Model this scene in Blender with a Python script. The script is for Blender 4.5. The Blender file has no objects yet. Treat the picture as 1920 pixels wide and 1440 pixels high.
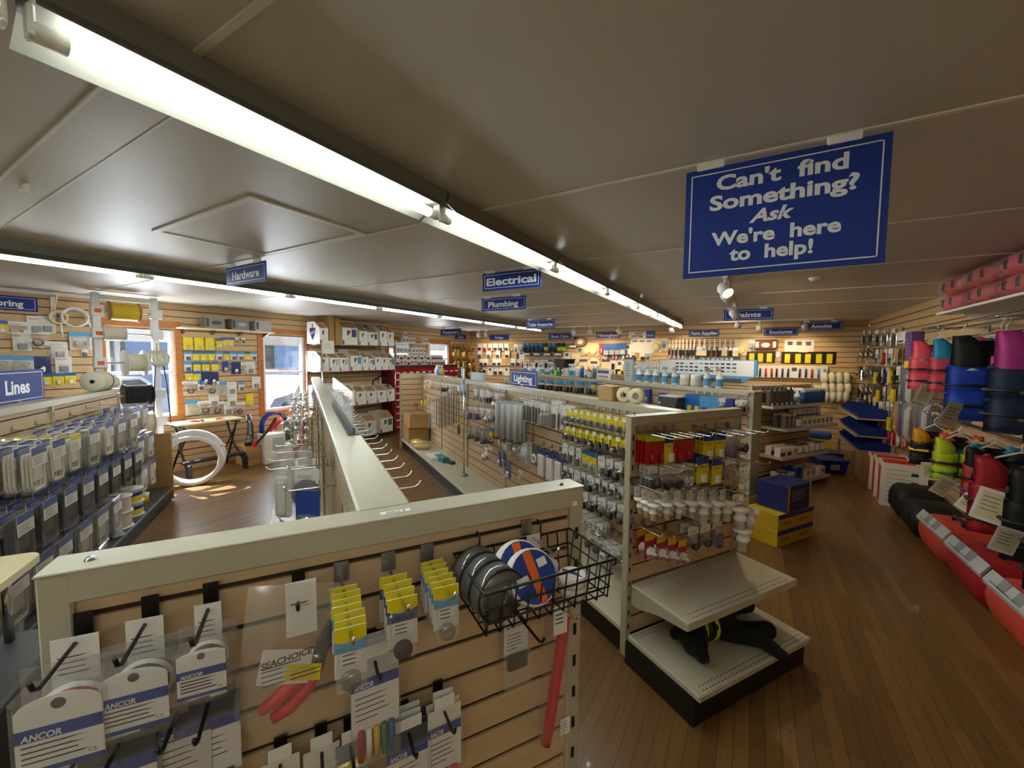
import bpy, bmesh, math, random
from math import sin, cos, pi, radians as rad
from mathutils import Vector as V, Matrix
random.seed(7)
SC = bpy.context.scene
COL = SC.collection

# ------------------------------------------------------------------ camera, sky, sun, exposure
CAM_Z, ZC = 1.72, 2.455                     # eye height, ceiling height
FPX, PITCH, ROLL, YAW = 764.83, 0.0653415, 0.00864845, -0.52928139
_f = V((sin(YAW)*cos(PITCH), cos(YAW)*cos(PITCH), -sin(PITCH)))
_r0 = V((cos(YAW), -sin(YAW), 0)); _u0 = _r0.cross(_f)
CR = cos(ROLL)*_r0 + sin(ROLL)*_u0; CU = -sin(ROLL)*_r0 + cos(ROLL)*_u0; CF = _f
EYE = V((0, 0, CAM_Z))
_c = bpy.data.cameras.new('camera'); CAM = bpy.data.objects.new('camera', _c); COL.objects.link(CAM)
_c.sensor_width = 36; _c.lens = FPX/1920*36; _c.clip_start = .02; _c.clip_end = 200
CAM.matrix_world = Matrix(((CR.x, CU.x, -CF.x, EYE.x), (CR.y, CU.y, -CF.y, EYE.y), (CR.z, CU.z, -CF.z, EYE.z), (0, 0, 0, 1)))
SC.camera = CAM
SC.view_settings.view_transform = 'Standard'; SC.view_settings.look = 'None'
SC.view_settings.exposure = 1.6; SC.view_settings.gamma = 1; SC.view_settings.use_curve_mapping = False
W_ = bpy.data.worlds.new('sky'); SC.world = W_; W_.use_nodes = True
_n = W_.node_tree.nodes; _l = W_.node_tree.links
_sky = _n.new('ShaderNodeTexSky'); _sky.sky_type = 'NISHITA'; _sky.sun_disc = False
_sky.sun_elevation = rad(48); _sky.sun_rotation = rad(250)
_l.new(_sky.outputs[0], _n['Background'].inputs[0]); _n['Background'].inputs[1].default_value = 0.2
SC.cycles.max_bounces = 7; SC.cycles.diffuse_bounces = 5; SC.cycles.glossy_bounces = 3; SC.cycles.transmission_bounces = 4
SC.cycles.transparent_max_bounces = 24; SC.cycles.caustics_reflective = False; SC.cycles.caustics_refractive = False
SC.cycles.sample_clamp_indirect = 4
_s = bpy.data.lights.new('sun', 'SUN'); _s.energy = 9; _s.angle = rad(.6); _s.color = (1, .95, .87)
SUN = bpy.data.objects.new('sun', _s); COL.objects.link(SUN)
SUN.rotation_euler = V((1.12, .12, -1.2)).to_track_quat('-Z', 'Y').to_euler()
# area lamps added outside the windows to strengthen the daylight coming in
def window_fill(name, loc, w, h, e):
    d = bpy.data.lights.new(name, 'AREA'); d.shape = 'RECTANGLE'; d.size = w; d.size_y = h; d.energy = e; d.color = (.86, .93, 1)
    o = bpy.data.objects.new(name, d); COL.objects.link(o); o.location = loc
    o.rotation_euler = V((1, 0, -.25)).to_track_quat('-Z', 'Z').to_euler(); return o
window_fill('window_daylight', (-7.42, 2.28, 1.5), .8, 1.3, 45)
window_fill('window_daylight', (-7.42, 4.28, 1.45), .8, 1.4, 22)
window_fill('window_daylight', (-7.42, 8.46, 1.66), .85, .85, 20)

# ------------------------------------------------------------------ materials
def lin(h):
    h = h.lstrip('#'); c = [int(h[i:i+2], 16)/255 for i in (0, 2, 4)]
    return tuple((x/12.92 if x <= .04045 else ((x+.055)/1.055)**2.4) for x in c) + (1,)
MATS = {}
def M(name, hexc='#808080', rough=.5, metal=0, emit=0, coat=0, spec=.5):
    if name in MATS: return MATS[name]
    m = bpy.data.materials.new(name); m.use_nodes = True; b = m.node_tree.nodes['Principled BSDF']
    b.inputs['Base Color'].default_value = lin(hexc); b.inputs['Roughness'].default_value = rough
    b.inputs['Metallic'].default_value = metal; b.inputs['Specular IOR Level'].default_value = spec
    if coat: b.inputs['Coat Weight'].default_value = coat
    if emit:
        b.inputs['Emission Color'].default_value = lin(hexc); b.inputs['Emission Strength'].default_value = emit
    MATS[name] = m; return m
def nodes(m): return m.node_tree.nodes, m.node_tree.links, m.node_tree.nodes['Principled BSDF']
def clear(name, hexc='#ffffff', alpha=.2, rough=.08, diff=.15):
    """thin clear plastic: mostly see-through, a little sheen, a little milky"""
    m = bpy.data.materials.new(name); m.use_nodes = True; n, l = m.node_tree.nodes, m.node_tree.links
    n.remove(n['Principled BSDF'])
    t = n.new('ShaderNodeBsdfTransparent'); g = n.new('ShaderNodeBsdfGlossy'); d = n.new('ShaderNodeBsdfDiffuse')
    g.inputs['Roughness'].default_value = rough; d.inputs['Color'].default_value = lin(hexc)
    x = n.new('ShaderNodeMixShader'); y = n.new('ShaderNodeMixShader'); x.inputs[0].default_value = diff/(alpha+1e-6) if diff < alpha else .9
    l.new(g.outputs[0], x.inputs[1]); l.new(d.outputs[0], x.inputs[2])
    y.inputs[0].default_value = alpha; l.new(t.outputs[0], y.inputs[1]); l.new(x.outputs[0], y.inputs[2])
    l.new(y.outputs[0], n['Material Output'].inputs[0]); MATS[name] = m; return m
clear('blister', alpha=.17, diff=.06); clear('bag', '#e8e4dc', alpha=.22, rough=.16, diff=.12); clear('acrylic', alpha=.22, rough=.03, diff=.08)
clear('glass', '#eaf4ff', alpha=.08, rough=.01, diff=.01); clear('smoky', '#555555', alpha=.45, rough=.1, diff=.3)
def grain(name, a, b, rough=.5, scale=(1, 1, 1), sc=6, detail=4, coat=0, bump=0, spec=.5):
    """two-tone material with stretched noise, for wood grain, mottled board, woven cloth"""
    m = M(name, a, rough, coat=coat, spec=spec); n, l, p = nodes(m)
    tc = n.new('ShaderNodeTexCoord'); mp = n.new('ShaderNodeMapping'); nz = n.new('ShaderNodeTexNoise'); cr = n.new('ShaderNodeValToRGB')
    mp.inputs['Scale'].default_value = scale; nz.inputs['Scale'].default_value = sc; nz.inputs['Detail'].default_value = detail
    cr.color_ramp.elements[0].color = lin(a); cr.color_ramp.elements[1].color = lin(b)
    cr.color_ramp.elements[0].position = .35; cr.color_ramp.elements[1].position = .65
    l.new(tc.outputs['Object'], mp.inputs[0]); l.new(mp.outputs[0], nz.inputs[0]); l.new(nz.outputs[0], cr.inputs[0]); l.new(cr.outputs[0], p.inputs['Base Color'])
    if bump:
        bp = n.new('ShaderNodeBump'); bp.inputs['Strength'].default_value = bump; bp.inputs['Distance'].default_value = .01
        l.new(nz.outputs[0], bp.inputs['Height']); l.new(bp.outputs[0], p.inputs['Normal'])
    return m
grain('slat', '#c6a982', '#cfb38d', .5, (1, 1, 14), 3)
grain('slat_room', '#c4a273', '#d0b085', .42, (1.2, 1.2, 16), 3)
grain('oak', '#a8642c', '#bd7a3c', .4, (1, 1, 9), 4)
grain('cardboard', '#a98353', '#b48e5e', .8, sc=9)
grain('kraft', '#9b7748', '#a98454', .85, sc=7)
M('beige', '#b4ae98', .27); M('beige_deck', '#c2bca6', .38); M('kick', '#120f0d', .5); M('groove', '#3a2614', .8); M('slot', '#0c0b0a', .8)
M('white', '#ece9e2', .5); M('card', '#e6e4de', .55); M('paper', '#f2f0ea', .7); M('offwhite', '#d9d5c8', .5); M('vinyl', '#e4e7ea', .35)
M('black', '#0e0e10', .45); M('soft_black', '#141416', .8); M('dark', '#23242a', .5); M('grey', '#8b8d8c', .5); M('lgrey', '#b9bcbd', .5); M('dgrey', '#4c4e50', .5)
M('chrome', '#d5d7d8', .18, 1); M('steel', '#a8aaab', .32, 1); M('brass', '#b08d4a', .3, 1); M('black_wire', '#0b0b0c', .35)
M('sign_blue', '#21398c', .5, spec=.25); M('navy', '#1b2a6b', .4); M('blue', '#1f5fb4', .4); M('sky_blue', '#4f9bd0', .4); M('ancor_blue', '#1d3f94', .4)
M('yellow', '#e8d312', .45); M('gold', '#dab426', .5); M('red', '#b01522', .45); M('bright_red', '#d61f26', .45); M('orange', '#e8681c', .5)
M('green', '#1f7a3c', .5); M('teal', '#2c8c8a', .5); M('lime', '#b8d81c', .6); M('pink', '#e0407a', .6); M('purple', '#5f3a86', .5); M('maroon', '#6e1018', .5)
M('rope', '#d6cfbd', .85); M('ropegrey', '#a7a18f', .85); M('cream', '#e6d9ae', .6); M('tan', '#b7925c', .6); M('wood_handle', '#b98a4e', .5); M('bristle', '#2c2019', .8); M('print', '#3a3a3e', .6)

# ------------------------------------------------------------------ mesh builder
_TXT = {}
def text_mesh(s, bold=.0, shear=0):
    k = (s, bold, shear)
    if k not in _TXT:
        c = bpy.data.curves.new('lettering', 'FONT'); c.body = s; c.size = 1; c.offset = bold; c.shear = shear; c.align_x = 'CENTER'; c.resolution_u = 3
        o = bpy.data.objects.new('lettering', c); COL.objects.link(o)
        dg = bpy.context.evaluated_depsgraph_get(); me = o.evaluated_get(dg).to_mesh()
        vs = [tuple(v.co) for v in me.vertices]; fs = [tuple(p.vertices) for p in me.polygons]
        o.evaluated_get(dg).to_mesh_clear(); bpy.data.objects.remove(o); bpy.data.curves.remove(c)
        xs = [v[0] for v in vs]; _TXT[k] = (vs, fs, min(xs), max(xs))
    return _TXT[k]
class MB:
    def __init__(s): s.v, s.f, s.mi, s.mats, s.sm = [], [], [], [], []
    def _m(s, m):
        if m not in s.mats: s.mats.append(m)
        return s.mats.index(m)
    def add(s, vs, fs, m, smooth=False):
        b = len(s.v); i = s._m(m); s.v += [tuple(v) for v in vs]
        for f in fs: s.f.append(tuple(b+k for k in f)); s.mi.append(i); s.sm.append(smooth)
        return s
    def box(s, x0, y0, z0, x1, y1, z1, m, b=0):
        if x0 > x1: x0, x1 = x1, x0
        if y0 > y1: y0, y1 = y1, y0
        if z0 > z1: z0, z1 = z1, z0
        if not b:
            vs = [(x, y, z) for z in (z0, z1) for y in (y0, y1) for x in (x0, x1)]
            return s.add(vs, [(0, 2, 3, 1), (4, 5, 7, 6), (0, 1, 5, 4), (2, 6, 7, 3), (0, 4, 6, 2), (1, 3, 7, 5)], m)
        b = min(b, (x1-x0)*.49, (y1-y0)*.49, (z1-z0)*.49); X, Y, Z = (x0, x1), (y0, y1), (z0, z1); sg = (1, -1); vs, idx = [], {}
        for i in (0, 1):
            for j in (0, 1):
                for k in (0, 1):
                    for a in range(3):
                        p = [X[i]+sg[i]*b, Y[j]+sg[j]*b, Z[k]+sg[k]*b]; p[a] = (X[i], Y[j], Z[k])[a]
                        idx[i, j, k, a] = len(vs); vs.append(p)
        fs = []
        for a in range(3):
            o = [c for c in range(3) if c != a]
            for e in (0, 1):
                q = []
                for (u, w) in ((0, 0), (1, 0), (1, 1), (0, 1)):
                    t = [0, 0, 0]; t[a] = e; t[o[0]] = u; t[o[1]] = w; q.append(idx[t[0], t[1], t[2], a])
                fs.append(tuple(q))
            for u in (0, 1):
                for w in (0, 1):
                    t = [0, 0, 0]; t[o[0]] = u; t[o[1]] = w; t2 = list(t); t2[a] = 1
                    fs.append((idx[t[0], t[1], t[2], o[0]], idx[t2[0], t2[1], t2[2], o[0]], idx[t2[0], t2[1], t2[2], o[1]], idx[t[0], t[1], t[2], o[1]]))
        for i in (0, 1):
            for j in (0, 1):
                for k in (0, 1): fs.append(tuple(idx[i, j, k, a] for a in range(3)))
        return s.add(vs, fs, m)
    def prism(s, pts, y0, y1, m, back=True):
        """outline in x,z swept from y0 (front) to y1"""
        n = len(pts); vs = [(x, y0, z) for x, z in pts]+[(x, y1, z) for x, z in pts]
        fs = [tuple(range(n))]+([tuple(range(2*n-1, n-1, -1))] if back else [])+[(i, i+n, (i+1) % n+n, (i+1) % n) for i in range(n)]
        return s.add(vs, fs, m)
    def prism_x(s, pts, x0, x1, m):
        """outline in y,z swept along x"""
        n = len(pts); vs = [(x0, y, z) for y, z in pts]+[(x1, y, z) for y, z in pts]
        return s.add(vs, [tuple(range(n)), tuple(range(2*n-1, n-1, -1))]+[(i, i+n, (i+1) % n+n, (i+1) % n) for i in range(n)], m)
    def prism_z(s, pts, z0, z1, m):
        n = len(pts); vs = [(x, y, z0) for x, y in pts]+[(x, y, z1) for x, y in pts]
        return s.add(vs, [tuple(range(n)), tuple(range(2*n-1, n-1, -1))]+[(i, i+n, (i+1) % n+n, (i+1) % n) for i in range(n)], m)
    def quad(s, a, b, c, d, m): return s.add([a, b, c, d], [(0, 1, 2, 3)], m)
    def tube(s, pts, r, m, n=6, closed=False, caps=True):
        pts = [V(p) for p in pts]; N = len(pts); rr = r if isinstance(r, (list, tuple)) else [r]*N; vs, fs = [], []; up = None
        for i, p in enumerate(pts):
            if closed: t = pts[(i+1) % N]-pts[i-1]
            else: t = pts[min(i+1, N-1)]-pts[max(i-1, 0)]
            if t.length < 1e-9: t = V((0, 0, 1))
            t.normalize()
            if up is None: up = V((0, 0, 1)) if abs(t.z) < .9 else V((1, 0, 0))
            a = t.cross(up)
            if a.length < 1e-4: a = t.cross(V((.3, 1, .2)))
            a.normalize(); b2 = a.cross(t).normalized(); up = b2
            for k in range(n): w = 2*pi*k/n; vs.append(p+rr[i]*(cos(w)*a+sin(w)*b2))
        for i in range(N if closed else N-1):
            j = (i+1) % N
            for k in range(n): fs.append((i*n+k, i*n+(k+1) % n, j*n+(k+1) % n, j*n+k))
        if caps and not closed: fs += [tuple(range(n-1, -1, -1)), tuple((N-1)*n+k for k in range(n))]
        return s.add(vs, fs, m, True)
    def cyl(s, p, q, r, m, n=12, r2=None): return s.tube([p, q], [r, r if r2 is None else r2], m, n)
    def lathe(s, prof, m, c=(0, 0, 0), axis='z', n=16):
        vs, fs = [], []; L = len(prof)
        for k in range(n):
            w = 2*pi*k/n
            for r, h in prof:
                x, y = r*cos(w), r*sin(w)
                vs.append({'z': (c[0]+x, c[1]+y, c[2]+h), 'y': (c[0]+x, c[1]+h, c[2]+y), 'x': (c[0]+h, c[1]+x, c[2]+y)}[axis])
        for k in range(n):
            for i in range(L-1): fs.append((k*L+i, ((k+1) % n)*L+i, ((k+1) % n)*L+i+1, k*L+i+1))
        return s.add(vs, fs, m, True)
    def ell(s, c, rx, ry, rz, m, n=12, k=8):
        return s.add([(c[0]+rx*cos(2*pi*i/n)*sin(pi*j/k), c[1]+ry*sin(2*pi*i/n)*sin(pi*j/k), c[2]+rz*cos(pi*j/k)) for j in range(k+1) for i in range(n)],
                     [(j*n+i, j*n+(i+1) % n, (j+1)*n+(i+1) % n, (j+1)*n+i) for j in range(k) for i in range(n)], m, True)
    def torus(s, c, R, r, m, axis='y', n=20, k=8, a0=0, a1=2*pi):
        cl = abs(a1-a0-2*pi) < 1e-6; N = n if cl else n+1; P = []
        for i in range(N):
            w = a0+(a1-a0)*i/n; x, y = R*cos(w), R*sin(w)
            P.append({'y': (c[0]+x, c[1], c[2]+y), 'z': (c[0]+x, c[1]+y, c[2]), 'x': (c[0], c[1]+x, c[2]+y)}[axis])
        return s.tube(P, r, m, k, closed=cl)
    def text(s, st, x, z, y, h, m, bold=.02, w=None, shear=0, align=0, rot=0, full=False):
        """flat lettering facing -y; h cap height, centred on x"""
        vs, fs, a, b = text_mesh(st, bold, shear); sx = sz = h/.73
        if w and (full or (b-a)*sx > w): sx = w/(b-a)
        ox = {0: -(a+b)/2, -1: -a, 1: -b}[align]; c_, s_ = cos(rot), sin(rot); out = []
        for p in vs: X, Z = (p[0]+ox)*sx, p[1]*sz; out.append((x+X*c_-Z*s_, y, z+X*s_+Z*c_))
        return s.add(out, fs, m)
    def lines(s, x0, x1, z, n, dz, y, m, t=.0016, seed=1):
        r = random.Random(seed)
        for i in range(n):
            zz = z-i*dz; s.quad((x0, y, zz-t), (x0+(x1-x0)*(.55+.45*r.random()), y, zz-t), (x0+(x1-x0)*(.55+.45*r.random()), y, zz+t), (x0, y, zz+t), m)
        return s
    def xf(s, mat, i0=0):
        for i in range(i0, len(s.v)): s.v[i] = tuple(mat @ V(s.v[i]))
        return s
    def mesh(s, name):
        me = bpy.data.meshes.new(name); me.from_pydata(s.v, [], s.f)
        for m in s.mats: me.materials.append(MATS[m] if isinstance(m, str) else m)
        me.polygons.foreach_set('material_index', s.mi); me.polygons.foreach_set('use_smooth', s.sm); me.update()
        bm = bmesh.new(); bm.from_mesh(me); bmesh.ops.recalc_face_normals(bm, faces=bm.faces); bm.to_mesh(me); bm.free()
        return me
    def obj(s, name, parent=None, loc=(0, 0, 0), rz=0):
        o = bpy.data.objects.new(name, s.mesh(name)); COL.objects.link(o); o.location = loc; o.rotation_euler = (0, 0, rz); o.parent = parent; return o
def fit(s):
    for a, b in ((' from the left', ' from left'), (' with a ', ' with '), (' of the ', ' of '), (' the ', ' '), (' from the near ', ' from near '), (' a ', ' ')):
        if len(s.split()) > 16: s = s.replace(a, b)
    return s
def tag(o, label, cat, group=None):
    o['label'] = fit(label); o['category'] = cat
    if group: o['group'] = group
    return o
def empty(name, loc=(0, 0, 0), rz=0):
    o = bpy.data.objects.new(name, None); COL.objects.link(o); o.location = loc; o.rotation_euler = (0, 0, rz); o.empty_display_size = .05; return o
def thing(name, label, cat, loc=(0, 0, 0), rz=0, group=None): return tag(empty(name, loc, rz), label, cat, group)
def struct(name, mb, loc=(0, 0, 0), rz=0):
    o = mb.obj(name, None, loc, rz); o['kind'] = 'structure'; return o
_U = 'first second third fourth fifth sixth seventh eighth ninth tenth eleventh twelfth thirteenth fourteenth fifteenth sixteenth seventeenth eighteenth nineteenth'.split()
def ordn(i):
    """0 -> first"""
    i += 1
    if i < 20: return _U[i-1]
    t = {2: ('twentieth', 'twenty'), 3: ('thirtieth', 'thirty'), 4: ('fortieth', 'forty'), 5: ('fiftieth', 'fifty'), 6: ('sixtieth', 'sixty')}[i//10]
    return t[0] if i % 10 == 0 else t[1]+'-'+_U[i % 10-1]

# ------------------------------------------------------------------ the rack frame (racks stand at an angle to the room) and the display faces
TH = -1.00009
GD = V((sin(TH), cos(TH), 0)); ED = V((cos(TH), -sin(TH), 0)); O_ = V((-.55, 2.23, 0))
RZG = math.atan2(GD.y, GD.x)               # a local +x along the racks
def W(g, e, z=0): p = O_+g*GD+e*ED; return V((p.x, p.y, z))
def ray(x, y): return CF+((x-960)/FPX)*CR-((y-720)/FPX)*CU
class Face:
    """a display face: p0 on it, rz turns local -y into its outward normal; u runs to the viewer's right, z up, d out of the face"""
    def __init__(s, p0, rz):
        s.p0 = V(p0); s.rz = rz; s.n = V((sin(rz), -cos(rz), 0)); s.t = V((cos(rz), sin(rz), 0))
    def at(s, u, z, d=0): p = s.p0+u*s.t+d*s.n; return V((p.x, p.y, z))
    def px(s, x, y, d=0):
        r = ray(x, y); t = (s.p0+s.n*d-EYE).dot(s.n)/r.dot(s.n); p = EYE+t*r; return (p-s.p0).dot(s.t), p.z
RZE = math.atan2(ED.y, ED.x); RZL = RZE+pi/2-pi/2
FA = Face(W(-.86, 0), RZE)                  # foreground end panel, u = e
FC_END = Face(W(0, 0), RZE)                 # lighting rack's near end, u = e
RZ_LONG = RZE-pi/2                          # faces looking towards -e
FC = Face(W(0, .44), RZ_LONG)               # lighting rack long face, u = -g
FAL = Face(W(0, -1.48), RZ_LONG)            # foreground rack's window-side face
FAR = Face(W(0, -1.42), RZE+pi/2)           # its other face, u = g
FB = Face(W(0, 2.40), RZ_LONG)
FL = Face(W(0, -3.44), RZE+pi/2)            # rope rack, u = g
XL, XR, YB = -7.25, 1.85, 9.87
FLW = Face((XL, 0, 0), pi/2); FBW = Face((0, YB, 0), 0); FRW = Face((XR, 0, 0), -pi/2)
def floor_px(x, y, z=0): r = ray(x, y); t = (z-CAM_Z)/r.z; p = EYE+t*r; return V((p.x, p.y, z))
def y_px(x, y, yy): r = ray(x, y); p = EYE+(yy/r.y)*r; return p

# ------------------------------------------------------------------ the room
def floor_mat():
    m = M('floorboards', '#8a6436', .36, coat=.1); n, l, p = nodes(m)
    tc = n.new('ShaderNodeTexCoord'); mp = n.new('ShaderNodeMapping'); br = n.new('ShaderNodeTexBrick')
    mp.inputs['Rotation'].default_value = (0, 0, pi/2); mp.inputs['Scale'].default_value = (1, 1, 1)
    br.inputs['Scale'].default_value = 1; br.inputs['Brick Width'].default_value = 1.1; br.inputs['Row Height'].default_value = .062; br.inputs['Mortar Size'].default_value = .0012
    br.offset = .37; br.inputs['Color1'].default_value = lin('#94713f'); br.inputs['Color2'].default_value = lin('#7a5a33'); br.inputs['Mortar'].default_value = lin('#3d2b18')
    nz = n.new('ShaderNodeTexNoise'); m2 = n.new('ShaderNodeMapping'); m2.inputs['Scale'].default_value = (26, 1.6, 1); nz.inputs['Scale'].default_value = 3; nz.inputs['Detail'].default_value = 6
    cr = n.new('ShaderNodeValToRGB'); cr.color_ramp.elements[0].color = lin('#b0a090'); cr.color_ramp.elements[1].color = (1, 1, 1, 1)
    mx = n.new('ShaderNodeMixRGB'); mx.blend_type = 'MULTIPLY'; mx.inputs[0].default_value = .8
    l.new(tc.outputs['Object'], mp.inputs[0]); l.new(mp.outputs[0], br.inputs[0]); l.new(tc.outputs['Object'], m2.inputs[0]); l.new(m2.outputs[0], nz.inputs[0]); l.new(nz.outputs[0], cr.inputs[0])
    l.new(br.outputs[0], mx.inputs[1]); l.new(cr.outputs[0], mx.inputs[2]); l.new(mx.outputs[0], p.inputs['Base Color'])
    bp = n.new('ShaderNodeBump'); bp.inputs['Strength'].default_value = .12; bp.inputs['Distance'].default_value = .004; l.new(nz.outputs[0], bp.inputs['Height']); l.new(bp.outputs[0], p.inputs['Normal'])
floor_mat()
YF = -2.6
struct('floor', MB().box(XL-.2, YF-.2, -.1, XR+.2, YB+.2, 0, 'floorboards'))
def ceil_mat():
    m = M('ceiling_paint', '#c4c0b6', .42, spec=.35); n, l, p = nodes(m)
    tc = n.new('ShaderNodeTexCoord'); a = n.new('ShaderNodeTexNoise'); a.inputs['Scale'].default_value = 90; a.inputs['Detail'].default_value = 3
    b = n.new('ShaderNodeTexNoise'); b.inputs['Scale'].default_value = 1.6
    ad = n.new('ShaderNodeMath'); ad.operation = 'MULTIPLY_ADD'; ad.inputs[1].default_value = .12
    bp = n.new('ShaderNodeBump'); bp.inputs['Strength'].default_value = .35; bp.inputs['Distance'].default_value = .012
    l.new(tc.outputs['Object'], a.inputs[0]); l.new(tc.outputs['Object'], b.inputs[0]); l.new(a.outputs[0], ad.inputs[0]); l.new(b.outputs[0], ad.inputs[2])
    l.new(ad.outputs[0], bp.inputs['Height']); l.new(bp.outputs[0], p.inputs['Normal'])
ceil_mat()
struct('ceiling', MB().box(XL-.2, YF-.2, ZC, XR+.2, YB+.2, ZC+.1, 'ceiling_paint'))
M('batten', '#dedad0', .45)
SEAMS = [-1.93, -.71, .51, 1.73, 2.95, 4.13, 5.36, 6.58, 7.8, 9.0]
for i, y in enumerate(SEAMS):               # thin cover strips over the ceiling board joints
    struct('trim_%d' % (i+1), MB().box(XL, y-.009, ZC-.005, XR, y+.009, ZC, 'batten'))
struct('trim_20', MB().box(-4.2, .44, ZC-.006, -1.4, .59, ZC-.0005, 'ceiling_paint').box(-4.2, .43, ZC-.008, -1.4, .44, ZC-.0005, 'batten').box(-4.2, .59, ZC-.008, -1.4, .598, ZC-.0005, 'batten'))
for i, x in enumerate((-2.75, -3.35)): tag(MB().box(-.03, -.008, -.03, .03, .008, 0, 'white', .002).box(-.02, -.02, -.034, .02, .02, -.028, 'white').obj('sign_clip', None, (x, .5, ZC-.0065)), 'small empty white sign clip on the ceiling band, %s the long light strip' % ('nearer' if i == 0 else 'further from'), 'clip', 'empty ceiling sign clips')
def slatwall(mb, x0, x1, z0, z1, dz, m, y=0, t=.016, gap=.011, top=None, groove='groove'):
    """grooved display board: boards with real gaps in front of a dark backing; front at y, backing behind"""
    mb.box(x0, y+.006, z0, x1, y+t, z1, groove)
    z = top if top else z1; e = z1
    if top: mb.box(x0, y, top+gap/2, x1, y+.0065, z1, m); e = top-gap/2
    while e > z0+.004:
        a = max(z0, e-(dz-gap)); mb.box(x0, y, a, x1, y+.0065, e, m); e = a-gap
    return mb
def wall_with_holes(name, F, u0, u1, holes, dz=.098):
    mb = MB(); cuts = sorted({u0, u1, *[h[0] for h in holes], *[h[1] for h in holes]})
    for a, b in zip(cuts, cuts[1:]):
        hs = [h for h in holes if h[0] <= a+1e-6 and h[1] >= b-1e-6]
        if not hs: slatwall(mb, a, b, 0, ZC, dz, 'slat_room', t=.12)
        else:
            h = hs[0]; n0 = int((ZC-h[3])/dz+.5); n1 = int((ZC-h[2])/dz+.5)
            slatwall(mb, a, b, ZC-n0*dz, ZC, dz, 'slat_room', t=.12); slatwall(mb, a, b, 0, ZC-n1*dz, dz, 'slat_room', t=.12)
    return struct(name, mb, F.at(0, 0, 0), F.rz)
WINS = [(1.92, 2.66, .82, 2.10), (3.90, 4.66, .74, 2.10), (6.72, 7.4, 1.2, 2.1), (8.06, 8.88, 1.24, 2.08)]
wall_with_holes('wall_left', FLW, YF, YB, [(a-.02, b+.02, c, d) for a, b, c, d in WINS])
wall_with_holes('wall_back', FBW, XL, XR, [])
wall_with_holes('wall_right', FRW, -YB, -YF, [])
M('wall_paint', '#d8d2c4', .7)
struct('wall_front', MB().box(XL-.1, YF-.1, 0, XR+.1, YF, ZC, 'wall_paint'))
M('vinyl_frame', '#e9eef2', .35); M('shade_white', '#f4f6f8', .8)
for i, (a, b, c, d) in enumerate(WINS):
    f = MB(); p = .085                      # oak casing, white sash frame, two sashes
    for (x0, x1, z0, z1) in ((a-p, a, c-p, d+p), (b, b+p, c-p, d+p), (a, b, d, d+p), (a, b, c-p, c)): f.box(x0, -.018, z0, x1, .12, z1, 'oak')
    w = struct('window_%d' % (i+1), f, FLW.at(0, 0, 0), FLW.rz); s = .045; zm = c+(d-c)*.5
    g = MB()
    for (x0, x1, z0, z1) in ((a, a+s, c, d), (b-s, b, c, d), (a+s, b-s, d-s, d), (a+s, b-s, c, c+s), (a+s, b-s, zm-.02, zm+.02)): g.box(x0, .01, z0, x1, .1, z1, 'vinyl_frame')
    g.obj('sash', w)
    MB().box(a+s, .05, c+s, b-s, .054, d-s, 'glass').obj('pane', w)
    MB().box(a+s, .075, d-s-.16, b-s, .08, d-s, 'shade_white').obj('shade', w)
for nm, F, a, b in (('left', FLW, YF, YB), ('back', FBW, XL, XR), ('right', FRW, -YB, -YF)):
    struct('baseboard_'+nm, MB().box(a, -.012, 0, b, -.0005, .09, 'slat_room'), F.at(0, 0, 0), F.rz)
struct('trim_30', MB().box(YF, -.03, ZC-.045, 1.9, -.001, ZC-.006, 'vinyl_frame'), FLW.at(0, 0, 0), FLW.rz)

# hatch in the ceiling
hp = [V((p.x, p.y)) for p in (floor_px(473, 368, ZC), floor_px(287, 435, ZC), floor_px(500, 478, ZC), floor_px(685, 440, ZC))]
hx0, hx1, hy0, hy1 = -3.10, -2.02, 1.05, 1.71
h = MB()
for (x0, x1, y0, y1) in ((hx0, hx1, hy0, hy0+.035), (hx0, hx1, hy1-.035, hy1), (hx0, hx0+.035, hy0+.035, hy1-.035), (hx1-.035, hx1, hy0+.035, hy1-.035)): h.box(x0, y0, ZC-.009, x1, y1, ZC-.0005, 'batten')
ho = thing('ceiling_hatch', 'square attic hatch framed with thin battens in the grey ceiling', 'hatch', (0, 0, 0))
h.obj('frame', ho); MB().box(hx0+.036, hy0+.036, ZC-.004, hx1-.036, hy1-.036, ZC-.0005, 'ceiling_paint').obj('panel', ho)


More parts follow.
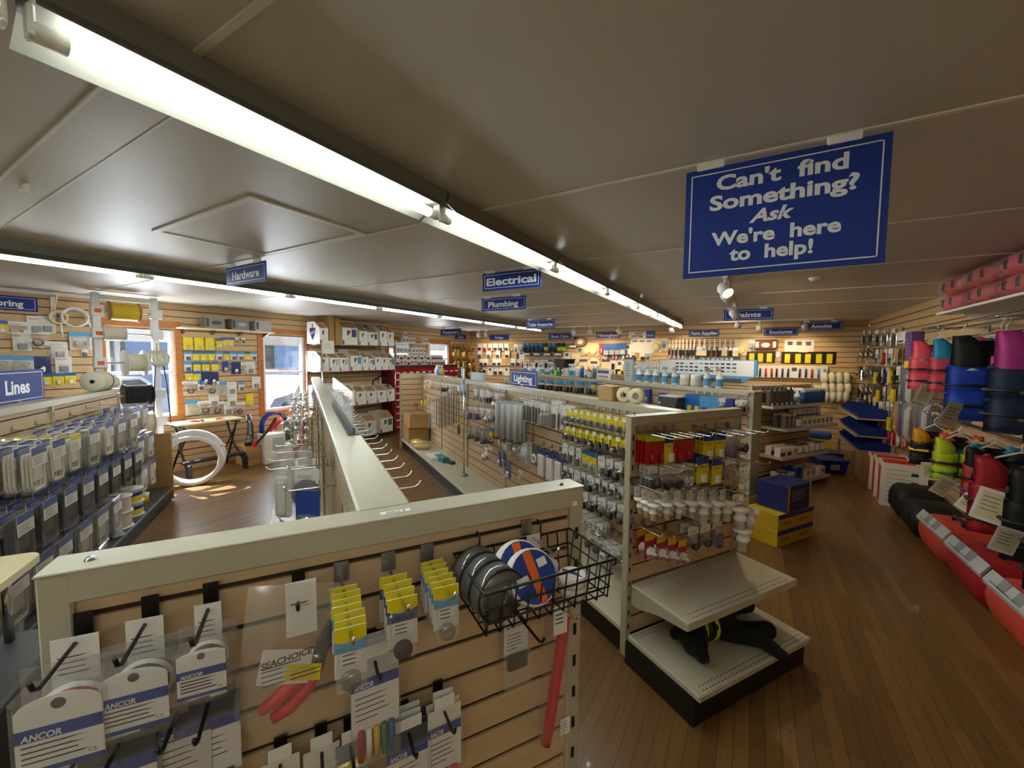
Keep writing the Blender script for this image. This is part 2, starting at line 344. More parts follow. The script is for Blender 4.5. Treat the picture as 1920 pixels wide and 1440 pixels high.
# fluorescent strips: single lamp channels end to end
M('tube_glow', '#f3fff2', .5, emit=15); M('lamp_end', '#d8d8d0', .4); M('channel', '#7c7a72', .45)
def tube_mats():
    m = MATS['tube_glow']; n, l, p = nodes(m); p.inputs['Emission Color'].default_value = (.93, 1, .95, 1)
tube_mats()
def strip(x, ys, nm, r=.016):
    L = 1.22
    for k, y in enumerate(ys):
        t = thing('fluorescent_light', '%s tube light in the ceiling strip %s' % (ordn(k), nm), 'ceiling light', (x, y, ZC), 0, 'ceiling tube lights '+nm)
        MB().prism([(-.055, 0), (.055, 0), (.045, -.055), (-.045, -.055)], 0, L, 'channel').obj('housing', t)
        MB().prism([(-.045, -.052), (-.045, -.0555), (-.115, -.1), (-.115, -.096)], 0, L, 'channel').prism([(.045, -.052), (.045, -.0555), (.088, -.094), (.088, -.09)], 0, L, 'channel').obj('reflector', t)
        tb = MB().cyl((0, .06, -.1), (0, L-.06, -.1), r, 'tube_glow', 12).obj('tube', t)
        for a, b in ((.004, .06), (L-.06, L-.004)):
            MB().cyl((0, a, -.1), (0, b, -.1), r+.001, 'lamp_end', 12).obj('lamp_cap', tb)
            MB().box(-.018, (.002 if a < .1 else L-.014), -.118, .018, (.014 if a < .1 else L-.002), -.055, 'lamp_end', .004).obj('lamp_holder', t)
strip(-1.25, [-2.24+1.24*i for i in range(9)], 'above the two near racks', .019)
strip(.75, [-2.5, -1.27], 'behind the viewer')  # unseen extra tubes, added to brighten the nearest panel
strip(-4.31, [-1.04+1.22*i for i in range(8)], 'nearer the windows')

# ------------------------------------------------------------------ free-standing racks (local x = across the racks, y = along them)
def rot_face(mb, i0, side, e):
    """turn a face built facing -y into one facing -x (side -1) or +x (side +1) at x = e"""
    for i in range(i0, len(mb.v)):
        x, y, z = mb.v[i]; mb.v[i] = (e+y, -x, z) if side < 0 else (e-y, x, z)
def perf(mb, x0, x1, y, z, m='slot', n=None):
    """row of small punched slots in a shelf top"""
    k = int((x1-x0)/.022)
    for i in range(k):
        x = x0+(i+.3)*(x1-x0)/k; mb.quad((x, y-.003, z), (x+.009, y-.003, z), (x+.009, y+.003, z), (x, y+.003, z), m)
def deck(root, x0, x1, y0, y1, z, kick_in=.03, lip=(0, 0, 0, 0), nm='base_deck', m='beige_deck', km='kick'):
    MB().box(x0, y0, z-.035, x1, y1, z, m, .006).obj(nm, root)
    MB().box(x0+kick_in*lip[0], y0+kick_in*lip[1], 0, x1-kick_in*lip[2], y1-kick_in*lip[3], z-.036, km).obj('kick_plate', root)
def spine(root, e, g0, g1, zt=1.40, top=1.253, side=(-1, 1), dz=.1, step=1.22, capw=.11, zb=.17):
    for sd in side:
        mb = MB(); ee = e+sd*.03
        a, b = (-g1, -g0) if sd < 0 else (g0, g1)
        slatwall(mb, a, b, zb, zt-.03, dz, 'slat', t=.022, top=top); rot_face(mb, 0, sd, ee); mb.obj('slat_panel', root)
    n = max(1, round((g1-g0)/step)); st = (g1-g0)/n
    for i in range(n):
        MB().prism([(-capw/2, -.045), (-capw/2, 0), (-capw/2+.006, .004), (capw/2-.006, .004), (capw/2, 0), (capw/2, -.045)], g0+i*st+.001, g0+(i+1)*st-.001, 'beige').xf(Matrix.Translation((e, 0, zt))).obj('top_rail', root)
    for i in range(n+1):
        y = g0+i*st
        p = MB().box(e-.046, y-.015, 0, e+.046, y+.015, zt-.05, 'beige'); 
        for q in range(12):
            for sx in (-.0465, .0465): p.quad((e+sx, y-.004, .22+q*.09), (e+sx, y+.004, .22+q*.09), (e+sx, y+.004, .25+q*.09), (e+sx, y-.004, .25+q*.09), 'slot')
        p.obj('upright', root)
def end_panel(root, e0, e1, g, zt=1.40, zb=.13, dz=.1, top=1.253, post=.038, th=.045, cap=True, front=-1):
    mb = MB(); slatwall(mb, e0+post, e1-post, zb, zt-.03, dz, 'slat', y=g+.012, t=.02, top=top); mb.obj('slat_panel', root)
    for x in (e0, e1-post):
        p = MB().box(x, g, zb-.12 if zb > .1 else 0, x+post, g+th, zt-.002, 'beige', .003)
        for q in range(15):
            z = zt-.10-q*.083
            if z > .2: p.quad((x+post*.35, g-.0004, z-.03), (x+post*.62, g-.0004, z-.03), (x+post*.62, g-.0004, z), (x+post*.35, g-.0004, z), 'slot')
        p.obj('end_post', root)
    MB().box(e0+post, g+.0345, zb, e1-post, g+th, zt-.03, 'slat').obj('back_board', root)
    if cap:
        c = MB().box(e0-.001, g-.004, zt-.001, e1+.001, g+th+.022, zt+.003, 'beige', .0015).box(e0+.036, g-.003, zt-.045, e1-.036, g+.004, zt, 'beige', .001)
        c.obj('top_cap', root)
        for x in (e0+.05, e1-.05): MB().lathe([(0, .0045), (.006, .004), (.008, 0)], 'steel', (x, g+.03, zt+.003), n=10).obj('screw', root)

RA = thing('display_rack', 'long beige slatboard rack whose nearest end panel holds the wire packs', 'display rack', O_, RZE, 'slatboard display racks')
end_panel(RA, -1.93, -.965, -.86, top=1.325, dz=.0785)
spine(RA, -1.435, -.80, 5.1)
deck(RA, -1.90, -1.466, -.80, 5.1, .18, lip=(1, 0, 0, 0)); deck(RA, -1.404, -.99, -.80, 5.1, .18, lip=(0, 0, 1, 0))
t = MB().quad((0, 0, 0), (.036, 0, 0), (.036, 0, .011), (0, 0, .011), 'paper').text('EC7', .018, .002, -.0004, .007, 'print', .02)
tag(t.obj('shelf_tag', None, W(-.8618, -1.022, 1.356), RZE), 'tiny white tag reading EC7 on the nearest panel\'s top board', 'label')
t = MB().box(-.03, -.007, 0, .03, .007, .0006, 'paper', 0)
for q, ch in enumerate(('AISLE 8',)):
    t2 = MB().text(ch, 0, 0, 0, .009, 'print', .025); t2.xf(Matrix.Rotation(-pi/2, 4, 'X')); t2.xf(Matrix.Translation((0, -.0045, .0009)))
    t.add(t2.v, t2.f, 'print')
tag(t.obj('aisle_tag', None, W(-.835, -1.42, 1.4032), RZE), 'white AISLE 8 sticker on top of the nearest panel', 'label')

RC = thing('display_rack', 'beige slatboard rack under the Lighting sign with two end shelves', 'display rack', O_, RZE, 'slatboard display racks')
end_panel(RC, 0, .95, 0, zb=.15)
spine(RC, .47, .047, 6.05)
deck(RC, .012, .439, .047, 6.05, .18, lip=(1, 0, 0, 1)); deck(RC, .501, .94, .047, 6.05, .18, lip=(0, 0, 1, 1))
mb = MB(); slatwall(mb, 0, .47, .15, 1.39, .1, 'slat', y=6.06, t=.03); mb.box(0, 6.055, 0, .03, 6.10, 1.4, 'beige').box(-.002, 6.05, 1.39, .5, 6.11, 1.403, 'beige'); mb.obj('far_panel', RC)
d = MB().box(.01, -.48, .13, .925, -.004, .165, 'beige_deck', .006)
for y in (-.46, -.435): perf(d, .05, .89, y, .1654)
for y in (-.05, -.03): perf(d, .03, .89, y, .1654)
d.obj('base_deck', RC)
MB().box(0, -.455, 0, .91, -.002, .129, 'kick').obj('kick_plate', RC)
MB().box(.926, -.47, .145, .934, -.445, .162, 'maroon', .002).obj('end_clip', RC)
s = MB().box(.03, -.385, .435, .93, -.006, .455, 'beige_deck', .003).box(.03, -.389, .415, .93, -.383, .457, 'beige_deck', .002)
for y in (-.365, -.335): perf(s, .08, .88, y, .4554)
for y in (-.05, -.03): perf(s, .05, .9, y, .4554)
s.obj('shelf', RC)
for x in (.032, .926):
    b = MB().prism_x([(-.004, .435), (-.38, .435), (-.38, .41), (-.2, .385), (-.06, .34), (-.004, .335)], x, x+.004, 'beige')
    b.obj('shelf_bracket', RC)

RB = thing('display_rack', 'beige slatboard rack behind the Lighting rack carrying chrome bags and blue boxes', 'display rack', O_, RZE, 'slatboard display racks')
spine(RB, 2.43, .88, 6.2); deck(RB, 1.97, 2.399, .88, 6.2, .18, lip=(1, 1, 0, 1)); deck(RB, 2.461, 2.9, .88, 6.2, .18, lip=(0, 1, 1, 1))
MB().box(2.36, .82, .14, 2.5, .86, 1.40, 'beige', .004).box(2.34, .80, 1.385, 2.52, .88, 1.405, 'beige', .003).obj('end_board', RB)
RL = thing('display_rack', 'slatboard rack hung with rope packs under the Lines sign', 'display rack', O_, RZE, 'slatboard display racks')
spine(RL, -3.47, .3, 4.35, zt=1.335, top=1.25, side=(1,), capw=.1)
deck(RL, -3.439, -2.985, .3, 4.35, .17, lip=(0, 0, 1, 0), m='dgrey')
MB().box(-3.52, .3, .05, -3.505, 4.35, 1.3, 'slat').obj('back_board', RL)
MB().box(-3.52, 4.352, .02, -2.99, 4.37, .80, 'kraft').obj('end_board', RL)
# small stand by the rope rack
t = thing('display_stand', 'cream rounded counter stand with a dark bottle shelf beside the rope rack', 'display stand', O_, RZE)
c = [(-2.44+.05*cos(a)-.05, .40+.05*sin(a)-.05) for a in [i*pi/2/5 for i in range(6)]]
MB().prism_z(c+[(-2.95, .40), (-2.95, -.9), (-2.44, -.9)], .975, 1.0, 'cream').obj('counter_top', t)
MB().box(-2.93, -.9, .70, -2.36, .36, .735, 'dgrey', .01).obj('shelf', t)
MB().box(-2.9, -.88, .0, -2.42, .32, .70, 'kick').obj('plinth', t)
MB().cyl((-2.5, .30, .735), (-2.5, .30, .975), .013, 'chrome').obj('post', t); MB().cyl((-2.88, .30, .735), (-2.88, .30, .975), .013, 'chrome').obj('post', t)
def bottle_blue():
    return MB()
for i, (g, e) in enumerate(((.02, -2.46), (-.07, -2.47), (.06, -2.58))):
    b = thing('bottle', ('blue labelled jug at the front edge of the dark stand shelf', 'blue labelled jug behind another on the dark stand shelf', 'blue labelled jug deeper in the dark stand shelf')[i], 'bottle', W(g, e, .7355), RZE+.4, 'blue jugs on the stand')
    MB().box(-.04, -.03, 0, .04, .03, .15, 'white', .012).box(-.012, -.012, .15, .012, .012, .175, 'white').obj('body', b)
    MB().box(-.0405, -.0305, .025, .0405, .0305, .125, 'ancor_blue', .012).quad((-.03, -.031, .07), (.03, -.031, .08), (.03, -.031, .11), (-.03, -.031, .1), 'red').obj('label', b)
    MB().cyl((0, 0, .175), (0, 0, .2), .014, 'white').obj('cap', b)
for i in range(6):
    b = thing('boxed_kit', 'dark slim kit box, %s along the stand shelf behind the jugs' % ordn(i), 'box', W(.30-.035*i-.02, -2.72, .7355), RZE, 'slim kits on the stand')
    MB().box(-.1, -.014, 0, .1, .014, .2, 'dark', .003).obj('carton', b); MB().box(-.08, -.0148, .03, .08, -.0142, .17, 'grey').obj('label', b)

# ------------------------------------------------------------------ hanging signs
def sign(txt, w, h, loc, rz, label, th=.42, lines=None, clips=True, m='sign_blue', bold=.03, shear=0):
    """printed board, origin at its top centre"""
    t = thing('hanging_sign', label, 'sign', loc, rz, 'blue department signs')
    b = MB().box(-w/2, -.003, -h, w/2, .003, 0, m); e = .035*min(1, h/.15)*.55
    for (x0, x1, z0, z1) in ((-w/2+e, w/2-e, -e-.004, -e), (-w/2+e, w/2-e, -h+e, -h+e+.004), (-w/2+e, -w/2+e+.004, -h+e, -e), (w/2-e-.004, w/2-e, -h+e, -e)): b.quad((x0, -.0034, z0), (x1, -.0034, z0), (x1, -.0034, z1), (x0, -.0034, z1), 'vinyl')
    b.obj('board', t)
    x = MB()
    if lines:
        for (s, z, hh, sh, ww, xo) in lines: x.text(s, xo, z, -.0037, hh, 'vinyl', .034, ww, sh, full=True)
    else: x.text(txt, 0, -h/2-h*th/2, -.0037, h*th, 'vinyl', bold, w*min(.86, .085*len(txt)), shear, full=True)
    x.obj('lettering', t)
    if clips:
        for cx in (-w*.36, w*.30): MB().box(cx-.045, -.008, -.004, cx+.045, .008, ZC-loc[2]-.001, 'white', .002).obj('clip', t)
    return t
CS = lambda s, x0, x1, y, zt, h, label, **k: sign(s, x1-x0, h, ((x0+x1)/2, y, zt), 0, label, **k)
CS('', -.243, .352, 1.73, 2.43, .40, 'large blue hanging sign reading Can\'t find Something? Ask We\'re here to help!',
   lines=[("Can't  find", -.086, .052, 0, .385, .0), ('Something?', -.156, .052, 0, .435, .005), ('Ask', -.219, .046, .3, .135, -.015), ("We're  here", -.286, .048, 0, .385, -.01), ('to  help!', -.347, .048, 0, .25, -.015)])
CS('Electrical', -2.03, -1.47, 2.955, 2.435, .150, 'blue Electrical sign hanging from the ceiling beside the long light strip')
CS('Plumbing', -2.87, -2.26, 4.16, 2.43, .155, 'blue Plumbing sign hanging from the ceiling beyond the Electrical sign')
CS('Trailer Accessories', -3.76, -3.16, 6.95, 2.43, .17, 'blue Trailer Accessories sign hanging from the ceiling before the back wall', th=.42)
CS('Hardware', -3.75, -3.17, 1.75, 2.43, .150, 'blue Hardware sign hanging from the ceiling beside the attic hatch')
CS('Fasteners', -6.86, -6.2, 8.1, 2.42, .165, 'blue Fasteners sign hanging above the red bins')
CS('Paints', -.37, .24, 6.72, 2.43, .155, 'blue Paints sign hanging below the track spotlights')
CS('Anodes', .79, 1.41, 9.52, 2.43, .155, 'blue Anodes sign hanging near the far corner of the room')
def wall_sign(s, F, x0, y0, x1, y1, label, **k):
    (u0, z0), (u1, z1) = F.px(x0, y0, .01), F.px(x1, y1, .01)
    return sign(s, abs(u1-u0), abs(z1-z0), F.at((u0+u1)/2, max(z0, z1), .008), F.rz, label, clips=False, **k)
wall_sign('Pumps', FBW, 918, 627, 954, 638, 'blue Pumps sign on the back slat wall')
wall_sign('Boat Care', FBW, 1029, 625, 1071, 636, 'blue Boat Care sign on the back slat wall')
wall_sign('Fiberglass', FBW, 1118, 623, 1163, 634, 'blue Fiberglass sign on the back slat wall')
wall_sign('Paint Supplies', FBW, 1292, 618, 1348, 631, 'blue Paint Supplies sign on the back slat wall', shear=.2)
wall_sign('Sealants', FBW, 1433, 615, 1496, 629, 'blue Sealants sign on the back slat wall')
wall_sign('Clamps', FLW, 853, 626, 874, 637, 'blue Clamps sign high on the window wall near the far corner')
(u0, z0), (u1, z1) = FLW.px(-75, 546, .02), FLW.px(71, 578, .02)
sign('Mooring', u1-u0, .165, FLW.at((u0+u1)/2, z0-.0, .02), FLW.rz, 'blue Mooring sign high on the window wall above the hose coils', clips=False)
(u0, z0), (u1, z1) = FBW.px(1179, 622, .01), FBW.px(1228, 634, .01)
t = thing('hanging_sign', 'white and blue WEST SYSTEM sign on the back slat wall', 'sign', FBW.at(u0, z0, .008), 0)
w, h = u1-u0, z0-z1
MB().box(0, -.003, -h, w*.67, .003, 0, 'white').obj('board', t); MB().box(w*.67, -.003, -h, w, .003, 0, 'blue').obj('side_board', t)
MB().text('WEST', w*.4, -h*.45, -.0036, h*.34, 'print', .03, w*.5, .2).text('SYSTEM', w*.33, -h*.88, -.0036, h*.34, 'print', .03, w*.58, .2).text('EPOXY', w*.835, -h*.7, -.0036, h*.2, 'vinyl', .02, w*.26).obj('lettering', t)
# signs standing on rack tops
def rack_sign(F, x0, y0, x1, y1, s, label, d=0, zbase=1.404):
    (u0, z0), (u1, z1) = F.px(x0, y0, d), F.px(x1, y1, d)
    h = max(z0, z1)-zbase-.012
    t = sign(s, abs(u1-u0), h, F.at((u0+u1)/2, max(z0, z1), d), F.rz, label, clips=False)
    MB().box(-.025, -.012, -h-.012, .025, .012, -h+.02, 'acrylic', .003).obj('sign_clip', t)
rack_sign(FC, 957, 693, 1007, 722, 'Lighting', 'blue Lighting sign clipped on the rack top', d=-.03)
rack_sign(FL, -30, 697, 82, 732, 'Lines', 'blue Lines sign clipped on top of the rope rack', d=-.03, zbase=1.34)

# ------------------------------------------------------------------ goods: one of each kind is built, then copied (copies share mesh data)
PR = {}
def proto(key, nm, desc, cat, parts):
    """parts: [(part name, MB, [(sub-part name, MB)])] or a single MB for far goods"""
    if isinstance(parts, MB): PR[key] = (nm, desc, cat, parts.mesh(nm))
    else: PR[key] = (nm, desc, cat, [(p[0], p[1].mesh(p[0]), [(q, b.mesh(q)) for q, b in (p[2] if len(p) > 2 else [])]) for p in parts])
def inst(key, label, loc, rz, group=None, tilt=0, roll=0, sc=1, nm=None, cat=None):
    n, desc, c, ps = PR[key]; n = nm or n
    if isinstance(ps, list):
        r = empty(n)
        for pn, me, subs in ps:
            o = bpy.data.objects.new(pn, me); COL.objects.link(o); o.parent = r
            for q, m2 in subs: s = bpy.data.objects.new(q, m2); COL.objects.link(s); s.parent = o
    else: r = bpy.data.objects.new(n, ps); COL.objects.link(r)
    r.location = loc; r.rotation_euler = (tilt, roll, rz)
    if sc != 1: r.scale = (sc, sc, sc)
    return tag(r, label, cat or c, group)
DEEP = ['front', 'second-deep', 'third-deep', 'fourth-deep', 'fifth-deep', 'sixth-deep']
def plural(s): return s if s.endswith('s') else s[:-1]+'ies' if s.endswith('y') else s+('es' if s.endswith(('x', 'sh', 'ch')) else 's')
HK = {}
def hook(F, u, z, L, label, group, kind='chrome', ticket=False, up=.018, drop=0):
    k = (kind, round(L/.02), ticket)
    if k not in HK:
        L = k[1]*.02; m = 'chrome' if kind == 'chrome' else 'black_wire'; w = .013 if kind == 'chrome' else .0105
        b = MB().prism_x([(-.0005, -.006), (-.0005, .03), (-.005, .03), (-.005, -.006)], -w, w, 'steel' if kind == 'chrome' else 'black_wire')
        b.tube([(0, -.005, 0), (0, -L*.5, 0), (0, -L, 0), (0, -L-.012, up*.4), (0, -L-.018, up)], .003, m, 6)
        if ticket: b.box(-.017, -L-.014, -.012, .017, -L-.011, .016, 'card')
        HK[k] = b.mesh('peg_hook')
    o = bpy.data.objects.new('peg_hook', HK[k]); COL.objects.link(o); o.location = F.at(u, z, 0); o.rotation_euler = (0, 0, F.rz)
    return tag(o, label, 'hook', group)
def row(F, a, b, keys, where, n=None, d=.12, stack=1, gap=.022, hooked=True, kind='chrome', ticket=False, extra=.035, jit=.02, hang='hook', drop=.0, sc=1):
    """goods hung from a to b (pixels of the hang points, lying d out of face F)"""
    n = n or len(keys); (u0, z0), (u1, z1) = F.px(*a, d), F.px(*b, d); r = random.Random(hash(where) % 9999 if False else len(where)*31+n)
    for i in range(n):
        t = i/(n-1) if n > 1 else 0; u = u0+(u1-u0)*t; z = z0+(z1-z0)*t; k = keys[i % len(keys)]
        if k is None: continue
        nm, desc, cat, _ = PR[k]; st = stack[i % len(stack)] if isinstance(stack, (list, tuple)) else stack
        place = 'single hook' if n == 1 else '%s from the left' % ordn(i)
        if hooked: hook(F, u, z+.005, d+extra, '%s %s hook, %s' % ('chrome' if kind == 'chrome' else 'black', place.replace(' hook', ''), where), 'hooks '+where, kind, ticket)
        for q in range(st):
            dd = d-q*gap
            if dd < .006: break
            inst(k, '%s%s, %s, %s' % (DEEP[q]+' ' if st > 1 else '', desc, place, where), F.at(u+r.uniform(-.002, .002), z-drop, dd), F.rz+r.uniform(-jit, jit)*2, plural(nm.replace('_', ' '))+' '+where, tilt=0, roll=r.uniform(-jit, jit), sc=sc)
def shelf_row(F, a, b, keys, where, n=None, d=.1, z=None, sc=1, jit=.05, rz=0, deep=1, dgap=.1):
    """goods standing on a shelf, a to b = pixels of their feet, d out of face F"""
    n = n or len(keys); (u0, z0), (u1, z1) = F.px(*a, d), F.px(*b, d)
    if z is not None: z0 = z1 = z
    r = random.Random(len(where)*17+n)
    for i in range(n):
        t = i/(n-1) if n > 1 else 0; k = keys[i % len(keys)]
        if k is None: continue
        nm, desc, cat, _ = PR[k]
        for q in range(deep):
            inst(k, '%s, %s from the left %s' % (desc, ordn(i), where), F.at(u0+(u1-u0)*t, z0+(z1-z0)*t, d-q*dgap), F.rz+rz+r.uniform(-jit, jit), plural(nm.replace('_', ' '))+' '+where, sc=sc)

def card_mb(w, h, base, band=None, bh=.25, low=None, th=.0018, top=-.0035, lines=True, hole=True):
    b = MB(); z1, z0 = top, top-h
    b.box(-w/2, -th, z0, w/2, 0, z1, base, 0)
    if band: b.quad((-w/2, -th-.0003, z1-h*bh), (w/2, -th-.0003, z1-h*bh), (w/2, -th-.0003, z1), (-w/2, -th-.0003, z1), band)
    if low: b.quad((-w/2, -th-.0003, z0), (w/2, -th-.0003, z0), (w/2, -th-.0003, z0+h*.3), (-w/2, -th-.0003, z0+h*.3), low)
    if lines: b.lines(-w*.38, w*.36, z1-h*bh-.012 if band else z1-.03, 2, .008, -th-.0005, 'print', .0012)
    return b
def prod_mb(shape, m, w, h, zc, dp=.03, m2=None):
    b = MB(); s = min(w, h)
    if shape == 'ell': b.ell((0, -dp/2-.002, zc), w/2, dp/2, h/2, m)
    elif shape == 'box': b.box(-w/2, -dp, zc-h/2, w/2, -.002, zc+h/2, m, .004)
    elif shape == 'ring': b.torus((0, -.012, zc), s*.38, s*.12, m, n=18, k=8)
    elif shape == 'dome': b.lathe([(s*.5, -.002), (s*.5, -.008), (s*.42, -dp*.7), (s*.2, -dp), (0, -dp)], m, (0, 0, zc), 'y', 16); b.torus((0, -.006, zc), s*.48, .004, m2 or 'chrome', n=18, k=6)
    elif shape == 'horn': b.lathe([(0, -dp), (s*.16, -dp), (s*.2, -dp*.6), (s*.45, -.004), (s*.5, -.002)], m, (0, 0, zc), 'y', 14); b.box(-w*.2, -dp*.7, zc+h*.1, w*.2, -.002, zc+h*.5, m, .004)
    elif shape == 'cyl': b.cyl((0, -dp/2, zc-h/2), (0, -dp/2, zc+h/2), min(w/2, dp/2), m, 12)
    elif shape == 'bits':
        r = random.Random(int(w*1e4+h*1e3))
        for i in range(7):
            x, z = r.uniform(-w*.38, w*.38), zc+r.uniform(-h*.36, h*.36)
            if i % 3 == 0: b.torus((x, -.008, z), .012, .004, m, n=10, k=6)
            elif i % 3 == 1: b.cyl((x-.014, -.008, z), (x+.014, -.01, z+r.uniform(-.014, .014)), .005, m2 or m, 8)
            else: b.box(x-.01, -.016, z-.008, x+.01, -.003, z+.008, m, .003)
    elif shape == 'coil':
        for i in range(4): b.torus((0, -.006-.007*i, zc), s*(.38-.01*(i % 2)), .0055, m, n=20, k=6)
    elif shape == 'switch': b.box(-w/2, -dp*.5, zc-h/2, w/2, -.002, zc+h/2, m, .003); b.cyl((0, -dp*.5, zc), (0, -dp, zc), s*.22, m2 or 'chrome', 10)
    elif shape == 'bars':
        for i in range(3): b.cyl((-w/2+w*(i+.5)/3, -.01, zc-h/2), (-w/2+w*(i+.5)/3, -.01, zc+h/2), w*.12, m, 8)
    return b
def blister_mb(w, h, zc, dp): return MB().box(-w/2, -dp, zc-h/2, w/2, -.0025, zc+h/2, 'blister', min(.008, dp*.4))
def pack(key, nm, desc, cat, w, h, base, shape, m, band=None, bh=.25, low=None, pw=.7, ph=.45, pz=None, dp=.03, m2=None, bl=True, far=False, lines=True):
    c = card_mb(w, h, base, band, bh, low, lines=lines); zc = -.0035-h+h*(ph/2+.06) if pz is None else pz
    p = prod_mb(shape, m, w*pw, h*ph, zc, dp, m2)
    if far:
        b0 = len(c.v); 
        for f, i, s in zip(p.f, p.mi, p.sm): c.f.append(tuple(k+b0 for k in f)); c.mi.append(c._m(p.mats[i])); c.sm.append(s)
        c.v += p.v; proto(key, nm, desc, cat, c); return
    parts = [('card', c), ({'dome': 'lamp', 'horn': 'horn', 'bits': 'fittings', 'coil': 'wire_coil', 'ring': 'ring'}.get(shape, 'product'), p)]
    if bl: parts.append(('blister', blister_mb(min(w*.94, w*pw+.012), h*ph+.012, zc, dp+.006)))
    proto(key, nm, desc, cat, parts)
def bag(key, nm, desc, cat, w, h, shape, m, header='card', band=None, hh=.05, dp=.03, m2=None, pw=.75, ph=.6, far=False):
    """clear bag with a folded header card and its content"""
    c = card_mb(w, hh, header, band, .5, None, lines=not band); zc = -.0035-hh-(h-hh)*.55
    p = prod_mb(shape, m, w*pw, (h-hh)*ph, zc, dp, m2)
    g = MB(); z1 = -.0035-hh; n = 5; vs, fs = [], []
    for j in range(7):
        t = j/6; zz = z1-(h-hh)*t; bul = dp*1.15*sin(pi*min(1, t*1.05))**.6 if 0 < t < 1 else .0005
        for i in range(n): s = i/(n-1)*2-1; vs.append((w/2*s*(.94+.06*abs(2*t-1)), -.0015-bul*(1-s*s)**.5, zz))
    for j in range(6):
        for i in range(n-1): fs.append((j*n+i, j*n+i+1, (j+1)*n+i+1, (j+1)*n+i))
    g.add(vs, fs, 'bag', True)
    if far: proto(key, nm, desc, cat, [('header_card', c), ('contents', p), ('bag', g)]); return
    proto(key, nm, desc, cat, [('header_card', c), ('contents', p), ('bag', g)])

# --- carded and bagged goods
pack('yhorn', 'carded_horn', 'yellow carded black horn', 'packaged horn', .07, .105, 'yellow', 'horn', 'black', band='yellow', ph=.5, pw=.8, dp=.04)
pack('yplug', 'carded_plug', 'yellow carded plug', 'packaged plug', .062, .10, 'yellow', 'switch', 'black', low='black', ph=.42, pw=.55, m2='white', dp=.03)
pack('yblack', 'carded_socket', 'yellow and black carded socket', 'packaged socket', .06, .095, 'yellow', 'box', 'black', low='black', ph=.45, pw=.8, dp=.025)
pack('ybig', 'carded_horn', 'tall yellow carded horn', 'packaged horn', .09, .17, 'yellow', 'horn', 'black', ph=.42, pw=.8, dp=.045)
pack('ylight', 'carded_light', 'blue-headed yellow carded light', 'packaged light', .085, .14, 'yellow', 'dome', 'grey', band='blue', bh=.22, ph=.4, pw=.6, dp=.03)
pack('wlight', 'carded_light', 'white carded clip light', 'packaged light', .065, .14, 'card', 'box', 'dgrey', ph=.4, pw=.6, dp=.03)
pack('wring', 'carded_ring_light', 'white carded black ring light', 'packaged light', .12, .19, 'card', 'ring', 'black', ph=.5, pw=.85, dp=.03)
pack('wwring', 'carded_ring_light', 'white ring light on grey card', 'packaged light', .11, .17, 'dgrey', 'ring', 'white', ph=.55, pw=.85, dp=.03)
pack('wdome', 'carded_dome_light', 'clear dome light on pale card', 'packaged light', .12, .2, 'card', 'dome', 'lgrey', ph=.5, pw=.85, dp=.045)
pack('wtag', 'carded_switch', 'white tagged dark switch', 'packaged switch', .055, .09, 'card', 'switch', 'dark', ph=.5, pw=.7, dp=.03)
pack('bluec', 'carded_fitting', 'blue carded chrome fitting', 'packaged fitting', .09, .17, 'ancor_blue', 'ell', 'chrome', ph=.4, pw=.6, dp=.03)
pack('navyw', 'carded_lamp', 'white light panel on navy card', 'packaged light', .11, .26, 'navy', 'box', 'white', ph=.72, pw=.85, dp=.03, band='navy', bh=.18)
pack('slim', 'carded_light_bar', 'slim black carded light bar', 'packaged light', .05, .2, 'card', 'box', 'black', ph=.72, pw=.75, dp=.018)
pack('led', 'carded_work_light', 'white carded grey work light', 'packaged light', .1, .24, 'card', 'box', 'dgrey', ph=.5, pw=.55, dp=.035)
pack('ytall', 'carded_float_light', 'tall yellow card with black light', 'packaged light', .1, .26, 'yellow', 'cyl', 'black', ph=.5, pw=.4, dp=.03)
pack('wcard', 'carded_part', 'pale carded grey part', 'packaged part', .075, .15, 'card', 'bits', 'grey', ph=.5, pw=.8, m2='dark')
bag('darkbag', 'bagged_switch', 'bagged dark switch', 'packaged switch', .075, .13, 'box', 'dark', hh=.045, dp=.035)
bag('clearbag', 'bagged_fitting', 'clear bag of steel fittings', 'packaged fitting', .08, .13, 'bits', 'chrome', hh=.04, m2='grey')
bag('cablebag', 'bagged_cable', 'bagged black cable coil', 'packaged cable', .085, .15, 'coil', 'black', hh=.05)
bag('purplebag', 'bagged_kit', 'bagged purple kit', 'packaged kit', .08, .18, 'box', 'purple', hh=.04, dp=.03, pw=.55)
bag('whitebag', 'bagged_fitting', 'clear bag of white fittings', 'packaged fitting', .09, .15, 'bits', 'white', hh=.04)
bag('chromebag', 'bagged_lamp', 'clear bag with a chrome lamp', 'packaged lamp', .11, .19, 'ell', 'chrome', hh=.045, dp=.05)
bag('browncut', 'bagged_brass_fitting', 'clear bag of brass fittings', 'packaged fitting', .1, .15, 'bits', 'brass', hh=.035)
bag('greybag', 'bagged_part', 'bagged grey moulded part', 'packaged part', .1, .2, 'box', 'grey', hh=.05, dp=.03, pw=.6)
pack('redy', 'carded_sprayer', 'red and yellow carded sprayer', 'packaged sprayer', .09, .15, 'red', 'cyl', 'red', band='lime', bh=.18, ph=.3, pw=.3, bl=False, dp=.02)
pack('byel', 'carded_valve', 'blue and yellow carded valve', 'packaged valve', .095, .155, 'yellow', 'box', 'white', band='ancor_blue', bh=.28, ph=.3, pw=.35, bl=False, dp=.02)
pack('redhose', 'carded_nozzle', 'red and yellow carded white nozzle', 'packaged nozzle', .07, .135, 'red', 'horn', 'white', band='gold', bh=.3, ph=.4, pw=.65, dp=.05)
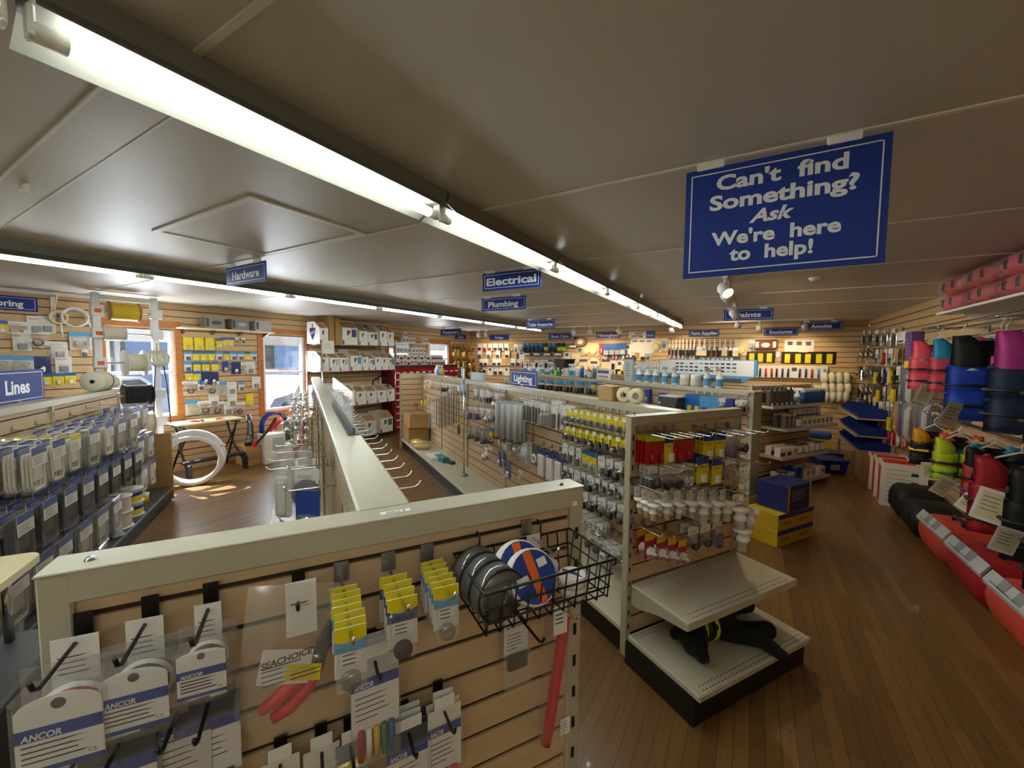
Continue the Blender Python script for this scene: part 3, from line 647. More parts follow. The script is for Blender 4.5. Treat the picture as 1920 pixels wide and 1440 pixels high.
# through-hull fitting hung by its header tag
proto('thru', 'hull_fitting', 'tagged white hull fitting', 'pipe fitting', [
    ('hang_tag', card_mb(.05, .085, 'offwhite', lines=True)),
    ('fitting', MB().lathe([(.0, -.07), (.036, -.07), (.038, -.076), (.036, -.084), (.017, -.09), (.017, -.115), (.022, -.117), (.022, -.128), (.017, -.13), (.015, -.165), (.012, -.165), (.012, -.08)], 'white', (0, -.022, 0), n=14))])
proto('thrubig', 'hull_fitting', 'large tagged white hull fitting', 'pipe fitting', [
    ('hang_tag', card_mb(.055, .085, 'offwhite', lines=True)),
    ('fitting', MB().lathe([(0, -.07), (.05, -.07), (.052, -.078), (.05, -.088), (.026, -.096), (.026, -.125), (.034, -.127), (.034, -.145), (.026, -.147), (.024, -.2), (.02, -.2), (.02, -.08)], 'white', (0, -.03, 0), n=16))])
# long hung goods
proto('greytube', 'tube_light', 'long grey tube light', 'packaged light', [('tube', MB().cyl((0, -.025, -.03), (0, -.025, -.4), .021, 'lgrey', 12)), ('cap', MB().lathe([(.021, -.4), (.021, -.42), (0, -.42)], 'dgrey', (0, -.025, 0), n=12)), ('hang_tab', MB().box(-.012, -.027, -.04, .012, -.023, -.004, 'blister').cyl((0, -.025, -.012), (0, -.025, -.032), .012, 'lgrey', 8))])
proto('rods', 'wiper_blade', 'long dark wiper blade in a sleeve', 'wiper', [('sleeve', MB().box(-.016, -.014, -.52, .016, -.001, -.004, 'blister', .003)), ('blade', MB().box(-.007, -.011, -.50, .007, -.004, -.03, 'dark', .002))])
proto('clearrod', 'clear_tube', 'long clear plastic tube', 'tube', [('tube', MB().cyl((0, -.016, -.45), (0, -.016, -.01), .015, 'acrylic', 10)), ('end_cap', MB().cyl((0, -.016, -.02), (0, -.016, .012), .016, 'lgrey', 10))])
proto('keyfloat', 'key_float', 'yellow foam key float', 'key float', [('float', MB().ell((0, -.02, -.07), .022, .018, .05, 'yellow')), ('loop', MB().torus((0, -.012, -.008), .014, .0025, 'black', n=12, k=5))])
proto('nav', 'stern_light', 'clear stern light with black base', 'packaged light', [('lens', MB().cyl((0, -.025, -.11), (0, -.025, -.01), .018, 'lgrey', 10)), ('base', MB().lathe([(.0, -.16), (.03, -.16), (.03, -.145), (.018, -.11), (0, -.11)], 'black', (0, -.025, 0), n=12)), ('bag', MB().box(-.034, -.05, -.165, .034, -.001, -.004, 'blister', .01))])
proto('chromehang', 'cleat', 'polished steel cleat', 'boat hardware', [('cleat', MB().tube([(-.06, -.03, -.05), (-.03, -.034, -.056), (.03, -.034, -.056), (.06, -.03, -.05)], [.005, .009, .009, .005], 'chrome', 8).cyl((-.018, -.03, -.054), (-.022, -.004, -.054), .008, 'chrome', 8).cyl((.018, -.03, -.054), (.022, -.004, -.054), .008, 'chrome', 8)), ('card', card_mb(.1, .1, 'card'))])
proto('plate', 'switch_plate', 'cream plastic rod holder plate', 'boat hardware', [('plate', MB().box(-.04, -.03, -.24, .04, -.004, -.03, 'offwhite', .012).box(-.02, -.05, -.22, .02, -.03, -.05, 'offwhite', .008)), ('bag', MB().box(-.052, -.056, -.26, .052, -.001, -.004, 'blister', .012))])
proto('strainer', 'hull_strainer', 'ribbed round grey strainer in a clear bag', 'boat hardware', [
    ('strainer', MB().lathe([(0, -.03), (.05, -.03), (.062, -.02), (.064, -.006), (.05, -.004)], 'dgrey', (0, 0, -.11), 'y', 20)), ('bag', MB().box(-.075, -.04, -.2, .075, -.001, .0, 'blister', .012)), ('header_card', card_mb(.11, .05, 'card'))])
s_ = PR['strainer'][3][0][1]
proto('greentube', 'pump_bottle', 'green plastic hand pump in a bag', 'pump', [('body', MB().cyl((0, -.035, -.2), (0, -.035, -.03), .03, 'green', 12)), ('cap', MB().lathe([(.022, -.03), (.022, -.005), (.012, .01), (0, .01)], 'black', (0, -.035, 0), n=10)), ('bag', MB().box(-.045, -.07, -.22, .045, -.001, -.004, 'blister', .012))])
# --- rope packs, thickness along the hook
def ropepack(key, m, desc, w=.17, h=.25, t=.055, band='ancor_blue', lab='card'):
    b = MB(); n = 6
    for i in range(n):
        x = -w*.42+w*.84*i/(n-1)
    loops = []
    for j in range(3):
        yy = -t*(.2+.3*j); P = []
        for a in range(20): q = 2*pi*a/20; P.append((w*.40*max(-1, min(1, 1.35*cos(q))), yy, -.035-h*.47+(h*.42)*max(-1, min(1, 1.25*sin(q)))))
        b.tube(P, t*.155, m, 6, closed=True)
    b.box(-w*.33, -t*.86, -h*.86, w*.33, -t*.12, -.075, m, .012)
    hc = MB().box(-w*.46, -t-.0015, -.12, w*.46, -t, -.004, 'card').quad((-w*.46, -t-.0018, -.05), (w*.46, -t-.0018, -.05), (w*.46, -t-.0018, -.004), (-w*.46, -t-.0018, -.004), band)
    hc.lines(-w*.36, w*.34, -.065, 4, .013, -t-.002, 'print')
    wrap = MB().box(-w/2, -t-.003, -h-.03, w/2, .001, -.004, 'blister', .012)
    proto(key, 'rope_pack', desc, 'packaged rope', [('rope', b), ('label', hc), ('wrapper', wrap)])
ropepack('ropew', 'rope', 'clear pack of white dock line')
ropepack('ropeg', 'ropegrey', 'clear pack of greyish dock line', .18, .27, .06)
ropepack('ropey', 'rope', 'yellow-labelled pack of white dock line', .15, .24, .055, 'yellow')
ropepack('ropeb', 'soft_black', 'clear pack of black dock line', .17, .25, .06)
ropepack('ropebr', 'ropegrey', 'clear pack of tan anchor line', .2, .27, .06)
def spool(key, nm, desc, R, w, rope, flange='white', core=.62, lab=None, axis='z'):
    fl = MB(); 
    for h in (0, w-.006): fl.lathe([(R*.18, h), (R, h), (R, h+.006), (R*.18, h+.006)], flange, (0, 0, 0), axis, 24)
    wd = MB(); P = [(R*core*.9, .006)]
    k = 14
    for i in range(k): P += [(R*.86, .008+(w-.018)*(i+.15)/k), (R*.88, .008+(w-.018)*(i+.5)/k), (R*.86, .008+(w-.018)*(i+.85)/k)]
    P.append((R*core*.9, w-.006)); wd.lathe(P, rope, (0, 0, 0), axis, 24)
    parts = [('flange', fl), ('winding', wd)]
    if lab: parts.append(('label', MB().lathe([(R*.9, w*.2), (R*.9, w*.5)], lab[0], (0, 0, 0), axis, 24).lathe([(R*.905, w*.5), (R*.905, w*.75)], lab[1], (0, 0, 0), axis, 24)))
    proto(key, nm, desc, 'spool', parts)
spool('spw', 'rope_spool', 'white spool of thin white line', .11, .14, 'rope')
spool('spl', 'rope_spool', 'white spool of line with blue and yellow label', .1, .13, 'rope', lab=('yellow', 'ancor_blue'))
# --- far wall goods (a few pixels each)
for k, c, sh, m, d in (('f_white', 'card', 'box', 'dark', 'white boxed pump part'), ('f_red', 'card', 'box', 'red', 'white and red boxed pump part'), ('f_navy', 'card', 'box', 'navy', 'white and navy boxed part'), ('f_tan', 'tan', 'bits', 'cream', 'tan carded part')):
    pack(k, 'boxed_part', d, 'boxed part', .13, .17, c, sh, m, pw=.5, ph=.35, far=True, dp=.05, lines=False)
pack('f_bag', 'bagged_part', 'small bag of grey parts', 'packaged part', .13, .2, 'lgrey', 'bits', 'dgrey', band='white', bh=.3, far=True)
pack('f_black', 'carded_tool', 'black tool on pale card', 'packaged tool', .1, .2, 'card', 'box', 'black', pw=.5, ph=.6, far=True)
pack('f_yel', 'yellow_card_pack', 'black pack with bright yellow panel', 'packaged sealant', .17, .2, 'black', 'box', 'yellow', pw=.45, ph=.75, far=True, dp=.03, lines=False)
pack('f_blue', 'carded_tube', 'carded navy sealant tube', 'packaged sealant', .085, .2, 'card', 'cyl', 'navy', ph=.7, pw=.6, far=True)
pack('f_redt', 'carded_tube', 'carded red sealant tube', 'packaged sealant', .085, .2, 'card', 'cyl', 'red', ph=.7, pw=.6, far=True)
pack('f_sky', 'carded_tube', 'carded light blue sealant tube', 'packaged sealant', .09, .2, 'card', 'cyl', 'sky_blue', ph=.7, pw=.7, far=True)
pack('f_grey', 'grey_card_pack', 'white card with grey emblem', 'packaged part', .15, .2, 'card', 'box', 'dgrey', pw=.45, ph=.3, pz=-.06, far=True, dp=.01)
pack('f_purple', 'polishing_pad', 'cream polishing pad with purple band', 'polishing pad', .2, .24, 'cream', 'box', 'purple', pw=.85, ph=.2, pz=-.05, far=True, dp=.02, lines=False)
pack('f_cream', 'cream_pad_pack', 'cream pad in a clear pack', 'polishing pad', .2, .26, 'cream', 'ell', 'cream', pw=.8, ph=.6, far=True, dp=.05, lines=False)
pack('f_redc', 'red_card_pack', 'red carded hardener tube', 'packaged resin', .08, .2, 'red', 'cyl', 'card', pw=.5, ph=.5, far=True, lines=False)
pack('f_bluep', 'blue_card_pack', 'blue carded glass cloth', 'packaged cloth', .14, .24, 'blue', 'box', 'lgrey', pw=.7, ph=.4, far=True, lines=False)
pack('f_book', 'booklet', 'pale booklet with dark title', 'booklet', .18, .27, 'card', 'box', 'dgrey', pw=.5, ph=.08, pz=-.05, far=True, dp=.006)
proto('f_round', 'polishing_pad', 'round cream polishing pad with purple patch', 'polishing pad', MB().lathe([(0, -.03), (.12, -.03), (.14, -.015), (.14, -.002), (0, -.002)], 'cream', (0, 0, -.14), 'y', 20).box(-.07, -.034, -.12, .07, -.03, -.07, 'purple'))
proto('f_glove', 'work_glove', 'blue and black work glove', 'glove', MB().box(-.05, -.04, -.18, .05, -.005, -.02, 'blue', .014).ell((0, -.03, -.16), .055, .03, .06, 'dark').box(-.048, -.044, -.06, -.01, -.04, -.03, 'lime'))
proto('f_gloveY', 'work_glove', 'yellow and black work glove', 'glove', MB().box(-.05, -.04, -.18, .05, -.005, -.02, 'lime', .014).ell((0, -.03, -.06), .052, .03, .05, 'dark'))
proto('f_brush', 'scrub_brush', 'oval scrub brush in pale card', 'brush', MB().ell((0, -.03, -.07), .1, .03, .055, 'dgrey').box(-.08, -.066, -.1, .08, -.05, -.05, 'card', .01))
proto('f_paint', 'paint_brush', 'flat paint brush with pale handle', 'paint brush', MB().box(-.02, -.022, -.3, .02, -.006, -.2, 'bristle', .003).box(-.022, -.024, -.2, .022, -.004, -.155, 'steel').prism([(-.018, -.155), (.018, -.155), (.008, -.09), (.012, -.0), (-.012, 0), (-.008, -.09)], -.02, -.008, 'offwhite'))
proto('f_paintw', 'paint_brush', 'wide white paint brush', 'paint brush', MB().box(-.045, -.022, -.3, .045, -.006, -.2, 'cream', .003).box(-.047, -.024, -.2, .047, -.004, -.15, 'chrome').prism([(-.04, -.15), (.04, -.15), (.01, -.1), (.014, -.0), (-.014, 0), (-.01, -.1)], -.02, -.008, 'offwhite'))
proto('f_paintd', 'chip_brush', 'small dark handled paint brush', 'paint brush', MB().box(-.022, -.02, -.24, .022, -.006, -.17, 'card', .003).box(-.024, -.022, -.17, .024, -.004, -.14, 'steel').prism([(-.02, -.14), (.02, -.14), (.008, -.09), (.012, 0), (-.012, 0), (-.008, -.09)], -.02, -.008, 'bristle'))
proto('f_roller', 'roller_cover', 'grey roller cover in a clear sleeve', 'paint roller', MB().cyl((0, -.03, -.22), (0, -.03, -.02), .024, 'lgrey', 10).box(-.03, -.002, -.23, .03, 0, .012, 'pink'))
proto('f_prop', 'propeller', 'cast bronze boat propeller', 'propeller', MB().cyl((0, -.09, -.1), (0, -.01, -.1), .03, 'brass', 12).add(
    [(0.03*cos(a)+dx*cos(a)-dy*sin(a), -.05+dz, -.1+.03*sin(a)+dx*sin(a)+dy*cos(a)) for a in (.3, .3+2*pi/3, .3+4*pi/3) for (dx, dy, dz) in ((0, -.03, .02), (.06, -.075, .03), (.13, -.05, .02), (.14, .03, -.02), (.07, .06, -.03), (0, .02, -.02))],
    [tuple(range(6*k, 6*k+6)) for k in range(3)], 'brass'))
proto('f_chrome', 'bagged_hardware', 'clear bag of polished deck hardware', 'boat hardware', MB().box(-.055, -.04, -.2, .055, -.004, -.04, 'smoky', .01).ell((.005, -.025, -.11), .035, .02, .05, 'chrome').box(-.05, -.003, -.06, .05, 0, .014, 'card'))
proto('f_rail', 'rail_fitting', 'bare chromed rail fitting', 'boat hardware', MB().tube([(-.03, -.03, -.02), (-.03, -.035, -.12), (.03, -.035, -.12), (.03, -.03, -.05)], .009, 'chrome', 8).box(-.04, -.004, -.14, .04, 0, .014, 'dgrey'))
proto('f_clamp', 'bag_of_clamps', 'bag of gold clamps', 'packaged clamp', MB().box(-.06, -.04, -.15, .06, -.003, -.01, 'brass', .012).torus((0, -.045, -.08), .04, .006, 'chrome', n=14, k=6))
proto('f_rag', 'cloth_pack', 'folded white cloth pack', 'cloth', MB().ell((0, -.06, -.1), .055, .05, .1, 'cream').ell((.01, -.1, -.1), .04, .03, .085, 'offwhite', 10, 6))
# --- standing goods
proto('tin', 'paint_can', 'steel paint can with pale label', 'paint can', [('can', MB().lathe([(0, 0), (.05, 0), (.05, .12), (.046, .122), (.046, .116), (0, .116)], 'steel', n=16)), ('label', MB().lathe([(.0505, .015), (.0505, .105)], 'card', n=16))])
proto('tinw', 'paint_can', 'white paint can', 'paint can', [('can', MB().lathe([(0, 0), (.055, 0), (.055, .13), (.05, .134), (.05, .128), (0, .128)], 'white', n=16)), ('label', MB().lathe([(.0555, .02), (.0555, .09)], 'offwhite', n=16))])
proto('btl', 'spray_bottle', 'white trigger spray bottle', 'bottle', [('body', MB().lathe([(0, 0), (.036, 0), (.038, .01), (.038, .12), (.014, .16), (.014, .18), (0, .18)], 'white', n=14)), ('trigger', MB().box(-.012, -.07, .185, .012, .03, .215, 'white', .005).box(-.006, -.05, .15, .006, -.04, .185, 'white', .002)), ('label', MB().lathe([(.0385, .02), (.0385, .1)], 'sky_blue', n=14))])
proto('jugg', 'oil_bottle', 'grey oil bottle with red chevron', 'bottle', [('body', MB().box(-.045, -.03, 0, .045, .03, .2, 'dgrey', .012)), ('cap', MB().cyl((.02, 0, .2), (.02, 0, .225), .014, 'dark', 10)), ('label', MB().prism([(-.03, .05), (.0, .1), (-.03, .15), (-.042, .15), (-.012, .1), (-.042, .05)], -.0315, -.0305, 'red').box(-.02, -.0312, .008, .02, -.0303, .035, 'white'))])
proto('aero', 'aerosol_can', 'blue aerosol paint can', 'spray can', [('can', MB().lathe([(0, 0), (.03, 0), (.03, .15), (.022, .165), (0, .165)], 'blue', n=12)), ('cap', MB().lathe([(.026, .155), (.026, .19), (0, .19)], 'lgrey', n=12))])
proto('aerog', 'aerosol_can', 'grey aerosol paint can', 'spray can', [('can', MB().lathe([(0, 0), (.03, 0), (.03, .15), (.022, .165), (0, .165)], 'grey', n=12)), ('cap', MB().lathe([(.026, .155), (.026, .19), (0, .19)], 'white', n=12))])
proto('boxw', 'carton', 'small white carton', 'box', [('carton', MB().box(-.05, -.04, 0, .05, .04, .12, 'card', .003)), ('label', MB().box(-.035, -.0412, .03, .035, -.0402, .09, 'grey'))])
proto('boxp', 'carton', 'small white carton with pink print', 'box', [('carton', MB().box(-.055, -.04, 0, .055, .04, .12, 'card', .003)), ('label', MB().box(-.045, -.0412, .01, .045, -.0402, .06, 'maroon'))])
proto('jar', 'jar', 'clear jar with white lid', 'jar', [('jar', MB().lathe([(0, 0), (.03, 0), (.03, .07), (.026, .075)], 'acrylic', n=12)), ('lid', MB().lathe([(.028, .072), (.028, .09), (0, .09)], 'white', n=12)), ('contents', MB().lathe([(0, .004), (.027, .004), (.027, .05), (0, .05)], 'teal', n=12))])

# ------------------------------------------------------------------ goods on the nearest panel
NP = 'nearest panel'
def arch(w, h, n=10): return [(w/2*cos(pi*i/n), h-w*.0-(w*.32)+w*.32*sin(pi*i/n)) for i in range(n+1)]
def spoolpack(key, w, hue, desc):
    h = w*1.25; d = .05; top = -.026
    hd = MB().box(-w*.27, -.0012, top-.06, w*.27, 0, .016, 'card').lines(-w*.2, w*.2, -.012, 4, .008, -.0016, 'print', .0009)
    shell = MB().box(-w*.55, -d, top-h-.012, w*.55, -.003, top-.002, 'blister', .012).box(-w*.59, -.0045, top-h-.018, w*.59, -.0025, top+.012, 'blister', .001)
    roll = MB().lathe([(w*.09, -.008), (w*.43, -.008), (w*.43, -.011), (w*.3, -.012), (w*.3, -d+.012), (w*.43, -d+.011), (w*.43, -d+.008), (w*.09, -d+.008)], 'white', (0, 0, top-h*.5), 'y', 24)
    wire = MB().lathe([(w*.3, -.012), (w*.37, -.013), (w*.37, -d+.013), (w*.3, -d+.012)], hue, (0, 0, top-h*.5), 'y', 24)
    y = -d+.0055; z0, z1 = top-h*.93, top-h*.06; zb = top-h*.40
    lab = MB().prism([(-w*.46, z0), (w*.46, z0), (w*.46, zb+.03)]+[(w*.46*cos(pi*i/12), zb+.02+(z1-zb-.02)*sin(pi*i/12)) for i in range(13)]+[(-w*.46, zb+.03)], y-.001, y, 'card')
    q = lambda a, b, c, e, m: lab.quad((a, y-.0013, c), (b, y-.0013, c), (b, y-.0013, e), (a, y-.0013, e), m)
    q(-w*.46, w*.46, zb-h*.15, zb, 'ancor_blue'); q(-w*.46, w*.46, z0, z0+h*.06, 'ancor_blue')
    lab.text('ANCOR', -w*.40, zb-h*.135, y-.0017, h*.075, 'vinyl', .03, w*.42, .15, align=-1)
    lab.lines(-w*.40, w*.36, zb-h*.2, 4, h*.062, y-.0016, 'print', .0011).text('CE', w*.33, z0+h*.09, y-.0016, h*.05, 'print', .0)
    lab.lathe([(w*.08, y-.0014), (0, y-.0014)], 'dgrey', (0, 0, z1-h*.11), 'y', 14)
    proto(key, 'wire_spool_pack', desc, 'packaged wire', [('header_card', hd), ('shell', shell), ('spool', roll, [('wire', wire)]), ('label', lab)])
spoolpack('anc_a', .096, 'red', 'large boxed wire spool'); spoolpack('anc_b', .083, 'black', 'middle wire spool'); spoolpack('anc_c', .066, 'maroon', 'small wire spool')
def near_hook(x, y, L, label, kind='black', d0=0):
    u, z = FA.px(x, y, d0); hook(FA, u, z, L, label, 'hooks on the nearest panel', kind, up=.02); return u, z
for (x, y, key, L, n, sp, nm, b) in ((160, 1182, 'anc_a', .03, 1, .054, 'large blister pack of white wire spool, blue ANCOR band', 'nearest panel\'s window end'),
                                  (284, 1150, 'anc_b', .03, 1, .053, 'round-topped white wire spool pack, ANCOR band', 'second from nearest panel\'s window end'),
                                  (397, 1124, 'anc_c', .03, 1, .05, 'smaller blister pack of dark red wire with ANCOR band', 'beside the red cable cutter bag')):
    u, z = near_hook(x, y, .12, 'black hook holding the %s' % {'anc_a': 'largest wire spool packs', 'anc_b': 'middle wire spool packs', 'anc_c': 'smallest wire spool packs'}[key])
    for q in range(n):
        inst(key, '%s%s, %s' % (DEEP[q]+' ' if n > 1 else '', nm, b), FA.at(u+(q % 2)*.003, z-.006, L-q*sp), FA.rz+(-.05, .03, -.02)[q], 'wire spool packs on the nearest panel')
def shrink(key, cols, w=.085, band='ancor_blue', topm='lgrey', desc='', h=.115, name='ANCOR', low=None):
    c = MB().box(-w/2, -.0014, -h, w/2, 0, .022, topm).box(-w*.3, -.0014, .0221, w*.3, 0, .045, 'card'); y = -.0018
    c.quad((-w/2, y, -h*.30), (w/2, y, -h*.30), (w/2, y, -h*.12), (-w/2, y, -h*.12), band).quad((-w/2, y, -h), (w/2, y, -h), (w/2, y, -h*.30), (-w/2, y, -h*.30), low or 'card')
    if name: c.text(name, -w*.44, -h*.28, y-.0004, .0105, 'vinyl', .03, w*.4, .15, align=-1)
    c.lines(-w*.42, w*.38, -h*.42, 5, .0105, y-.0003, 'print', .001)
    p = MB()
    for i, m in enumerate(cols): x = -w*.40+w*.8*(i+.5)/len(cols); p.cyl((x, -.007, -h-.05), (x, -.007, -h+.006), w*.34/len(cols), m, 8)
    wr = MB().box(-w*.52, -.014, -h-.06, w*.52, .001, -.005, 'blister', .004)
    proto(key, 'heat_shrink_pack', desc, 'packaged tubing', [('header_card', c), ('tubes', p), ('wrapper', wr)])
shrink('shr_mix', ['red', 'white', 'gold', 'green', 'blue'], desc='assorted tubing'); shrink('shr_dark', ['dark', 'dark', 'black', 'dgrey'], topm='dgrey', desc='dark tubing')
shrink('shr_pink', ['pink', 'pink', 'pink'], w=.07, topm='offwhite', desc='pink tubing'); shrink('shr_by', ['gold', 'yellow'], w=.055, band='yellow', low='sky_blue', topm='grey', name=None, desc='yellow tubing')
shrink('shr_mag', ['purple', 'pink'], w=.06, band='offwhite', topm='offwhite', name=None, desc='magenta tubing'); shrink('shr_teal', ['teal', 'black', 'teal'], w=.07, band='dark', topm='lgrey', name=None, desc='teal tubing')
for (x, y, key, L, n, lab) in ((695, 1205, 'shr_mix', .10, 3, 'ANCOR pack with red, white, yellow, green and blue tubing on the nearest panel'),
                               (756, 1338, 'shr_dark', .09, 3, 'ANCOR pack of dark tubing below the five-colour tubing pack'),
                               (820, 1300, 'shr_pink', .09, 2, 'ANCOR pack of pink tubing under the wire basket'),
                               (655, 1368, 'shr_by', .07, 1, 'yellow and light blue tubing pack at the lower edge of the nearest panel'),
                               (602, 1382, 'shr_mag', .06, 1, 'pale card pack of magenta tubing beside the yellow tubing pack'),
                               (527, 1408, 'shr_mag', .05, 1, 'pale card pack, lowest one below the red cutter handles'),
                               (245, 1345, 'shr_dark', .09, 2, 'ANCOR pack of dark tubing under the middle wire spool'),
                               (172, 1372, 'shr_teal', .08, 1, 'teal and black tubing pack under the largest wire spool'),
                               (340, 1310, 'shr_dark', .05, 1, 'grey ANCOR card, nearer the window of the two under the small spool'),
                               (396, 1298, 'shr_dark', .045, 1, 'grey ANCOR card, nearer the basket of the two under the small spool')):
    u, z = near_hook(x, y, .10, 'black hook of the '+lab.split(' on the ')[0].split(' at the ')[0].replace('ANCOR ', ''))
    for q in range(n): inst(key, (DEEP[q]+' ' if n > 1 else '')+lab, FA.at(u+.002*q, z-.012, max(.016, L*.55-q*.017)), FA.rz+(.04, -.03, .02)[q], 'tubing packs on the nearest panel')
def crimp(key, body, desc, w=.046, h=.066, yel=True):
    c = MB().box(-w/2, -.0012, -h, w/2, 0, .012, 'card'); y = -.0016
    c.quad((-w/2, y, -h*.18), (w/2, y, -h*.18), (w/2, y, .012), (-w/2, y, .012), 'yellow').prism([(-w/2, -h*.4)]+[(w/2, -h*.4), (w/2, -h*.12)]+[(w/2-w*i/8, -h*.12-.006*sin(pi*i/8)) for i in range(1, 9)], y-.0005, y, body)
    c.quad((-w*.34, y-.0008, -h*.68), (w*.34, y-.0008, -h*.68), (w*.34, y-.0008, -h*.42), (-w*.34, y-.0008, -h*.42), 'card').lines(-w*.26, w*.26, -h*.47, 3, .007, y-.0012, 'print', .001)
    p = MB().lathe([(0, -.012), (w*.3, -.012), (w*.32, -.003)], 'smoky' if yel else 'black', (0, 0, -h-.003), 'y', 14)
    bl = MB().box(-w*.48, -.013, -h-.02, w*.48, -.002, -h*.1, 'blister', .005)
    proto(key, 'terminal_pack', desc, 'packaged terminals', [('header_card', c), ('terminals', p), ('blister', bl)])
crimp('cr_w', 'sky_blue', 'terminals'); crimp('cr_n', 'navy', 'terminals', .05, .074, False)
for (x, y, key, L, n, sp, lab, hl) in ((640, 1082, 'cr_w', .17, 7, .02, 'small clear terminal pack with yellow top, hanging beside the cable cutter', 'chrome hook of the terminal packs beside the cutter'),
                               (728, 1062, 'cr_n', .13, 4, .026, 'navy card pack with bright yellow top on the nearest panel', 'chrome hook of the navy and yellow card packs'),
                               (800, 1046, 'cr_w', .13, 6, .02, 'small clear terminal pack with yellow top, beside the wire basket', 'chrome hook of the terminal packs beside the basket')):
    u, z = near_hook(x, y, L+.03, hl, 'chrome')
    for q in range(n): inst(key, (DEEP+['seventh-deep'])[q]+' '+lab, FA.at(u+.0015*(q % 3), z-.004, L-q*sp), FA.rz+.03*((q*7) % 3-1), 'terminal packs on the nearest panel')
# red-handled cable cutter in a bag
D = .055
u0, z0 = near_hook(560, 1098, .09, 'black hook of the bagged cable cutter')
def Q(x, y): u, z = FA.px(x, y, D); return u-u0, z-z0
t = thing('cable_cutter', 'bagged cable cutter with red handles and a SEACHOICE label', 'cable cutter', FA.at(u0, z0, D), FA.rz)
def strip_pts(*ps): return [V((Q(x, y)[0], yy, Q(x, y)[1])) for x, y, yy in ps]
MB().tube(strip_pts((592, 1238, -.008), (560, 1262, -.012), (520, 1300, -.014), (490, 1322, -.012)), [.008, .011, .012, .009], 'bright_red', 10).obj('handle', t)
MB().tube(strip_pts((600, 1240, -.01), (575, 1280, -.014), (545, 1310, -.016), (513, 1334, -.014)), [.008, .011, .012, .009], 'bright_red', 10).obj('handle', t)
MB().prism([Q(*p) for p in ((585, 1232), (592, 1200), (612, 1165), (622, 1158), (628, 1170), (618, 1200), (606, 1240))], -.014, -.003, 'dgrey').lathe([(0, -.018), (.007, -.018), (.007, -.014)], 'chrome', (Q(594, 1222)[0], 0, Q(594, 1222)[1]), 'y', 12).obj('jaws', t)
b = MB().prism([Q(*p) for p in ((496, 1199), (588, 1197), (576, 1258), (482, 1263))], -.0285, -.0275, 'card')
a = Q(540, 1212); b.text('SEACHOICE', a[0], a[1]-.006, -.0289, .0105, 'print', .03, .075, .2, rot=.08); a = Q(540, 1218); b.box(a[0]-.035, -.0289, a[1]-.0045, a[0]+.02, -.0286, a[1]-.0025, 'print')
a = Q(508, 1236); b.lines(a[0]-.012, a[0]+.03, a[1], 4, .008, -.029, 'print', .0009).obj('label', t)
b = MB().prism([Q(*p) for p in ((541, 1225), (602, 1222), (598, 1252), (534, 1254))], -.0298, -.0292, 'yellow')
a, c = Q(545, 1237), Q(580, 1226)
for i in range(12): x = a[0]+(c[0]-a[0])*i/12; b.quad((x, -.0301, a[1]), (x+.0012+.0012*(i % 3 == 0), -.0301, a[1]), (x+.0012+.0012*(i % 3 == 0), -.0301, c[1]), (x, -.0301, c[1]), 'print')
b.lines(a[0], a[0]+.055, a[1]-.006, 2, .007, -.0301, 'print', .0012).obj('price_sticker', t)
g = MB(); P = [Q(*p) for p in ((466, 1098), (625, 1088), (640, 1300), (475, 1384), (437, 1340))]
cx, cz = sum(p[0] for p in P)/5, sum(p[1] for p in P)/5
g.add([(cx, -.034, cz)]+[(cx+(x-cx)*.7, -.03+.004*(i % 2), cz+(z-cz)*.7) for i, (x, z) in enumerate(P)]+[(x, -.004, z) for x, z in P], [(0, i+1, (i+1) % 5+1) for i in range(5)]+[(i+1, i+6, (i+1) % 5+6, (i+1) % 5+1) for i in range(5)], 'bag', True); g.obj('bag', t)
MB().box(Q(536, 1150)[0], -.002, Q(560, 1190)[1], Q(594, 1150)[0], -.001, Q(560, 1098)[1]+.008, 'card').lines(Q(545, 1130)[0], Q(585, 1130)[0], Q(560, 1130)[1], 1, .01, -.0024, 'print').obj('header_card', t)
# wire basket
(ul, zl), (ur, zr) = FA.px(850, 1040, .012), FA.px(1068, 990, .012); zr = (zl+zr)/2; dB, hB = .165, .085; w = ur-ul
t = thing('wire_basket', 'black wire basket of tape rolls hooked on the nearest panel', 'basket', FA.at(ul, zr, .012), FA.rz)
m = 'black_wire'; R_ = .0022
rim = MB()
for z, ins in ((0, 0), (-hB*.38, .004), (-hB*.72, .008)): rim.tube([(ins, -ins, z), (w-ins, -ins, z), (w-ins, -dB+ins, z), (ins, -dB+ins, z)], R_+(.0006 if z == 0 else 0), m, 6, closed=True)
rim.obj('rim', t)
cg = MB(); n = 10
for i in range(n+1):
    x = .01+(w-.02)*i/n; cg.tube([(x, -.002, 0), (x, -.012, -hB), (x, -dB+.012, -hB), (x, -dB+.002, 0)], R_*.85, m, 5)
for i in range(5):
    y = -.02-(dB-.04)*i/4; cg.tube([(.002, y, 0), (.012, y, -hB), (w-.012, y, -hB), (w-.002, y, 0)], R_*.85, m, 5)
cg.obj('wire_cage', t)
for x in (.2*w, .72*w): MB().tube([(x, -.001, -.01), (x, -.001, .03), (x, .014, .032), (x, .014, .02)], R_, m, 6).obj('hook', t)
def tape_roll(nm, label, loc, rz, R, wd, body, rot=None, parts=None, hole=.5, group='tape rolls in the wire basket'):
    t = thing(nm, label, 'tape', loc, rz, group)
    if rot: t.rotation_euler = (rot[0], rot[1], rz)
    MB().lathe([(R*hole, 0), (R, 0), (R, wd), (R*hole, wd)], body, n=22).obj('roll', t)
    if parts: parts(t, R, wd)
    return t
at = lambda u, d, z: FA.at(ul+u, zr+z, .012+d)
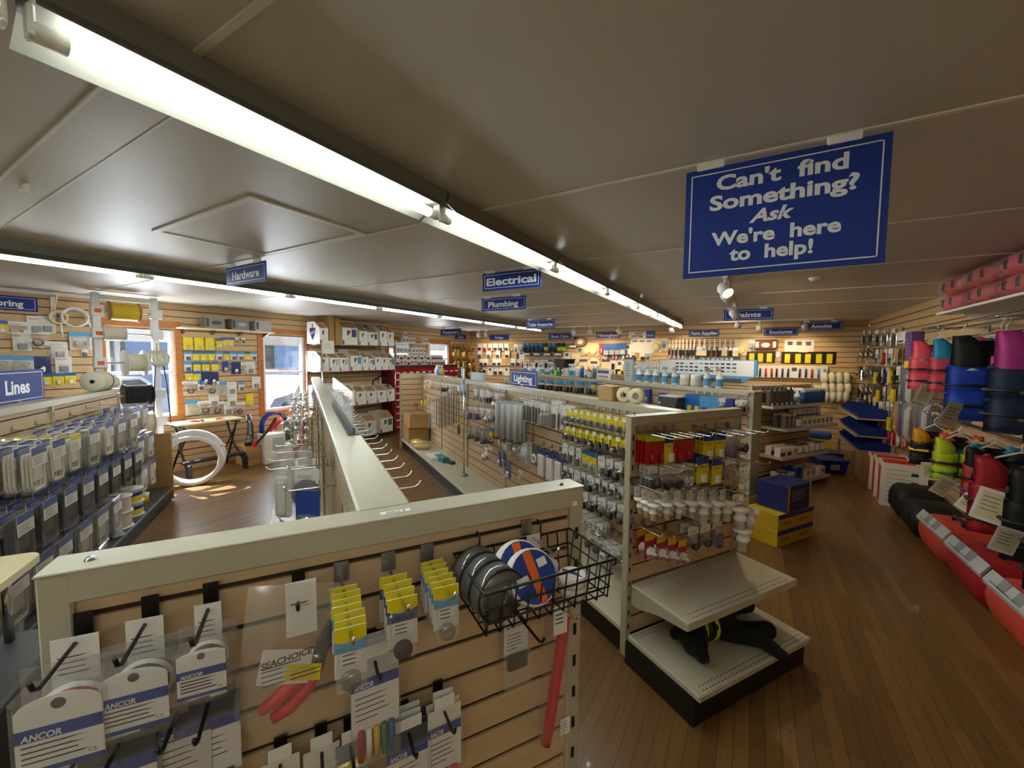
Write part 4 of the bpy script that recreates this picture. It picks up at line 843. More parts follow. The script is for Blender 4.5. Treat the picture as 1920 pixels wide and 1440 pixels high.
def wrapped(t, R, wd):
    MB().lathe([(0, -.002), (R*.9, -.002), (R*1.04, .006), (R*1.04, wd-.006), (R*.9, wd+.003), (0, wd+.003)], 'blister', n=20).obj('wrapper', t)
    MB().lathe([(R*.98, wd*.25), (R*.45, wd+.001)], 'dgrey', n=20).obj('label', t)
for q in range(3): tape_roll('tape_roll', 'shrink-wrapped dark tape roll, %s from the rack face in the basket' % ordn(q), at(.035+.004*q, .024+.04*q, -hB+.056), FA.rz+.12, .05, .036, 'black', (pi/2, 0), wrapped, .4)
def disc(t, R, wd):
    MB().lathe([(R*.22, wd+.0006), (R*.94, wd+.0006)], 'ancor_blue', n=24).box(-R*.15, -R*.9, wd+.0008, R*.2, R*.9, wd+.0012, 'orange').box(-R*.75, -R*.15, wd+.0008, -R*.25, R*.15, wd+.0012, 'white').box(R*.3, R*.2, wd+.0008, R*.7, R*.5, wd+.0012, 'white').obj('label', t)
    MB().lathe([(R, wd*.1), (R*1.02, wd*.5), (R, wd*.9)], 'white', n=24).obj('edge_wrap', t)
tape_roll('tape_roll', 'big white tape roll with blue and orange label leaning in front', at(.118, .112, -hB+.062), FA.rz+.1, .052, .026, 'white', (1.05, -.15), disc, .22)
tape_roll('tape_roll', 'big white tape roll leaning behind the labelled one', at(.112, .07, -hB+.064), FA.rz+.1, .052, .026, 'white', (1.1, -.1), disc, .22)
def lid(t, R, wd):
    MB().lathe([(0, wd+.0004), (R*.95, wd+.0004)], 'paper', n=18).prism_z([(-R*.9, -R*.1), (R*.7, R*.35), (R*.9, R*.1), (-R*.2, -R*.25)], wd+.0006, wd+.0012, 'ancor_blue').obj('label', t)
for i, (a, b, z, lab) in enumerate(((.19, .055, 0, 'small white tape roll, lower one by the rack face'), (.193, .055, .0222, 'small white tape roll stacked by the rack face'), (.225, .115, 0, 'small white tape roll, lower one at the basket front'), (.222, .116, .0222, 'small white tape roll stacked at the basket front'))): tape_roll('tape_roll', lab, at(a, b, -hB+.003+z), FA.rz+i*.6, .029, .022, 'white', None, lid, .45)
# hook with swing tag above the basket
u, z = near_hook(986, 997, .13, 'chrome hook behind the wire basket', 'chrome')
t = thing('swing_tag', 'long white barcode tag hanging behind the wire basket', 'tag', FA.at(u, z-.004, .035), FA.rz)
b = MB().box(-.017, -.001, -.085, .017, 0, .012, 'card')
for i in range(14): b.quad((-.011+i*.0015, -.0014, -.06), (-.0103+i*.0015+.0004*(i % 3), -.0014, -.06), (-.0103+i*.0015+.0004*(i % 3), -.0014, -.03), (-.011+i*.0015, -.0014, -.03), 'print')
b.obj('tag', t)
# SEACHOICE bag under the basket
u, z = FA.px(968, 1150, .04); hook(FA, u, z, .14, 'black hook sticking out under the wire basket', 'hooks on the nearest panel', 'black')
t = thing('bagged_plug', 'small SEACHOICE bag with a black cap under the wire basket', 'packaged part', FA.at(u, z-.004, .04), FA.rz)
b = MB().box(-.03, -.0012, -.085, .03, 0, .0, 'card').box(-.015, -.0012, .0, .02, 0, .018, 'card').text('SEACHOICE', .0, -.026, -.0018, .009, 'print', .03, .05, .2, rot=.05).lines(-.024, .022, -.042, 5, .008, -.0018, 'print', .0009); b.obj('header_card', t)
MB().box(-.026, -.016, -.118, .024, -.002, -.082, 'soft_black', .005).obj('cap', t); MB().box(-.034, -.018, -.16, .032, .0005, -.004, 'bag', .006).obj('bag', t)
# red tube in a sleeve
u, z = FA.px(1043, 1128, .03); hook(FA, u, z, .1, 'chrome hook of the long red tube', 'hooks on the nearest panel', 'chrome')
t = thing('heat_shrink_tube', 'long red tube in a clear sleeve at the panel\'s aisle end', 'packaged tubing', FA.at(u, z, .03), FA.rz)
q = [FA.px(x, y, .035) for x, y in ((1058, 1148), (1044, 1240), (1032, 1320), (1020, 1390))]
MB().tube([(a-u, -.012, b-z) for a, b in q], .0125, 'bright_red', 8).obj('tube', t)
MB().prism([(-.03, .0), (.024, .0), (.012, -.32), (-.046, -.32)], -.028, -.0, 'blister').obj('sleeve', t); MB().box(-.025, -.0285, -.06, .012, -.028, .01, 'card').lines(-.02, .008, -.012, 3, .01, -.0289, 'print').obj('header_card', t)
u, z = FA.px(1059, 1360, .001); b = MB().box(-.014, -.0008, -.022, .014, 0, .022, 'paper').lines(-.01, .01, .012, 4, .008, -.0012, 'print', .0009)
tag(b.obj('price_sticker', None, FA.at(u, z, .002), FA.rz), 'white price sticker low on the panel\'s aisle end post', 'label')

# ------------------------------------------------------------------ goods on the Lighting rack, long face
LR = 'Lighting rack '
row(FC, (1067, 768), (1180, 789), ['yhorn']*10, 'top hook row by the post', d=.17, stack=5, gap=.03, ticket=True, jit=.03)
row(FC, (1062, 801), (1185, 828), ['yblack', 'yblack', 'yplug', 'yblack', 'yplug', 'yblack', 'yblack', 'yplug', 'yblack', 'yblack'], 'second hook row by the post', d=.19, stack=5, gap=.032, ticket=True, jit=.03)
row(FC, (1060, 830), (1160, 866), ['wlight', 'wlight', 'wlight', 'ylight', 'ylight', 'wcard', 'darkbag', 'darkbag'], 'third hook row by the post', d=.15, stack=3, gap=.036, jit=.04)
row(FC, (1060, 872), (1164, 912), ['wtag', 'wtag', 'wcard', 'wtag', 'darkbag', 'wtag', 'wtag', 'wtag', 'wtag'], 'fourth hook row by the post', d=.15, stack=3, gap=.034, jit=.05)
row(FC, (1096, 922), (1166, 945), ['darkbag', 'darkbag', 'cablebag', 'darkbag', 'cablebag'], 'fifth hook row by the post', d=.15, stack=3, gap=.04, jit=.05)
row(FC, (1084, 958), (1124, 980), ['clearbag', 'clearbag', 'clearbag', 'clearbag'], 'low hook row over the near panel', d=.12, stack=3, gap=.034, jit=.05)
row(FC, (1106, 993), (1172, 1034), ['cablebag', 'cablebag', 'chromebag', 'cablebag', 'wtag'], 'lowest hook row by the post', d=.12, stack=2, gap=.05, jit=.05)
row(FC, (1179, 870), (1179, 870), ['ybig'], 'upper tall card beside the rack post', d=.12, stack=2, gap=.05)
row(FC, (1176, 931), (1176, 931), ['ybig'], 'lower tall card beside the rack post', d=.12, stack=2, gap=.05)
row(FC, (1040, 752), (1062, 760), ['led', 'wring'], 'top row past the yellow cards', d=.13, stack=2, gap=.045)
row(FC, (985, 751), (1018, 758), ['slim', 'slim', 'slim', 'greybag'], 'top row past the work light', d=.13, stack=3, gap=.035)
row(FC, (936, 750), (971, 753), ['greytube', 'greytube', 'greytube', 'greytube'], 'in the grey tube bundle', d=.16, stack=3, gap=.05)
row(FC, (891, 729), (930, 738), ['wcard', 'wcard', 'darkbag', 'chromebag'], 'top row past the grey tubes', d=.13, stack=3, gap=.04)
row(FC, (880, 762), (930, 768), ['purplebag', 'purplebag', 'clearbag', 'chromebag', 'darkbag'], 'second row past the grey tubes', d=.13, stack=3, gap=.04)
row(FC, (884, 799), (909, 806), ['nav', 'nav', 'nav'], 'in the stern light bundle', d=.16, stack=3, gap=.055)
row(FC, (920, 804), (941, 810), ['ylight', 'ylight'], 'below the grey tubes', d=.13, stack=2, gap=.04)
row(FC, (911, 838), (938, 846), ['chromebag', 'bluec'], 'low row beside the bare boards', d=.12, stack=2, gap=.055)
row(FC, (953, 815), (970, 822), ['wdome', 'chromebag'], 'under the grey tubes', d=.1, stack=2, gap=.06)
row(FC, (983, 829), (1003, 837), ['wdome', 'wwring'], 'between the bare boards and navy cards', d=.1, stack=2, gap=.05)
row(FC, (1018, 841), (1050, 853), ['navyw', 'navyw', 'navyw'], 'of navy carded light panels', d=.1, stack=2, gap=.04)
row(FC, (955, 866), (976, 880), ['bluec', 'clearbag'], 'lowest row over the nearest panel', d=.1, stack=1)
row(FC, (806, 752), (851, 726), ['clearrod', 'clearrod', 'rods', 'rods', 'rods', 'rods', 'rods'], 'in the long wiper bundle', d=.2, stack=3, gap=.04)
row(FC, (797, 714), (860, 722), ['whitebag', 'browncut', 'clearbag', 'darkbag', 'whitebag', 'wcard'], 'top row at the far end', d=.2, stack=3, gap=.045)
row(FC, (793, 748), (800, 748), ['keyfloat', 'keyfloat'], 'at the rack\'s far end', d=.25, stack=1, extra=.01)
row(FC, (862, 780), (862, 780), ['ytall'], 'by the chrome display pole', d=.12, stack=1)
u, z = FC.px(870, 800, .2)
t = thing('display_pole', 'chrome pole of small blue and white tags on the Lighting rack', 'display pole', FC.at(u, 0, .2), FC.rz)
MB().cyl((0, 0, .20), (0, 0, 1.66), .011, 'chrome', 8).cyl((0, 0, .181), (0, 0, .2), .05, 'steel', 12).obj('pole', t)
for i, (dx, z, m) in enumerate(((-.03, 1.46, 'sky_blue'), (.03, 1.44, 'card'), (-.025, 1.30, 'lgrey'), (.028, 1.24, 'sky_blue'))): MB().box(dx-.03, -.02, z, dx+.03, -.012, z+.13, m, .004).obj('tag', t)
# goods standing on the deck of the Lighting rack, far end
for (x, y, s, lab, m) in ((781, 806, (.34, .26, .22), 'upper brown carton on the deck at the far panel', 'cardboard'), (785, 812, (.36, .3, .2), 'lower brown carton on the deck at the far panel', 'kraft')):
    pass
p = FC.at(*FC.px(784, 822, .22), .22)
u = (p-FC.p0).dot(FC.t)
def carton(lab, loc, rz, s, m='cardboard', nm='carton', cat='box', flaps=True, tape=True, group=None):
    t = thing(nm, lab, cat, loc, rz, group); x, y, z = s[0]/2, s[1]/2, s[2]
    MB().box(-x, -y, 0, x, y, z, m, .003).obj('body', t)
    if tape: MB().box(-x*.98, -.022, z, x*.98, .022, z+.0006, 'tan').box(-x-.0006, -.022, z*.7, -x, .022, z, 'tan').obj('tape', t)
    return t
carton('lower brown carton on the deck by the far slat panel', FC.at(-5.78, .181, .22), FC.rz, (.5, .36, .27), 'kraft')
carton('upper brown carton on the deck by the far slat panel', FC.at(-5.74, .454, .22), FC.rz, (.5, .34, .25))
t = thing('cable_loop', 'black cable loop lying on the upper brown carton', 'cable', FC.at(-5.74, .711, .22), FC.rz); MB().torus((0, 0, .05), .11, .006, 'black', 'y', a0=0, a1=pi).obj('cable', t)
for i, (uu, dd, m, lab) in enumerate(((-5.35, .3, 'yellow', 'folded bright yellow bag on the deck before the cartons'), (-5.0, .3, 'gold', 'brass coloured coiled chain bag on the deck'), (-5.15, .25, 'lgrey', 'silver bagged part on the deck before the cartons'))):
    t = thing('bagged_part', lab, 'packaged part', FC.at(uu, .181, dd), FC.rz+i); MB().ell((0, 0, .05), .13, .1, .05, m, 10, 6).box(-.09, -.06, 0, .09, .06, .03, m, .015).obj('contents', t); MB().box(-.14, -.11, .0005, .14, .11, .09, 'bag', .03).obj('bag', t)
for i, (uu, lab, m, s) in enumerate(((-4.30, 'flat white boxed chart on the deck under the wipers', 'card', (.36, .22, .05)), (-4.12, 'teal and grey boxed tool on the deck', 'teal', (.3, .1, .07)), (-3.98, 'slim dark boxed tool on the deck', 'dgrey', (.3, .07, .04)))): carton(lab, FC.at(uu, .181, .28-.05*i), FC.rz+.1*i, s, m, tape=False)
# on top of the Lighting rack
C_TOP = 1.4045
carton('plain tan box on top of the Lighting rack', W(.72, .47, C_TOP), RZE, (.11, .16, .11), 'tan')
for i in range(2):
    t = thing('tape_roll', 'pale yellow tape roll upright on the rack top, %s' % ('by the tan box' if i == 0 else 'further from the tan box'), 'tape', W(.56-.12*i, .46, C_TOP+.055), RZE+.3, 'tape rolls on the rack top'); MB().lathe([(.03, -.02), (.055, -.02), (.055, .02), (.03, .02), (.03, -.02)], 'cream', (0, 0, 0), 'x', 20).obj('roll', t); MB().lathe([(.026, -.021), (.03, -.021), (.03, .021), (.026, .021), (.026, -.021)], 'white', (0, 0, 0), 'x', 16).obj('core', t)
u, z = FC.px(905, 712, -.03)
t = thing('cable_box', 'flat grey metal tray standing on the far rack top', 'tray', FC.at(-3.35, C_TOP, -.03), FC.rz); MB().box(-.22, -.02, 0, .22, .02, .11, 'lgrey', .004).obj('tray', t); MB().box(-.225, -.024, .0, -.2, .024, .12, 'sky_blue', .004).obj('end_label', t)
for i, (g, m, lab) in enumerate(((5.25, 'white', 'white jug standing on the far end of the rack top'), (5.1, 'sky_blue', 'blue topped bottle on the far end of the rack top'), (4.95, 'tan', 'tan carton strip on the far end of the rack top'))):
    t = thing('bottle', lab, 'bottle', W(g, .47, C_TOP), RZE); MB().lathe([(0, 0), (.045, 0), (.045, .09), (.018, .13), (.018, .15), (0, .15)], m, n=12).obj('body', t); MB().cyl((0, 0, .15), (0, 0, .17), .02, 'white', 10).obj('cap', t)

# --- near end of the Lighting rack
CE = 'end panel over the shelves'
row(FC_END, (1222, 817), (1290, 812), ['redy', 'redy', 'byel', 'redy', 'redy'], 'top row of the end panel', d=.10, stack=4, gap=.024, jit=.03, extra=.13)
row(FC_END, (1330, 812), (1392, 806), ['byel', 'byel', 'purplebag', 'cablebag'], 'top row past the red cards', d=.10, stack=4, gap=.026, jit=.03, extra=.14)
row(FC_END, (1224, 872), (1290, 868), ['darkbag', 'cablebag', 'cablebag', 'whitebag'], 'second row of the end panel', d=.09, stack=3, gap=.03, extra=.1)
row(FC_END, (1318, 855), (1395, 862), ['byel', 'byel', 'browncut', 'whitebag'], 'second row past the cable bags', d=.12, stack=3, gap=.035, extra=.14)
row(FC_END, (1222, 920), (1375, 916), ['thru', 'thru', 'thru', 'thru', 'thrubig', 'thrubig', 'thrubig', 'byel'], 'white fitting row of the end panel', d=.15, stack=3, gap=.05, jit=.05, extra=.08, sc=.9)
row(FC_END, (1380, 925), (1398, 930), ['thrubig', 'thrubig'], 'at the end panel\'s far edge', d=.2, stack=1, gap=.06, jit=.04, extra=.05)
row(FC_END, (1385, 965), (1400, 968), ['thrubig', 'byel'], 'lower at the end panel\'s far edge', d=.2, stack=1, gap=.06, jit=.04, extra=.05)
row(FC_END, (1218, 998), (1280, 1010), ['redhose', 'redhose', 'redhose', 'redhose'], 'bottom row of the end panel', d=.13, stack=2, gap=.06, jit=.05, extra=.06)
row(FC_END, (1300, 985), (1345, 975), ['cablebag', 'cablebag', 'purplebag'], 'bottom row past the red nozzles', d=.12, stack=2, gap=.05, jit=.04)

# --- foreground rack, bare hooks on the aisle side and hardware on the window side
k = 0
for zi, (z, g0, g1, n) in enumerate(((1.315, -.42, 4.9, 46), (1.16, 2.9, 4.9, 12))):
    for i in range(n): hook(FAR, g0+(g1-g0)*i/(n-1), z, .14, 'empty chrome hook, %s from near end, %s bare row facing the aisle' % (ordn(i), ordn(zi)), 'bare hooks facing the aisle', up=.03)
AW = 'window side of the nearest rack'
def arow(gs, z, keys, where, d=.25, stack=3, gap=.05, sc=1, tw=0):
    r = random.Random(len(where)); N = len(gs)
    for i, g in enumerate(gs):
        hook(FAL, -g, z, d+.06, 'long chrome hook, %s from near end, %s' % (ordn(i), where), 'long hooks '+where)
        for q in range(stack): inst(keys[i % len(keys)], '%s %s, %s from near end, %s' % (DEEP[q], PR[keys[i % len(keys)]][1], ordn(i), where), FAL.at(-g+r.uniform(-.004, .004), z-.004, d-q*gap), FAL.rz+tw+r.uniform(-.06, .06), 'goods '+where, sc=sc)
arow([-.30, .02, .34], 1.22, ['strainer', 'bluec', 'strainer'], 'top row facing the windows', d=.10, stack=1, tw=1.1)
arow([.62, .80, 1.0, 1.2], 1.16, ['plate'], 'plate row facing the windows', d=.2, stack=2, gap=.1, tw=1.2)
arow([2.45], 1.16, ['greentube'], 'green pump hook facing the windows', d=.2, stack=1)
arow([1.5, 1.75, 2.0, 2.3, 2.6, 2.9, 3.2, 3.5, 3.8, 4.1, 4.4, 4.7], 1.27, ['chromehang', 'clearbag', 'chromehang', 'chromebag'], 'far top row facing the windows', d=.19, stack=3, gap=.06)
arow([1.45, 1.7, 1.95, 2.3, 2.7, 3.1, 3.5, 3.9, 4.3], 1.05, ['chromebag', 'clearbag', 'greybag', 'chromehang'], 'far middle row facing the windows', d=.19, stack=3, gap=.06)
arow([-.2, .1, .4, .7], .74, ['chromebag', 'strainer', 'clearbag', 'darkbag'], 'low row facing the windows', d=.2, stack=1, tw=.9)
for i in range(5):
    t = thing('pipe', 'long white pipe lying along the deck, %s from the floor edge' % ordn(i), 'pipe', W(-.5, -1.87+.055*i, .18+.021), RZE, 'white pipes on the window side deck')
    MB().cyl((0, 0, 0), (0, 2.1+.1*i, 0), .02, 'vinyl', 10).obj('tube', t)
    for y in (0, 2.1+.1*i): MB().cyl((0, y-.012, 0), (0, y+.012, 0), .0208, 'lgrey', 10).obj('end_cap', t)
t = thing('bracket', 'grey clamp bracket with round knob on the window side deck', 'boat hardware', W(-.45, -1.58, .181), RZE+.4)
MB().box(-.08, -.05, 0, .08, .05, .1, 'steel', .01).box(-.03, -.12, .1, .03, .1, .14, 'chrome', .01).obj('body', t); MB().cyl((-.08, 0, .05), (-.12, 0, .05), .035, 'dgrey', 12).obj('knob', t)
# clear sign holder lying along the rack top
t = thing('sign_holder', 'long clear plastic sign holder standing along the nearest rack\'s top', 'sign holder', W(.05, -1.41, 1.4048), RZE)
MB().prism_x([(0, 0), (1.25, 0), (1.25, .003), (0, .003)], -.022, .022, 'dgrey').box(-.004, 0, .003, .004, 1.25, .03, 'dgrey').obj('base', t)
MB().box(-.0035, .02, .03, -.0015, 1.25, .17, 'acrylic').box(.0015, .02, .03, .0035, 1.25, .17, 'acrylic').obj('sleeve', t)

# --- rope rack
R2 = 'rope rack'
def lrow(gs, z, keys, where, d=.37, stack=5, gap=.074, sc=1):
    r = random.Random(len(where)*3)
    for i, g in enumerate(gs):
        hook(FL, g, z, d+.05, 'chrome rope hook, %s from the near end, %s' % (ordn(i), where), 'rope hooks '+where)
        k = keys[i % len(keys)]
        for q in range(stack): inst(k, '%s %s, %s from near end, %s' % (DEEP[q], PR[k][1], ordn(i), where), FL.at(g+r.uniform(-.004, .004), z-.004, d-q*gap), FL.rz+r.uniform(-.02, .02), 'rope packs '+where, roll=r.uniform(-.02, .02), sc=sc)
lrow([1.78, 2.0, 2.22, 2.5, 2.78, 3.02, 3.3], 1.17, ['ropew', 'ropew', 'ropey', 'ropeg', 'ropew', 'ropeg', 'ropeg'], 'rope rack upper row')
lrow([3.62, 3.9], 1.2, ['ropeg', 'ropew'], 'rope rack upper far end', d=.3, stack=4)
lrow([3.62, 3.92], .90, ['ropew', 'ropew'], 'rope rack middle far end', d=.33, stack=4)
lrow([3.66, 3.94], .60, ['ropew', 'ropew'], 'rope rack lower far end', d=.33, stack=3)
lrow([1.55, 1.8, 2.05, 2.3, 2.55, 2.8, 3.05, 3.3], .84, ['ropeb'], 'rope rack black row', d=.39, stack=5)
lrow([1.5, 1.75, 2.0, 2.28, 2.56, 2.84], .52, ['ropebr', 'ropebr', 'ropeg'], 'rope rack lower row', d=.37, stack=4, gap=.075)
for i, (g, dd, n, k) in enumerate(((3.1, .34, 2, 'spw'), (3.12, .115, 3, 'spw'), (3.42, .34, 2, 'spl'), (3.63, .2, 1, 'spl'))):
    for q in range(n): inst(k, '%s, %s up, %s stack on the deck' % (PR[k][1], ordn(q), ordn(i)), FL.at(g, .171+q*.142 if k == 'spw' else .171+q*.132, dd), FL.rz+i, 'rope spools on the deck')
t = thing('tub', 'small yellow lidded tub on the rope rack deck', 'tub', FL.at(3.78, .171, .33), 0); MB().lathe([(0, 0), (.045, 0), (.05, .09), (0, .09)], 'yellow', n=14).obj('tub', t); MB().lathe([(.053, .085), (.053, .105), (0, .105)], 'white', n=14).obj('lid', t)
for i, (g, dd, s, m) in enumerate(((2.2, .34, (.3, .13, .05), 'dark'), (2.55, .36, (.22, .12, .07), 'lgrey'), (2.62, .3, (.2, .12, .06), 'white'), (1.85, .33, (.3, .16, .06), 'navy'), (1.5, .34, (.3, .16, .07), 'dark'), (2.9, .39, (.18, .08, .04), 'lgrey'))):
    t = thing('blister_pack', ('flat dark clear-topped pack', 'silver clear-topped pack', 'white clear-topped pack', 'navy clear-topped pack', 'black clear-topped pack', 'small grey clear-topped pack')[i]+' lying at the rope rack deck edge', 'packaged part', FL.at(g, .171, dd), FL.rz+.1*i, 'flat packs on the rope deck')
    MB().box(-s[0]/2, -s[1]/2, 0, s[0]/2, s[1]/2, s[2]*.6, m, .01).obj('contents', t); MB().box(-s[0]/2-.01, -s[1]/2-.01, 0.0005, s[0]/2+.01, s[1]/2+.01, s[2], 'acrylic', .01).obj('shell', t)

# --- rack behind: chrome bags, blue boxes
BR = 'rack behind the Lighting rack'
bag('silver', 'bagged_strap', 'silver bag with a black strap', 'packaged strap', .13, .2, 'box', 'soft_black', header='sky_blue', hh=.06, dp=.05, pw=.8)
pack('bbox', 'boxed_kit', 'blue and yellow boxed kit', 'boxed kit', .13, .22, 'blue', 'box', 'yellow', pw=.4, ph=.4, bl=False, dp=.01, lines=False)
pack('bbox2', 'boxed_kit', 'sky blue boxed kit', 'boxed kit', .13, .22, 'sky_blue', 'box', 'navy', pw=.4, ph=.4, bl=False, dp=.01, lines=False)
row(FB, (946, 708), (1108, 716), ['greybag', 'ylight', 'silver', 'silver', 'silver', 'silver', 'silver', 'silver', 'silver', 'silver', 'silver'], 'top row of the second rack', d=.2, stack=2, gap=.07)
row(FB, (1112, 717), (1165, 727), ['ylight', 'ylight', 'purplebag', 'darkbag', 'darkbag'], 'top row past the silver bags', d=.2, stack=2, gap=.06)
row(FB, (1213, 730), (1240, 737), ['bluec', 'bluec'], 'top row by the tape rolls', d=.12, stack=2, gap=.05)
row(FB, (1294, 739), (1385, 750), ['bbox', 'bbox', 'bbox2', 'bbox2', 'purplebag', 'bluec', 'darkbag'], 'top row by the end board', d=.12, stack=3, gap=.04)
t = thing('bucket', 'olive plastic tub hanging by the blue boxes', 'tub', FB.at(*[v for v in FB.px(1262, 742, .16)], .16)-V((0, 0, .16)), FB.rz)
MB().prism([(-.13, .15), (.13, .15), (.1, 0), (-.1, 0)], -.08, .08, 'dgrey').box(-.14, -.09, .145, .14, .09, .16, 'lgrey', .004).obj('tub', t)

# ------------------------------------------------------------------ window wall: goods, rope spool rack, work bench, hoses, cartons
pack('l_yel', 'carded_fitting', 'yellow carded white fitting', 'packaged fitting', .12, .19, 'yellow', 'ring', 'white', ph=.3, pw=.35, dp=.03, lines=False)
pack('l_yb', 'carded_fitting', 'blue-headed yellow carded fitting', 'packaged fitting', .095, .14, 'yellow', 'box', 'white', band='blue', bh=.28, ph=.3, pw=.35, dp=.03, lines=False)
pack('l_bw', 'carded_fitting', 'blue and white carded fitting', 'packaged fitting', .095, .14, 'card', 'box', 'navy', band='sky_blue', bh=.3, ph=.35, pw=.5, dp=.03, lines=False)
bag('l_hose', 'hose_coil', 'bagged dark hose coil', 'hose', .2, .22, 'coil', 'dark', hh=.05)
bag('l_white', 'bagged_fitting', 'bag of small white fittings', 'packaged fitting', .18, .22, 'bits', 'white', hh=.05)
pack('l_blue', 'carded_fitting', 'navy carded chrome hook', 'packaged fitting', .14, .2, 'navy', 'ell', 'chrome', pw=.4, ph=.4, bl=False, lines=False)
pack('l_card', 'carded_fitting', 'pale carded grey part', 'packaged fitting', .14, .2, 'card', 'box', 'grey', pw=.5, ph=.35, bl=False)
pack('l_loop', 'bagged_line', 'blue-headed white shock cord pack', 'packaged rope', .2, .22, 'offwhite', 'coil', 'rope', band='sky_blue', ph=.6)
S1 = dict(d=.02, hooked=False)
row(FLW, (352, 632), (412, 634), ['l_yel', 'l_yel', 'l_yel', 'l_yb'], 'top row between the windows', **S1)
row(FLW, (420, 632), (456, 633), ['l_yb', 'l_yb', 'wtag', 'wtag'], 'top row nearer the second window', **S1)
row(FLW, (352, 658), (476, 659), ['l_bw', 'l_yb', 'l_yb', 'l_yb', 'l_bw', 'l_yb', 'l_bw', 'l_bw', 'l_yb', 'l_bw'], 'second row between the windows', **S1)
row(FLW, (352, 678), (402, 678), ['l_bw', 'l_yb', 'l_yb', 'l_yb'], 'third row between the windows', **S1)
row(FLW, (422, 677), (462, 679), ['bluec', 'l_blue', 'l_white'], 'third row nearer the second window', **S1)
row(FLW, (354, 695), (400, 697), ['l_yb', 'l_yb', 'l_blue', 'l_blue'], 'fourth row between the windows', **S1)
row(FLW, (356, 714), (452, 716), ['l_hose', 'l_bw', 'l_hose', 'l_loop', 'l_card', 'l_bw'], 'fifth row between the windows', **S1)
row(FLW, (400, 738), (468, 738), ['l_card', 'l_card', 'l_yel'], 'sixth row between the windows', **S1)
row(FLW, (361, 750), (448, 754), ['l_loop', 'l_hose', 'l_hose', 'l_card', 'l_hose'], 'lowest row between the windows', **S1)
row(FLW, (470, 678), (480, 706), ['l_card', 'l_card'], 'by the second window frame', **S1)
# left of the first window
row(FLW, (66, 592), (88, 592), ['l_card', 'l_card'], 'top row under the hose coil', **S1)
row(FLW, (30, 602), (40, 624), ['l_white', 'l_card'], 'at the window wall\'s near end', **S1)
row(FLW, (68, 618), (105, 640), ['l_hose', 'l_white'], 'second row under the hose coils', **S1)
row(FLW, (110, 640), (150, 622), ['l_card', 'l_loop'], 'third row beside the spool rack', **S1)
row(FLW, (-5, 665), (78, 668), ['l_loop', 'l_loop', 'l_blue'], 'fourth row of the near window wall', **S1)
row(FLW, (118, 668), (158, 655), ['l_card', 'wtag'], 'fourth row beside the spool rack', **S1)
row(FLW, (85, 700), (132, 698), ['l_yb', 'l_yb', 'l_yb'], 'lowest row behind the rope rack', **S1)
row(FLW, (2, 600), (2, 600), ['l_yb'], 'at the near edge of the window wall', **S1)
for i, (x, y, R, m) in enumerate(((140, 596, .14, 'vinyl'), (109, 596, .09, 'cream'))):
    u, z = FLW.px(x, y, .06); t = thing('hose_coil', ('white plastic hose coil hanging beside the spool rack', 'small cream hose coil beside the white one')[i], 'hose', FLW.at(u, z, .06), FLW.rz, 'wall hose coils')
    b = MB()
    for q in range(4): b.torus((0, .03-.017*q, .006*(q % 2)), R*(.75+.06*(q % 2)), .011, m, 'y', 24, 6)
    b.obj('coil', t); MB().cyl((0, .05, R*.6), (0, -.05, R*.6), .006, 'chrome', 6).obj('hook', t)
    if i == 0: MB().tube([(R*.7, 0, 0), (R*1.0, .0, -.1), (R*1.05, 0, -.2), (R*.8, 0, -.28)], .01, m, 6).obj('loose_end', t); MB().tube([(-R*.8, 0, 0), (-R*.85, .0, -.12), (-R*.8, 0, -.24)], .01, m, 6).obj('loose_end', t)
# bracket under the ceiling, smoke puck
u, z = FLW.px(98, 556, 0); t = thing('shelf_bracket', 'white empty shelf bracket high on the window wall', 'bracket', FLW.at(u, ZC-.05, 0), FLW.rz)
MB().box(-.02, -.012, -.24, .02, -.001, 0, 'white').box(-.02, -.22, -.012, .02, -.001, 0, 'white').prism_x([(-.012, -.2), (-.012, -.17), (-.17, -.012), (-.2, -.012)], -.006, .006, 'white').obj('bracket', t)
# shelf between the windows with three boxed pumps
(u0, zs), (u1, _) = FLW.px(333, 609, .2), FLW.px(510, 617, .2); zs = 2.115
(u0, _), (u1, _) = FLW.px(334, 606, .1), FLW.px(508, 614, .1)
t = thing('wall_shelf', 'cream wall shelf over the goods between the two windows', 'shelf', FLW.at(u0, zs, 0), FLW.rz)
MB().box(0, -.22, -.022, u1-u0, -.001, 0, 'cream', .003).obj('board', t)
for q in range(4): x = .08+(u1-u0-.16)*q/3; MB().prism_x([(-.001, -.022), (-.18, -.022), (-.18, -.034), (-.02, -.09), (-.001, -.09)], x-.008, x+.008, 'steel').obj('bracket', t)
for i, x in enumerate((397, 445, 488)):
    u, _ = FLW.px(x, 600, .1)
    t = thing('boxed_pump', ('grey boxed pump nearest the spool rack on the wall shelf', 'middle grey boxed pump on the wall shelf', 'pale boxed pump at the second window end of the wall shelf')[i], 'box', FLW.at(u, zs+.001, .11), FLW.rz, 'boxed pumps on the wall shelf')
    MB().box(-.13, -.09, 0, .13, .09, .17, 'grey' if i < 2 else 'lgrey', .003).obj('carton', t); MB().ell((.02, -.091, .09), .07, .004, .03, 'dgrey' if i == 0 else 'lgrey').box(-.12, -.0925, .03, -.08, -.0905, .15, 'dgrey').obj('print', t)
